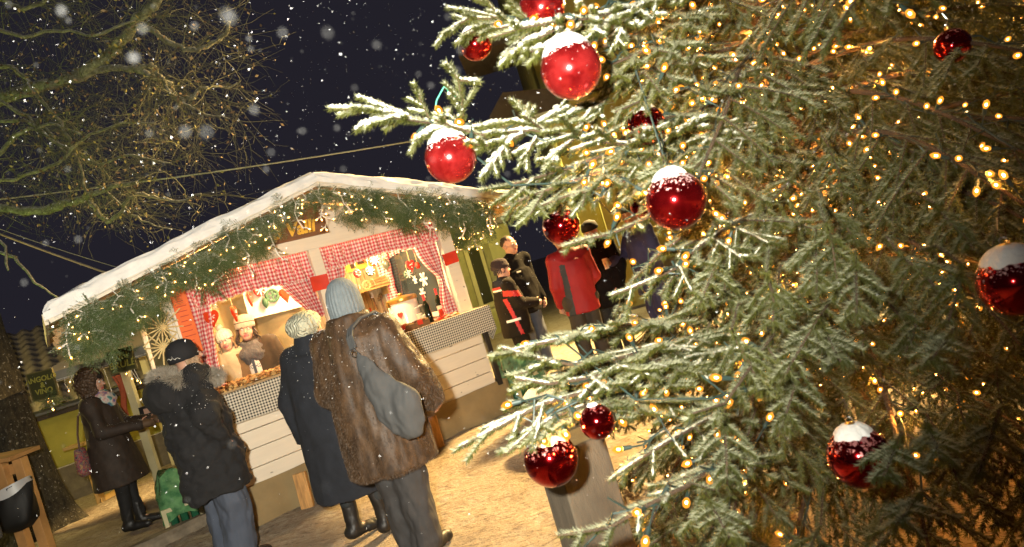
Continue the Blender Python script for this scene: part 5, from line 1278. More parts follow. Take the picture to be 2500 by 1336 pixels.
bauble(1345, 1122, 134, .15, 2, .80, 'red bauble with snow cap before the weathered post')
bauble(1458, 1030, 88, .090, 2, .3, 'small red bauble hanging at the top of the weathered post, under the lower boughs')
bauble(2098, 1116, 152, .15, 2, .68, 'large deep red bauble low in the spruce behind twigs')
bauble(2478, 690, 168, .15, 1, .85, 'large red bauble with snow cap at the far edge of the spruce')
bauble(1578, 306, 90, .125, 2, .8, 'snow topped red bauble partly buried in the needles above the large shiny one', 2.22)
bauble(1572, 500, 64, .12, 2, 0, 'small red bauble just behind the large shiny one', 2.9)
bauble(2325, 112, 74, .12, 2, 0, 'dark red bauble deep inside the upper spruce', 2.4)
# ================================================================== falling snow
fl = []
rf = np.random.default_rng(17)
m = MB()
def flake(p, r):
    a = rf.normal(0, 1, 3); a /= np.linalg.norm(a); b = np.cross(a, rf.normal(0, 1, 3)); b /= np.linalg.norm(b); c = np.cross(a, b)
    fl.append([p + a * r, p + b * r * .8, p - a * r, p - b * r * .8, p + c * r * .7, p - c * r * .7])
cnt = 0; near_fl = []
while cnt < 5200:
    x, y = rf.uniform(-100, 2600), rf.uniform(-80, 1420); y = y * .42 if rf.random() < .6 else y; Y = 1.0 + 6.5 * rf.random()
    p = np.array(at(x, y, Y))
    if p[2] < .05: continue
    q = SI @ Vector(p)
    if -3.6 < q.x < .6 and q.y > -.5 and q.z < 2.8: continue
    flake(p, rf.uniform(.0006, .0016) * (.55 + .12 * Y)); cnt += 1
def bokeh(x, y, D, k):
    d = 1 / (D / 8.9 + .217); c = CAMP + ray(x, y) * d; near_fl.append(len(fl)); flake(np.array(c), .8 * k ** .3 * (D / 2) * d / FPX)
for i in range(150):
    x, y = rf.uniform(-40, 1500), rf.uniform(-40, 1380)
    if rf.random() < .6: y *= .45
    bokeh(x, y, 6 + 17 * rf.random() ** 1.8, rf.uniform(.25, 1.2))
for (x, y, D, k) in ((370, 318, 55, 2.4), (558, 40, 34, 2.4), (326, 141, 26, 2.6), (150, 26, 26, 1.5), (796, 1188, 32, 1.6), (348, 70, 28, 1.0), (608, 94, 16, 2), (452, 322, 30, .8), (504, 322, 34, .8), (739, 320, 18, 1.3), (612, 120, 16, 1.6), (800, 80, 30, .8), (920, 110, 22, .8), (690, 80, 26, .9), (620, 268, 24, 1.4), (970, 1150, 34, .8), (1215, 690, 24, 1)): bokeh(x, y, D, k)
V = np.array(fl, np.float32).reshape(-1, 3); b = (np.arange(len(fl)) * 6)[:, None]
Fc = np.concatenate([b + np.array([t]) for t in ((0, 1, 4), (1, 2, 4), (2, 3, 4), (3, 0, 4), (1, 0, 5), (2, 1, 5), (3, 2, 5), (0, 3, 5))])
FLK = mat('snowflake', (.85, .87, .9), .8, 0)
NEARF = mat('airy_snowflake', (.85, .87, .9), .8, 0, Alpha=.0032); mi = np.zeros(len(fl), int); mi[near_fl] = 1
tag(raw_mesh('falling_snow', V, Fc, [FLK, NEARF], np.tile(mi, 8), smooth=True), 'snowflakes falling through the night air', kind='stuff')
# ================================================================== people
def skin_mat(name, col):
    t = NT(name); co = t.coord('Object'); t.base(t.ramp(t.noise(co, 14, 3), [(.3, tuple(c * .85 for c in col)), (.7, tuple(min(1, c * 1.1) for c in col))]))
    t.set(Roughness=.5); t.p.inputs['Subsurface Weight'].default_value = .12; t.p.inputs['Subsurface Radius'].default_value = (.02, .008, .004); return t.m
SK1 = skin_mat('skin', (.50, .27, .18)); SK2 = skin_mat('skin_light', (.58, .33, .24)); LIP = mat('lips', (.40, .10, .09), .4, .1); EYEW = mat('eye_white', (.7, .68, .64), .25, 0); IRIS = mat('iris', (.03, .018, .01), .15, 0); BROW = mat('eyebrow_hair', (.05, .03, .018), .9, 0); TEETH = mat('teeth', (.75, .7, .6), .3, 0)
def jn(H=1.75, **ov):
    k = H / 1.75
    J = dict(hipL=(-.09, 0, .93), hipR=(.09, 0, .93), kneeL=(-.10, .02, .50), kneeR=(.10, .02, .50), ankL=(-.10, 0, .09), ankR=(.10, 0, .09), toeL=(-.12, .17, .035), toeR=(.12, .17, .035),
             pelvis=(0, 0, .98), waist=(0, 0, 1.12), chest=(0, .0, 1.30), neck=(0, 0, 1.49), head=(0, .02, 1.635), shL=(-.185, 0, 1.425), shR=(.185, 0, 1.425),
             elL=(-.245, -.03, 1.14), elR=(.245, -.03, 1.14), wrL=(-.235, .07, .90), wrR=(.235, .07, .90))
    J.update(ov); return {a: tuple(c * k for c in b) for a, b in J.items()}
def hand(s, wr, el, k=1.0, curl=.5, side=1, thumb=None):
    """palm, four unequal bent fingers and a thumb"""
    w = Vector(wr); d = (w - Vector(el)).normalized(); n = Vector((side, 0, 0)); n = (n - d * n.dot(d)).normalized(); t = d.cross(n)
    if t.y < 0: t = -t
    pc = w + d * .05 * k; s.cap(w, w + d * .085 * k, .027 * k, .033 * k, .012)
    for i, L in enumerate((.068, .078, .072, .056)):
        b = w + d * .088 * k + t * (.030 - .020 * i) * k; m1 = b + (d * math.cos(curl * .5) - n * math.sin(curl * .5)) * L * .5 * k; e = m1 + (d * math.cos(curl * 1.6) - n * math.sin(curl * 1.6)) * L * .5 * k
        s.cap(b, m1, .0095 * k, .0088 * k, .004); s.cap(m1, e, .0088 * k, .0072 * k, .003)
    b = w + d * .03 * k + t * .028 * k; e = b + (d * .6 + t * .75 - n * .25).normalized() * .045 * k; s.cap(b, e, .013 * k, .010 * k, .006); s.cap(e, e + (d * .85 + t * .3 - n * .35).normalized() * .032 * k, .010 * k, .008 * k, .003)
def person(label, pos, yaw, H, J, skin=SK1, turn=0, tilt=0, roll=0, vox=.0085, group=None, hands=True, smile=False, face=True, stout=1.0, hair=None):
    k = H / 1.75; s = SDF((-.62, -.45, 0), (.62, .75, H + .12), vox)
    for q in 'LR':
        s.cap(J['hip' + q], J['knee' + q], .078 * k, .052 * k); s.cap(J['knee' + q], J['ank' + q], .052 * k, .038 * k); s.cap(J['ank' + q], J['toe' + q], .04 * k, .03 * k, .03)
        s.cap(J['sh' + q], J['el' + q], .048 * k, .038 * k); s.cap(J['el' + q], J['wr' + q], .038 * k, .026 * k)
        if hands: hand(s, J['wr' + q], J['el' + q], k, .6, -1 if q == 'L' else 1)
    P = [J['pelvis'], J['waist'], J['chest']]; s.chain(P, [.125 * k, .115 * k, .135 * k], .06, 1.25); s.cap(J['shL'], J['shR'], .062 * k, None, .06); s.cap(J['chest'], J['neck'], .10 * k, .055 * k, .05)
    hc = Vector(J['head']); s.cap(J['neck'], hc - Vector((0, .01, .03)), .054 * k, .056 * k, .02)
    Rm = (Rz(R(turn)) @ Rx(R(tilt)) @ Ry(R(roll))).to_3x3(); g = k * 1.02
    def hp(x, y, z): return tuple(hc + Rm @ Vector((x, y, z)) * g)
    def he(c, r, kk=.02, sub=False): s.ell(hp(*c), [q * g for q in r], kk, Rm, sub)
    he((0, -.012, .035), (.077, .095, .087)); he((0, .022, -.035), (.063, .068, .083), .03); he((0, .05, -.088), (.036, .036, .026), .025); he((.034, .052, -.035), (.03, .032, .03), .02); he((-.034, .052, -.035), (.03, .032, .03), .02)
    if face:
        s.cap(hp(0, .088, .012), hp(0, .113, -.028), .0085 * g, .013 * g, .012); he((.013, .096, -.032), (.009, .010, .008), .008); he((-.013, .096, -.032), (.009, .010, .008), .008)
        s.cap(hp(-.04, .076, .026), hp(.04, .076, .026), .012 * g, None, .018)
        for sx in (-1, 1): he((sx * .031, .103, .007), (.017, .018, .011), .012, True)
        he((0, .088, -.060), (.025, .010, .0075), .010); he((0, .086, -.071), (.019, .010, .006), .008)
        if smile: he((0, .099, -.0635), (.022, .008, .0055), .006, True)
        for sx in (-1, 1): he((sx * .080, -.008, -.005), (.011, .021, .032), .008)
    V, Q = s.net(1)
    C0 = V[Q].mean(1); L = (C0 - np.array(tuple(hc))) @ np.array(Rm) / g
    mi = np.where((np.abs(L[:, 0]) < .027) & (L[:, 2] < -.052) & (L[:, 2] > -.078) & (L[:, 1] > .075), 1, 0) if face else np.zeros(len(Q), int)
    mw = T(*pos) @ Rz(R(yaw)); o = raw_mesh('person', V, Q, [skin, LIP], mi, mw=mw); tag(o, label, 'person', group)
    if face:
        for sx in (-1, 1):
            m = MB(); hm = T(*hc) @ Rm.to_4x4() @ Matrix.Scale(g, 4)
            m.ell((sx * .031, .080, .006), (.0135, .0125, .0125), 14, 0, hm); m.ell((sx * .031, .0895, .006), (.0062, .0045, .0062), 10, 1, hm); m.build('eye', [EYEW, IRIS], o)
            m = MB(); m.tube([hm @ Vector(q) for q in ((sx * .014, .099, .0245), (sx * .030, .099, .030), (sx * .048, .087, .024))], [.0038 * g, .0045 * g, .002 * g], 6); m.build('eyebrow', hair or BROW, o)
        if smile: m = MB(); m.ell((0, .087, -.0635), (.020, .006, .006), 12, 0, T(*hc) @ Rm.to_4x4() @ Matrix.Scale(g, 4)); m.build('teeth', TEETH, o)
    o['_'] = 0; del o['_']
    return o, dict(J=J, k=k, hp=hp, Rm=Rm, g=g, hc=hc)
def cloth(name, o, s, m, amp=.006, sc=6, seed=0, smooth=2, stretch=(1, 1, .6), mi=None, fn=None, keep=False):
    V, Q = s.net(smooth)
    if amp: V = folds(V, Q, amp * 1.6, sc, seed, stretch)
    if fn is not None: mi = fn(V[Q].mean(1))
    ob = raw_mesh(name, V, Q, m, mi, parent=o)
    return (ob, V, Q) if keep else ob
def coat(J, k, prof, arms=(.082, .068, .058), vox=.012, collar=None, sh=.085, wr=1.0, lo=-.65, arm='LR'):
    s = SDF((lo, -.5, prof[0][0]), (.65, .72, J['head'][2] + .25), vox)
    s.skirt(prof); s.cap(J['shL'], J['shR'], sh * k, None, .07)
    for q in arm:
        w = Vector(J['el' + q]).lerp(Vector(J['wr' + q]), wr); s.chain([J['sh' + q], J['el' + q], tuple(w)], [a * k for a in arms], .025)
    s.cap(J['chest'], J['neck'], .13 * k, .075 * k, .06)
    if collar: s.skirt(collar, .015)
    return s
def trousers(o, J, k, m, r=(.105, .085, .078), top=None, bottom=.05, vox=.011, amp=.008):
    s = SDF((-.4, -.3, 0), (.4, .5, 1.1 * k), vox)
    for q in 'LR':
        a = Vector(J['ank' + q]); a.z = bottom + r[2]; s.chain([J['hip' + q], J['knee' + q], tuple(a)], [c * k for c in r], .03, 1.0)
    s.cap(J['hipL'], J['hipR'], .12 * k, None, .05)
    s.plane((0, 0, bottom), (0, 0, -1)); return cloth('trousers', o, s, m, amp * .9, 8, 3, 1, (1.2, 1.2, .55))
def boots(o, J, k, m, h=.30, vox=.009):
    for q in 'LR':
        s = SDF((-.35, -.4, 0), (.35, .6, h + .1), vox); a, t = Vector(J['ank' + q]), Vector(J['toe' + q])
        top = a.lerp(Vector(J['knee' + q]), min(1, h / .45)); d = (t - a); d.z = 0; d.normalize()
        s.cap(a - d * .03 + Vector((0, 0, -.02)), t + Vector((0, 0, .012)), .050 * k, .040 * k, .03); s.cap(a, tuple(top), .052 * k, .058 * k, .03)
        s.plane((0, 0, .004), (0, 0, -1)); cloth('boot', o, s, m, .004, 14, 5, 1)
def fur(name, o, V, Q, n, ln, bias, m, nrm=.55, w=.0028, sel=None, seed=1):
    rg = np.random.default_rng(seed); N = normals(V, Q); a = V[Q]; ar = np.linalg.norm(np.cross(a[:, 2] - a[:, 0], a[:, 3] - a[:, 1]), axis=1)
    if sel is not None: ar = ar * sel(a.mean(1))
    ix = rg.choice(len(Q), n, p=ar / ar.sum()); u, v = rg.random((2, n, 1)); q = a[ix]; p = (q[:, 0] * (1 - u) + q[:, 1] * u) * (1 - v) + (q[:, 3] * (1 - u) + q[:, 2] * u) * v; nn = N[Q[ix, 0]]
    d = nn * nrm + np.array([bias]) + rg.normal(0, .22, (n, 3)); d /= np.linalg.norm(d, axis=1)[:, None]; l = ln * (.6 + .7 * rg.random((n, 1))); sd = np.cross(d, rg.normal(0, 1, (n, 3))); sd /= np.linalg.norm(sd, axis=1)[:, None]
    T_ = np.empty((n, 3, 3), np.float32); T_[:, 0] = p - nn * .003 - sd * w / 2; T_[:, 1] = p - nn * .003 + sd * w / 2; T_[:, 2] = p + d * l
    ob = raw_mesh(name, T_.reshape(-1, 3), np.arange(n * 3).reshape(-1, 3), m, parent=o, smooth=False, attr={'frost': np.tile([0, 0, 1.0], n)}); ob['kind'] = 'stuff'; return ob
def fur_mat(name, a, b, tip, sc=9, st=(3, 3, .7)):
    t = NT(name); co = t.coord('Object', st); at_ = t.new('ShaderNodeAttribute'); at_.attribute_name = 'frost'
    c = t.ramp(t.noise(co, sc, 4, .65), [(.36, a), (.64, b)]); t.base(t.mix(t.math('MULTIPLY', at_.outputs['Fac'], .75), c, t.mix(.5, c, tip))); t.set(Roughness=.6); return t.m
def snowdust(o, V, Q, n, m=None, zmin=0, r=.0026, seed=3, name='snow_specks'):
    """flakes caught on upward facing cloth"""
    rg = np.random.default_rng(seed); N = normals(V, Q); a = V[Q]; w = np.clip(N[Q[:, 0], 2] + .25, 0, 1) * (a.mean(1)[:, 2] > zmin); ar = np.linalg.norm(np.cross(a[:, 2] - a[:, 0], a[:, 3] - a[:, 1]), axis=1) * w ** 2
    ix = rg.choice(len(Q), n, p=ar / ar.sum()); p = a[ix].mean(1) + rg.normal(0, .004, (n, 3)) + N[Q[ix, 0]] * .004; d = rg.normal(0, 1, (n, 3)); d /= np.linalg.norm(d, axis=1)[:, None]; e = np.cross(d, rg.normal(0, 1, (n, 3))); e /= np.linalg.norm(e, axis=1)[:, None]; s = r * (.4 + rg.random((n, 1)))
    T_ = np.stack([p - d * s, p + e * s, p + d * s, p - e * s], 1).reshape(-1, 3); raw_mesh(name, T_, np.arange(n * 4).reshape(-1, 4), SNOW, parent=o, smooth=False)['kind'] = 'stuff'
def knit(name, o, I, m, prof, n=64, rib=(26, .03), off=(0, -.012, 0), pom=None):
    """knitted hat lathed about the head axis; prof in head units"""
    mm = T(*I['hc']) @ I['Rm'].to_4x4() @ Matrix.Scale(I['g'], 4) @ T(*off) @ Matrix.Diagonal((1, 1.16, 1, 1)); b = MB(); b.lathe(prof, n, 0, mm, True, rib)
    if pom: b.ell((0, 0, pom[0]), pom[1], 14, 0, mm)
    return b.build(name, m, o, angle=80)
def knit_mat(name, col, sc=110, amt=.6):
    t = NT(name); co = t.coord('Object'); w = t.new('ShaderNodeTexVoronoi'); w.inputs['Scale'].default_value = sc; t.lk(co, w.inputs[0])
    t.base(t.mix(t.noise(co, 20, 4, .7), tuple(c * .7 for c in col), tuple(min(1, c * 1.25) for c in col))); t.set(Roughness=.95); t.bump(w.outputs[0], amt, .008); return t.m
def hairmesh(name, o, I, m, strands, seed=1, rr=.010):
    rg = random.Random(seed); b = MB()
    for (p, q, L, cu) in strands:
        P = []; 
        for i in range(9):
            u = i / 8; x = Vector(p).lerp(Vector(q), u) + Vector((cu * math.sin(u * 11 + L), cu * math.cos(u * 10 + L * 2), 0)); P.append(I['hp'](*x))
        b.tube(P, [rr * (1 - .5 * i / 8) for i in range(9)], 5)
    return b.build(name, m, o, angle=80)
# ---------------------------------------------------------------- woman in brown at the small stall
J = jn(1.66, wrR=(.16, .40, 1.08), elR=(.25, .08, 1.12), wrL=(-.10, .42, 1.08), elL=(-.24, .10, 1.12), kneeR=(.08, .03, .5), ankR=(.07, -.02, .09), toeR=(.08, .17, .035), ankL=(-.08, .05, .09), toeL=(-.09, .24, .035))
o, I = person('woman in a long brown hooded coat and floral scarf standing at the small stall', (-4.40, 6.9, 0), -82, 1.66, J, SK1, turn=0, tilt=-4); k = I['k']
BRC = mat('brown_coat', (.030, .018, .011), .75, .3, 12, bump=.2, bscale=50)
s = coat(J, k, [(.50, 0, .01, .27, .25), (.75, 0, 0, .245, .225), (1.0, 0, 0, .205, .18), (1.15, 0, 0, .19, .165), (1.30, 0, 0, .195, .16), (1.38, 0, 0, .16, .13)], (.075, .068, .058)); ob, V, Q = cloth('coat', o, s, BRC, .007, 7, 1, keep=True); snowdust(o, V, Q, 260, zmin=.9)
QB = NT('quilted_hood'); co = QB.coord('Object'); vo = QB.new('ShaderNodeTexVoronoi'); vo.inputs['Scale'].default_value = 38; QB.lk(co, vo.inputs[0]); QB.base(QB.ramp(QB.noise(co, 12, 3), [(.3, (.045, .024, .012)), (.7, (.085, .048, .024))])); QB.set(Roughness=.55); QB.bump(vo.outputs[0], .9, -.02); QB = QB.m
s = SDF((-.25, -.3, 1.25), (.25, .3, 1.85), .009); hc = I['hc']; s.ell(hc + Vector((0, -.03, .03)), (.125, .15, .155), .03); s.skirt([(1.30, 0, -.01, .155, .14), (1.42, 0, -.01, .115, .12), (1.5, 0, -.01, .10, .11), (1.58, 0, -.02, .11, .13)], .05)
s.ell(hc + Vector((0, .145, -.015)), (.085, .165, .115), .015, None, True); cloth('hood', o, s, QB, .005, 10, 2)
knit('hat', o, I, knit_mat('dark_knit', (.02, .014, .010)), [(.088, .028), (.092, .04), (.09, .085), (.06, .125), (.02, .135), (.001, .136)])
s = SDF((-.2, -.2, 1.3), (.2, .3, 1.65), .009); s.skirt([(1.29, 0, .05, .10, .10), (1.34, 0, .06, .125, .125), (1.41, 0, .05, .115, .115), (1.455, 0, .03, .085, .09)], .02); s.ell((.03, .15, 1.34), (.06, .04, .09), .03)
SCM = NT('floral_scarf'); co = SCM.coord('Object'); v1 = SCM.noise(co, 17, 2, .4); SCM.base(SCM.ramp(v1, [(.30, (.05, .07, .20)), (.42, (.08, .25, .22)), (.50, (.55, .5, .45)), (.60, (.5, .28, .25)), (.72, (.10, .12, .3))])); SCM.set(Roughness=.85); cloth('scarf', o, s, SCM.m, .012, 14, 4)
trousers(o, J, k, mat('black_trousers', (.010, .009, .009), .8, .2), (.09, .07, .058), bottom=.10); boots(o, J, k, mat('black_boot', (.012, .011, .010), .5, .2), .18)
GLV = mat('brown_glove', (.10, .055, .025), .7, .2)
for q in 'LR':
    s = SDF((-.4, -.1, .8), (.4, .7, 1.35), .008); w = Vector(J['wr' + q]); d = (w - Vector(J['el' + q])).normalized(); s.cap(w - d * .03, w + d * .09, .036, .042, .015)
    for i in range(4): b = w + d * .09 + Vector((.012 - .008 * i, 0, .030 - .02 * i)); s.cap(b, b + d * .05 + Vector((0, 0, -.015)), .013, .011, .006)
    s.cap(w + d * .03, w + d * .07 + Vector((0, 0, .05)), .014, .012, .01); cloth('glove', o, s, GLV, 0)
bagw = T(*(Vector((-4.40, 6.9, 0)))) @ Rz(R(-82))
wb = tag(empty('shoulder_bag', bagw @ T(.17, -.20, .86)), 'small patterned shoulder bag on the back of the woman in brown', 'bag')
s = SDF((-.15, -.12, -.2), (.15, .12, .2), .009); s.skirt([(-.16, 0, 0, .06, .04), (-.12, 0, 0, .105, .065), (.0, 0, 0, .10, .06), (.12, 0, 0, .065, .04)], .02)
PB = NT('patterned_cloth'); co = PB.coord('Object'); PB.base(PB.ramp(PB.noise(co, 30, 2, .4), [(.30, (.02, .03, .05)), (.42, (.22, .14, .12)), (.5, (.35, .04, .04)), (.56, (.05, .06, .1)), (.64, (.4, .22, .06)), (.75, (.12, .12, .14))])); PB.set(Roughness=.8); V, Q = s.net(2); raw_mesh('bag', V, Q, PB.m, parent=wb)
m = MB(); m.tube([(0, 0, .1), (-.03, .01, .25), (-.08, .04, .42), (-.14, .16, .56), (-.10, .30, .50)], .010, 6); m.build('strap', mat('brown_strap', (.10, .05, .025), .6, .2), wb)
# ---------------------------------------------------------------- person in the black parka
J = jn(1.68, head=(0, .06, 1.625), neck=(0, .03, 1.49), elR=(.325, -.05, 1.15), wrR=(.235, .04, .95), elL=(-.31, -.03, 1.15), wrL=(-.24, .05, .95), kneeL=(-.11, .03, .5), kneeR=(.12, .03, .5))
PX = at(418, 900, 4.9); o, I = person('person in a bulky black parka with fur trimmed hood, black beanie and jeans', (PX.x + .06, 4.9, 0), -42, 1.68, J, SK1, turn=-14, tilt=4); k = I['k']
PK = mat('black_parka', (.0105, .0105, .012), .92, .25, 6, bump=.3, bscale=80)
s = coat(J, k, [(.57, 0, 0, .262, .225), (.80, 0, 0, .26, .22), (1.05, 0, 0, .25, .205), (1.19, 0, -.01, .265, .20), (1.32, 0, -.01, .225, .17), (1.40, 0, 0, .16, .13)], (.106, .092, .072), sh=.105); s.skirt([(.56, 0, 0, .266, .228), (.60, 0, 0, .266, .228)], .01)
ob, V, Q = cloth('parka', o, s, PK, .026, 5.5, 2, keep=True, stretch=(1, 1, 1.3)); snowdust(o, V, Q, 300, zmin=1.1)
s = SDF((-.35, -.45, 1.25), (.35, .35, 1.7), .010); s.ell((0, -.15, 1.34), (.19, .14, .14), .05); s.skirt([(1.26, 0, -.03, .21, .18), (1.38, 0, -.01, .16, .15), (1.44, 0, 0, .14, .14)], .04); cloth('hood', o, s, PK, .01, 7, 6)
s = SDF((-.4, -.4, 1.3), (.4, .4, 1.75), .012)
ring = [(.20 * math.sin(a) * 1.05, .03 - .185 * math.cos(a), 1.415 + .04 * math.cos(a) - .035 * math.sin(a)) for a in np.linspace(-2.55, 2.55, 15)]
s.chain(ring, [.038] * 15, .01); V, Q = s.net(1)
raw_mesh('fur_trim', V, Q, mat('fur_skin', (.16, .13, .09), .9, .3), parent=o); fur('fur_trim_hair', o, V, Q, 16000, .046, (0, -.10, -.15), fur_mat('grey_fur', (.15, .12, .085), (.36, .31, .24), (.6, .56, .47), 14), .8, .0034)
knit('beanie', o, I, mat('black_fleece', (.010, .010, .012), .85, .2), [(.086, -.022), (.092, -.02), (.0955, .02), (.094, .06), (.078, .105), (.045, .132), (.012, .14), (.001, .14)], 48, (1, 0))
hm = T(*I['hc']) @ I['Rm'].to_4x4() @ Matrix.Scale(I['g'], 4)
b = MB()
for i in range(9):
    a0, a1 = R(-18 - i * 6), R(-18 - (i + 1) * 6); z0, z1 = .001 + .012 * abs(math.sin(i * 2.1)) + .002 * i, .001 + .012 * abs(math.sin((i + 1) * 2.1)) + .002 * i
    b.tube([hm @ Vector((.0975 * math.cos(a0), -.012 + .113 * math.sin(a0), z0)), hm @ Vector((.0975 * math.cos(a1), -.012 + .113 * math.sin(a1), z1))], .0016, 5)
b.build('script_logo', WHITEC, o)
hairmesh('hair', o, I, mat('blond_hair', (.33, .22, .13), .6, .2), [((.075, -.02 + .012 * i, -.02), (.085 - .006 * (i % 2), .03 + .01 * i, -.15), i, .006) for i in range(7)] + [((-.075, -.02 + .012 * i, -.02), (-.085, .03 + .01 * i, -.15), i, .006) for i in range(7)])
JE = NT('blue_jeans'); co = JE.coord('Object'); JE.base(JE.mix(JE.noise(co, 5, 4, .6), (.035, .045, .07), (.085, .10, .135))); JE.set(Roughness=.9); JE.bump(JE.noise(JE.coord('Object', (120, 120, 30)), 2, 2), .2, .003); JE = JE.m
trousers(o, J, k, JE, (.125, .11, .115), bottom=.03, amp=.016); boots(o, J, k, bpy.data.materials['black_boot'], .12)
# ---------------------------------------------------------------- woman in the navy coat
J = jn(1.62, kneeL=(-.10, .02, .48), ankL=(-.10, -.02, .09), toeL=(.02, .12, .035), kneeR=(.14, -.02, .48), ankR=(.17, -.02, .09), toeR=(.22, .15, .035), elL=(-.30, -.03, 1.14), wrL=(-.30, .03, .86), elR=(.27, .02, 1.14), wrR=(.20, .14, .90))
PX = at(742, 800, 4.72); o, I = person('person in a dark navy long coat with a cream cable knit beret seen from behind', (PX.x + .02, 4.72, 0), -14, 1.62, J, SK1, turn=-12); k = I['k']
NV = mat('navy_wool', (.012, .014, .020), .95, .25, 14, bump=.2, bscale=90)
s = coat(J, k, [(.34, 0, 0, .29, .25), (.60, 0, 0, .28, .235), (.90, 0, 0, .26, .215), (1.10, 0, 0, .245, .195), (1.25, 0, -.005, .24, .185), (1.34, 0, -.005, .20, .155)], (.100, .088, .072), collar=[(1.30, 0, .0, .15, .14), (1.40, 0, .005, .115, .11), (1.47, 0, .01, .10, .10)], sh=.10)
ob, V, Q = cloth('coat', o, s, NV, .010, 5, 7, keep=True); snowdust(o, V, Q, 220, zmin=1.0)
for q in 'LR':
    w, e = Vector(J['wr' + q]), Vector(J['el' + q]); d = (w - e).normalized(); b = MB(); b.lathe([(.074 * k, -.03), (.077 * k, -.02), (.077 * k, .012), (.072 * k, .016)], 20, 0, frame(w + d * .03, d), False); b.bar(tuple(w + d * .02 + Vector((-.076 * k, -.02, 0))), tuple(w + d * .06 + Vector((-.074 * k, -.02, 0))), .02, .006, 1); b.build('cuff', [NV, METAL], o)
CR = NT('cream_cable_knit'); co = CR.coord('Object'); wv = CR.new('ShaderNodeTexWave'); wv.inputs['Scale'].default_value = 13; wv.inputs['Distortion'].default_value = 16; wv.inputs['Detail'].default_value = 2; CR.lk(co, wv.inputs[0]); CR.base(CR.mix(CR.noise(co, 30, 3), (.44, .44, .32), (.55, .54, .41))); CR.set(Roughness=.95); CR.bump(wv.outputs[1], .9, .012); CR = CR.m
mmh = T(*I['hc']) @ I['Rm'].to_4x4() @ Matrix.Scale(I['g'], 4) @ T(-.005, -.03, 0) @ Rx(R(12)) @ Matrix.Diagonal((1, 1.08, 1, 1)); b = MB(); b.lathe([(.086, -.045), (.095, -.03), (.118, .0), (.126, .035), (.116, .075), (.085, .108), (.04, .125), (.001, .128)], 72, 0, mmh, True, (18, .022)); b.build('beret', CR, o, angle=80)
hairmesh('hair', o, I, mat('brown_hair', (.06, .035, .018), .6, .2), [((.075 * math.cos(a), -.02 + .08 * math.sin(a), -.02), (.07 * math.cos(a), -.03 + .07 * math.sin(a), -.09), a, .003) for a in np.linspace(3.0, 6.4, 16)])
trousers(o, J, k, mat('dark_leggings', (.018, .022, .025), .8, .2), (.085, .066, .055), bottom=.22); boots(o, J, k, mat('black_leather', (.012, .010, .009), .5, .25, 12, bump=.3, bscale=25), .30)
# ---------------------------------------------------------------- woman in the fur coat
J = jn(1.70, elR=(.33, -.02, 1.12), wrR=(.31, .16, .93), elL=(-.27, .02, 1.14), wrL=(-.20, .2, 1.0), kneeL=(-.06, .03, .5), kneeR=(.09, .0, .5), ankL=(-.06, .05, .09), ankR=(.10, -.03, .09), toeL=(-.08, .22, .035), toeR=(.14, .13, .035))
PX = at(845, 800, 4.10); o, I = person('person in a brown fur coat with blue grey ribbed beanie seen from behind', (PX.x + .03, 4.10, 0), -16, 1.70, J, SK1, turn=6); k = I['k']
FM = fur_mat('mink_fur', (.028, .015, .007), (.080, .044, .020), (.12, .075, .04), 4, (6, 6, 2.2))
s = coat(J, k, [(.58, .01, 0, .275, .24), (.75, .01, 0, .27, .23), (1.0, 0, 0, .265, .22), (1.18, 0, 0, .25, .20), (1.30, 0, -.005, .245, .185), (1.39, 0, -.005, .20, .16)], (.105, .098, .082), collar=[(1.33, 0, -.02, .185, .165), (1.42, 0, -.015, .165, .15), (1.50, 0, 0, .135, .135), (1.53, 0, 0, .125, .125)], sh=.105)
V, Q = s.net(2); V = folds(V, Q, .022, 5, 3, (1.6, 1.6, .4)); raw_mesh('fur_coat', V, Q, FM, parent=o); fur('fur_hair', o, V, Q, 80000, .017, (0, 0, -1.0), FM, .34, .0030); snowdust(o, V, Q, 800, zmin=1.05, r=.0024)
KB = NT('blue_grey_knit'); co = KB.coord('Object'); KB.base(KB.mix(KB.noise(co, 40, 3, .7), (.10, .125, .14), (.20, .235, .255))); KB.set(Roughness=.95); KB.bump(KB.noise(KB.coord('Object', (1, 1, .4)), 160, 2), .6, .006); KB = KB.m
knit('beanie', o, I, KB, [(.096, -.065), (.102, -.06), (.104, -.01), (.101, .05), (.090, .10), (.066, .145), (.035, .168), (.010, .175), (.001, .175)], 140, (28, .022))
trousers(o, J, k, mat('charcoal_trousers', (.034, .033, .034), .85, .25, 6, bump=.15, bscale=60), (.112, .095, .098), bottom=.02, amp=.015); boots(o, J, k, bpy.data.materials['black_boot'], .10)
# grey sling bag on her right shoulder
Mb = T(PX.x + .03, 4.10, 0) @ Rz(R(-16)); gb_ = tag(empty('sling_bag', Mb), 'large grey teardrop sling bag hanging across the fur coat', 'bag')
GL = NT('grey_leather'); co = GL.coord('Object'); GL.base(GL.mix(GL.noise(co, 9, 4, .6), (.042, .045, .047), (.075, .078, .08))); GL.set(Roughness=.85); GL.bump(GL.noise(co, 120, 3), .2, .004); GL = GL.m
s = SDF((-.3, -.55, .5), (.6, 0, 1.5), .009)
ptsb = [(.115, -.235, 1.34), (.165, -.262, 1.24), (.235, -.285, 1.10), (.30, -.285, .97), (.325, -.275, .90)]; s.chain(ptsb, [.012, .045, .086, .124, .112], .05, 2.6)
V, Q = s.net(2); V = folds(V, Q, .022, 7, 9, (1.3, 1, .6)); raw_mesh('bag', V, Q, GL, parent=gb_)
m = MB()
pth = [(.17, .12, 1.44), (.145, .04, 1.50), (.11, -.08, 1.49), (.085, -.16, 1.45), (.09, -.205, 1.41), (.112, -.238, 1.345)]
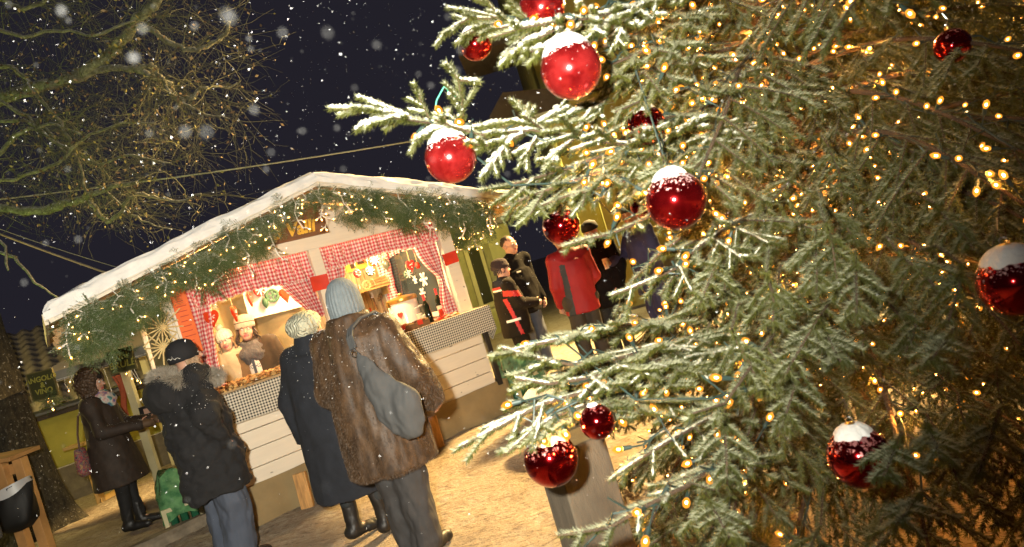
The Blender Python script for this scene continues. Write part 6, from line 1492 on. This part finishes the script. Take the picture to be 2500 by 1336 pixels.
for w in (-.014, 0, .014): m.tube([(p[0] + w, p[1] - abs(w) * .2, p[2] + w * .3) for p in pth], .010, 6)
m.build('strap', GL, gb_)
m = MB(); m.tube([(.118 + .016 * math.cos(a), -.262, 1.315 + .016 * math.sin(a)) for a in np.linspace(0, 6.283, 14)], .005, 6); m.build('ring', METAL, gb_)
# ---------------------------------------------------------------- the two women in the stall
def vendor(label, px, py, off, H, yaw, **kw):
    h = SM @ onfac(px, py, off); J = kw.pop('J'); hd = Rz(R(yaw)) @ Vector(J['head']); pos = (h.x - hd.x, h.y - hd.y, h.z - J['head'][2]); r_ = person(label, pos, yaw, H, J, SK2, **kw); r_[0].matrix_world = T(*(Vector((h.x, h.y, h.z)) - hd * .90 - Vector((0, 0, 0 if abs(hd.z) > .5 else J['head'][2])))) @ Rz(R(yaw)) @ Matrix.Scale(.90, 4); return r_
J = jn(1.70, elR=(.29, .02, 1.13), wrR=(.20, .22, 1.00), elL=(-.29, .02, 1.13), wrL=(-.20, .22, 1.00), shL=(-.20, 0, 1.425), shR=(.20, 0, 1.425))
o, I = vendor('smiling woman with curly dark hair, fluffy cream hat and grey scarf behind the counter', 600, 806, .78, 1.70, -166, J=J, turn=4, tilt=2, roll=-4, vox=.007, smile=True, group=None); k = I['k']
OL = mat('olive_brown_coat', (.035, .024, .012), .85, .25, 10, bump=.2, bscale=60)
s = coat(J, k, [(.60, 0, 0, .24, .19), (1.0, 0, 0, .225, .175), (1.25, 0, 0, .22, .165), (1.36, 0, 0, .20, .15)], (.105, .09, .07)); cloth('coat', o, s, OL, .006, 7, 3)
s = SDF((-.12, .02, .8), (.12, .35, 1.4), .009); s.skirt([(.85, 0, .09, .095, .105), (1.2, 0, .09, .09, .10), (1.36, 0, .07, .08, .09)], .01)
NJ = NT('nordic_jumper'); co = NJ.coord('Object'); sp2 = NJ.new('ShaderNodeSeparateXYZ'); NJ.lk(co, sp2.inputs[0]); ck = NJ.new('ShaderNodeTexChecker'); ck.inputs['Scale'].default_value = 62; ck.inputs[1].default_value = (.62, .60, .56, 1); ck.inputs[2].default_value = (.12, .13, .17, 1); NJ.lk(co, ck.inputs[0])
NJ.base(NJ.mix(NJ.ramp(NJ.math('FRACT', NJ.math('MULTIPLY', sp2.outputs[2], 8.0)), [(.3, (0, 0, 0)), (.34, (1, 1, 1)), (.62, (1, 1, 1)), (.66, (.2, .2, .2))]), (.60, .56, .50), ck.outputs[0])); NJ.set(Roughness=.95); cloth('jumper', o, s, NJ.m, .003, 9)
m = MB(); m.bar((0, .20, .85), (0, .185, 1.28), .03, .012); m.build('zip', BLACKM, o)
s = SDF((-.25, -.2, 1.2), (.25, .3, 1.65), .009); s.skirt([(1.24, 0, .04, .14, .13), (1.31, 0, .04, .18, .165), (1.38, 0, .03, .165, .15), (1.445, 0, .015, .12, .115), (1.46, 0, .01, .11, .105)], .02); s.ell((.03, .16, 1.31), (.09, .05, .08), .04); cloth('scarf', o, s, knit_mat('grey_scarf_knit', (.085, .085, .09), 90), .014, 12, 5)
FH = knit_mat('cream_fleece', (.60, .50, .38), 150, .9); knit('hat', o, I, FH, [(.090, .022), (.101, .026), (.107, .05), (.105, .08), (.106, .115), (.098, .145), (.070, .168), (.02, .177), (.001, .177)], 72, (23, .014))
m = MB(); m.lathe([(.1075, .083), (.1085, .090)], 40, 0, T(*I['hc']) @ I['Rm'].to_4x4() @ Matrix.Scale(I['g'], 4) @ T(0, -.012, 0) @ Matrix.Diagonal((1, 1.16, 1, 1)), False); m.build('hat_band', INK, o)
rg = random.Random(2); hairmesh('hair', o, I, mat('dark_curly_hair', (.035, .020, .010), .5, .2), [((sx * rg.uniform(.07, .088), rg.uniform(-.05, .03), .02), (sx * rg.uniform(.10, .175), rg.uniform(-.02, .09), rg.uniform(-.30, -.20)), rg.random() * 6, rg.uniform(.008, .016)) for sx in (-1, 1) for _ in range(26)], rr=.007)
J = jn(1.60, head=(.07, .06, 1.60), neck=(.05, .02, 1.47), elR=(.27, .12, 1.26), wrR=(.52, .26, 1.29), elL=(-.2, .05, 1.15), wrL=(-.1, .18, 1.0))
o, I = vendor('smiling woman in a white pompom hat leaning in with one arm stretched out', 551, 833, .80, 1.60, -164, J=J, turn=-6, tilt=0, roll=10, vox=.007, smile=True); k = I['k']
BG = mat('beige_jacket', (.50, .40, .25), .9, .15, 9, bump=.2, bscale=70)
s = coat(J, k, [(.60, 0, 0, .21, .17), (1.0, 0, 0, .195, .155), (1.22, .02, 0, .19, .15), (1.33, .03, 0, .155, .13)], (.072, .06, .05)); cloth('jacket', o, s, BG, .006, 8, 2)
s = SDF((-.2, -.2, 1.2), (.25, .25, 1.55), .009); s.skirt([(1.27, .04, .02, .085, .085), (1.34, .045, .02, .08, .08), (1.37, .045, .02, .075, .075)], .01); cloth('collar', o, s, INK, .004)
s = SDF((-.25, -.2, .8), (.15, .3, 1.4), .010); s.skirt([(.8, -.05, 0, .21, .172), (1.30, -.06, 0, .15, .15)], .02); s.plane((.02, 0, 0), (1, 0, 0)); cloth('waistcoat', o, s, mat('tan_quilt', (.17, .10, .04), .8, .2), .006)
knit('hat', o, I, knit_mat('white_knit', (.72, .66, .54), 120, .8), [(.090, .012), (.098, .014), (.102, .03), (.099, .075), (.084, .115), (.05, .142), (.02, .15), (.001, .15)], 72, (20, .02), pom=(.175, .042))
hairmesh('hair', o, I, mat('fair_hair', (.28, .18, .09), .6, .2), [((sx * .078, -.02 + .015 * i, .01), (sx * .085, .01 + .012 * i, -.12), i, .005) for sx in (-1, 1) for i in range(5)])
# ---------------------------------------------------------------- the group right of the stall
BK = mat('black_jacket', (.008, .007, .007), .95, .25, 9, bump=.2, bscale=60, Specular_IOR_Level=.1)
J = jn(1.84); pw = at(1240, 600, 9.0)
o, I = person('grey haired man in a black jacket smiling, behind the boy with glasses', (pw.x, 9.0, 0), -138, 1.84, J, SK1, turn=10, vox=.0075, smile=True); k = I['k']
s = coat(J, k, [(.80, 0, 0, .245, .19), (1.0, 0, 0, .245, .185), (1.25, 0, 0, .25, .18), (1.38, 0, 0, .20, .15)], (.09, .078, .065), collar=[(1.40, 0, .02, .12, .115), (1.52, 0, .03, .085, .085)]); ob, V, Q = cloth('jacket', o, s, BK, .008, 6, 4, keep=True); snowdust(o, V, Q, 120, zmin=1.0)
m = MB(); m.box((.12, .19, 1.36), (.07, .012, .02)); m.build('chest_logo', WHITEC, o)
s = SDF((-.2, -.2, 1.6), (.2, .2, 1.95), .008); s.ell(I['hp'](0, -.022, .045), (.085, .098, .088), .01, I['Rm']); s.ell(I['hp'](0, .10, -.01), (.085, .095, .085), .01, I['Rm'], True); s.plane(I['hp'](0, 0, -.04), (0, .3, -1)); cloth('hair', o, s, mat('brown_grey_hair', (.026, .017, .010), .7, .3, 60), .004, 30)
trousers(o, J, k, JE, (.10, .08, .075)); boots(o, J, k, bpy.data.materials['black_boot'], .12)
J = jn(1.56, elR=(.22, .06, 1.16), wrR=(.12, .30, 1.10), elL=(-.22, .05, 1.16), wrL=(-.10, .28, 1.10)); pw = at(1218, 665, 8.1)
o, I = person('boy with glasses in a dark ski jacket with red and white stripes beside the counter', (pw.x + .02, 8.1, 0), -74, 1.56, J, SK2, vox=.0075); k = I['k']
SK_ = [mat('ski_jacket', (.016, .012, .009), .9, .25, 9, bump=.15, bscale=60, Specular_IOR_Level=.15), mat('ski_red', (.48, .015, .015), .6, .1), mat('reflective_white', (.85, .85, .82), .35, 0)]
s = coat(J, k, [(.66, 0, 0, .215, .185), (.9, 0, 0, .21, .18), (1.1, 0, 0, .21, .175), (1.22, 0, 0, .175, .145)], (.088, .078, .066), collar=[(1.20, 0, -.01, .15, .15), (1.30, 0, -.02, .13, .13), (1.35, 0, -.02, .115, .115)], vox=.010)
def stripes(c):
    x, y, z = c.T; mi = np.zeros(len(c), int); arm = x > .155
    mi[(arm & (np.abs(z - 1.16 + .25 * (y - .02)) < .035))] = 1; mi[((np.abs(y + .06 + .18 * (z - .95)) < .022) & (x > .08) & (z > .68) & (z < 1.12))] = 1
    mi[((z > 1.245) & (z < 1.275) & (y < -.09))] = 1; mi[((z > 1.222) & (z < 1.245) & (y < -.09))] = 2; mi[((np.abs(z - .86) < .012) & (y > -.14) & (y < .02) & (x > .08))] = 2; return mi
ob, V, Q = cloth('jacket', o, s, SK_, .005, 7, 8, fn=stripes, keep=True); snowdust(o, V, Q, 160, zmin=1.0)
knit('beanie', o, I, knit_mat('dark_plum_knit', (.035, .022, .026), 90), [(.098, .02), (.106, .024), (.107, .06), (.100, .068), (.098, .10), (.078, .135), (.03, .155), (.001, .157)], 48, (14, .012))
hairmesh('hair', o, I, mat('black_hair', (.012, .009, .008), .5, .2), [((.076 * math.cos(a), -.02 + .09 * math.sin(a), .02), (.078 * math.cos(a), -.02 + .09 * math.sin(a), -.05), a, .002) for a in list(np.linspace(2.6, 6.9, 18))])
m = MB()
for sx in (-1, 1): m.tube([I['hp'](sx * .032 + .021 * math.cos(a), .108, .003 + .018 * math.sin(a)) for a in np.linspace(0, 6.283, 15)], .0018, 5); m.tube([I['hp'](sx * .053, .106, .008), I['hp'](sx * .080, .0, .012)], .0018, 5)
m.tube([I['hp'](-.011, .112, .006), I['hp'](.011, .112, .006)], .0018, 5); m.build('glasses', BLACKM, o)
trousers(o, J, k, SK_[0], (.10, .085, .085)); boots(o, J, k, bpy.data.materials['black_boot'], .15)
J = jn(1.72, elL=(-.235, .0, 1.14), wrL=(-.20, .12, .93), elR=(.245, .02, 1.14), wrR=(.16, .2, 1.0)); pw = at(1382, 612, 7.4)
o, I = person('man in a red softshell jacket and dark cap seen from behind', (pw.x, 7.4, 0), 16, 1.72, J, SK1, turn=38, vox=.0075); k = I['k']
RJ = [mat('red_softshell', (.30, .005, .007), .7, .12, 6, bump=.1, bscale=40), mat('grey_panel', (.04, .04, .04), .8, .2)]
s = coat(J, k, [(.78, 0, 0, .195, .165), (.95, 0, 0, .19, .16), (1.2, 0, 0, .20, .16), (1.36, 0, 0, .165, .135)], (.076, .066, .056), collar=[(1.37, 0, 0, .115, .11), (1.49, 0, .01, .085, .09)], vox=.010)
def panel(c):
    x, y, z = c.T; return np.where((np.abs(x + .135 + .05 * (1.3 - z)) < .026) & (y < .03) & (z < 1.34), 1, 0)
cloth('jacket', o, s, RJ, .006, 6, 5, fn=panel)
knit('cap', o, I, mat('dark_tweed', (.030, .026, .018), .9, .5, 60), [(.092, .0), (.097, .004), (.100, .05), (.092, .095), (.06, .125), (.001, .133)], 40, (1, 0)); m = MB(); m.lathe([(.060, -.004), (.060, .004)], 20, 0, T(*I['hc']) @ I['Rm'].to_4x4() @ T(0, .09, .015) @ Matrix.Diagonal((1.3, 1.2, 1, 1))); m.build('cap_peak', bpy.data.materials['dark_tweed'], o)
s = SDF((-.2, -.2, 1.4), (.2, .2, 1.8), .008); s.ell(I['hp'](0, -.025, .0), (.083, .092, .085), .01, I['Rm']); s.ell(I['hp'](0, .10, -.01), (.1, .11, .12), .01, I['Rm'], True); s.plane(I['hp'](0, 0, -.07), (0, 0, -1)); cloth('hair', o, s, bpy.data.materials['black_hair'], .004, 30)
trousers(o, J, k, mat('dark_brown_trousers', (.04, .03, .02), .8, .2), (.10, .08, .075)); boots(o, J, k, bpy.data.materials['black_boot'], .12)
J = jn(1.74, head=(-.05, .07, 1.60), neck=(-.02, .03, 1.47), elR=(.27, .04, 1.16), wrR=(.14, .24, 1.1)); pw = at(1462, 640, 8.3)
o, I = person('person in a dark snowy jacket talking to the man in red', (pw.x, 8.3, 0), 140, 1.74, J, SK1, turn=4, tilt=-8, vox=.0075); k = I['k']
s = coat(J, k, [(.66, 0, 0, .26, .20), (.95, 0, 0, .26, .20), (1.25, 0, 0, .255, .19), (1.38, 0, .01, .21, .16)], (.10, .09, .075), collar=[(1.38, 0, .03, .14, .13), (1.50, -.02, .05, .10, .10)]); ob, V, Q = cloth('jacket', o, s, BK, .012, 5, 9, keep=True); snowdust(o, V, Q, 240, zmin=.9)
m = MB(); m.box((.10, .21, 1.10), (.018, .012, .12)); m.build('red_zip', REDCARD, o)
knit('hat', o, I, bpy.data.materials['black_fleece'], [(.092, .02), (.10, .024), (.10, .06), (.085, .11), (.03, .14), (.001, .142)], 40, (1, 0))
trousers(o, J, k, bpy.data.materials['black_trousers'], (.11, .09, .08)); boots(o, J, k, bpy.data.materials['black_boot'], .12)
J = jn(1.78, elR=(.27, .10, 1.20), wrR=(.17, .34, 1.16)); pw = at(1572, 640, 8.0)
o, I = person('person in a navy blue jacket holding a paper cup behind the spruce boughs', (pw.x + .03, 8.0, 0), 104, 1.78, J, SK1, vox=.0075); k = I['k']
s = coat(J, k, [(.70, 0, 0, .23, .18), (1.0, 0, 0, .23, .18), (1.25, 0, 0, .235, .175), (1.38, 0, 0, .19, .15)], (.085, .075, .062), collar=[(1.38, 0, .01, .12, .11), (1.51, 0, .02, .085, .09)]); cloth('jacket', o, s, mat('navy_jacket', (.025, .025, .075), .8, .2, 8), .008, 6, 6)
knit('hat', o, I, bpy.data.materials['black_fleece'], [(.092, .02), (.10, .024), (.10, .06), (.085, .11), (.03, .14), (.001, .142)], 40, (1, 0))
trousers(o, J, k, bpy.data.materials['navy_jacket'], (.10, .08, .075)); boots(o, J, k, bpy.data.materials['black_boot'], .12)
hw = o.matrix_world @ (Vector(J['wr' + 'R']) + Vector((-.05, .10, .0))); pc = tag(copy_tree(cup), 'single paper cup in the hand of the person in navy', 'cup', 'paper cups beside the urn'); pc.matrix_world = T(hw.x, hw.y, hw.z - .06)
# ---------------------------------------------------------------- passer-by at the lower corner
J = jn(1.72, elR=(.27, -.02, 1.13), wrR=(.22, .05, .93), elL=(-.27, -.02, 1.13), wrL=(-.2, .05, .93))
o, I = person('passer-by in a grey coat and jeans cut off by the lower corner of the picture', (-4.60, 5.2, 0), -30, 1.72, J, SK1, face=True); k = I['k']
s = coat(J, k, [(.62, 0, 0, .26, .21), (.9, 0, 0, .25, .20), (1.2, 0, 0, .235, .18), (1.36, 0, 0, .19, .15)], (.098, .085, .07), collar=[(1.36, 0, 0, .12, .115), (1.48, 0, .01, .09, .09)]); cloth('coat', o, s, mat('grey_felt', (.11, .10, .085), .95, .15, 9), .012, 5, 4)
knit('hat', o, I, bpy.data.materials['black_fleece'], [(.092, .02), (.10, .024), (.10, .06), (.085, .11), (.03, .14), (.001, .142)], 40, (1, 0))
trousers(o, J, k, JE, (.11, .09, .085)); boots(o, J, k, bpy.data.materials['black_boot'], .12)
# ================================================================== light
W = bpy.data.worlds.new('World'); SC.world = W; W.use_nodes = True; wn = W.node_tree.nodes; wl = W.node_tree.links
bg = wn['Background']; sky = wn.new('ShaderNodeTexSky'); sky.sky_type = 'NISHITA'; sky.sun_disc = False; sky.sun_elevation = R(-4); sky.sun_rotation = R(140)
wl.new(sky.outputs[0], bg.inputs[0]); bg.inputs[1].default_value = .01
b2 = wn.new('ShaderNodeBackground'); b2.inputs[0].default_value = (.0125, .0115, .0170, 1); b2.inputs[1].default_value = 1.0        # night cloud lit by the town
ad = wn.new('ShaderNodeAddShader'); wl.new(bg.outputs[0], ad.inputs[0]); wl.new(b2.outputs[0], ad.inputs[1]); wl.new(ad.outputs[0], wn['World Output'].inputs[0])
def lamp(kind, name, loc, energy, col, size=.05, aim=None, angle=None, blend=.5):
    l = bpy.data.lights.new(name, kind); l.energy = energy; l.color = col
    if kind == 'SUN': l.angle = size
    else: l.shadow_soft_size = size
    if kind == 'SPOT': l.spot_size = R(angle); l.spot_blend = blend
    o = bpy.data.objects.new(name, l); COL.objects.link(o); o.location = loc
    if aim is not None: o.rotation_euler = (Vector(aim) - Vector(loc)).to_track_quat('-Z', 'Y').to_euler()
    return o
lamp('SUN', 'moon', (0, 0, 20), .008, (.75, .85, 1), R(5), (-4, 8, 0))
# the photographer's flash, held up and to one side of the lens
fp = CAMP + RC * -.20 + UC * .13
lamp('SPOT', 'flash', fp, 1250, (1.0, .94, .79), .035, at(740, 450, 6.0), 119, 1.0)
# sodium street lamp behind the right of the stall
lamp('SPOT', 'street_lamp', (3.4, 11.2, 5.4), 13500, (1.0, .66, .25), .3, (-.2, 5.6, 0), 84, .35)
# inside the stall
lamp('POINT', 'stall_lamp', SM @ Vector((-1.25, 1.0, 2.33)), 250, (1.0, .66, .32), .05)
lamp('POINT', 'stall_lamp', SM @ Vector((-2.3, .13, 2.2)), 50, (1.0, .66, .32), .05)
lamp('POINT', 'stall_lamp', SM @ Vector((-.95, .14, 2.10)), 95, (1.0, .66, .32), .05)
lamp('POINT', 'canopy_lamp', (-4.2, 8.7, 1.9), 26, (1.0, .72, .30), .06)
# green floodlight at the foot of the old tree, and the lamp that lights the low house
lamp('SPOT', 'tree_floodlight', (-7.6, 5.9, .6), 480, (.75, 1.0, .18), .08, (-5.3, 7.6, 4.4), 60, .6)
lamp('POINT', 'yard_lamp', SM @ Vector((-5.6, 4.7, 2.3)), 150, (1.0, .78, .22), .1)
lamp('POINT', 'house_fill_light', (1.0, 12.6, 2.4), 230, (1.0, .85, .35), .08)  # added fill to brighten the green house wall, no fixture there
# unseen point light standing free before the facade behind the spruce
lamp('POINT', 'facade_lamp', (2.6, 9.6, 2.0), 30, (1.0, .80, .30), .1)
for p_, e_ in GLOW: lamp('POINT', 'bulb_light', p_, e_, (1.0, .50, .13), .006)          # the fairy lights' own light, at their bulbs
SC.view_settings.view_transform = 'Standard'; SC.view_settings.look = 'None'; SC.view_settings.exposure = .32; SC.view_settings.gamma = 1
SC.render.engine = 'CYCLES'; cy = SC.cycles
cy.use_denoising = True; cy.max_bounces = 6; cy.diffuse_bounces = 2; cy.glossy_bounces = 3; cy.transmission_bounces = 4; cy.transparent_max_bounces = 8
cy.sample_clamp_indirect = 4; cy.caustics_reflective = False; cy.caustics_refractive = False; cy.use_light_tree = True
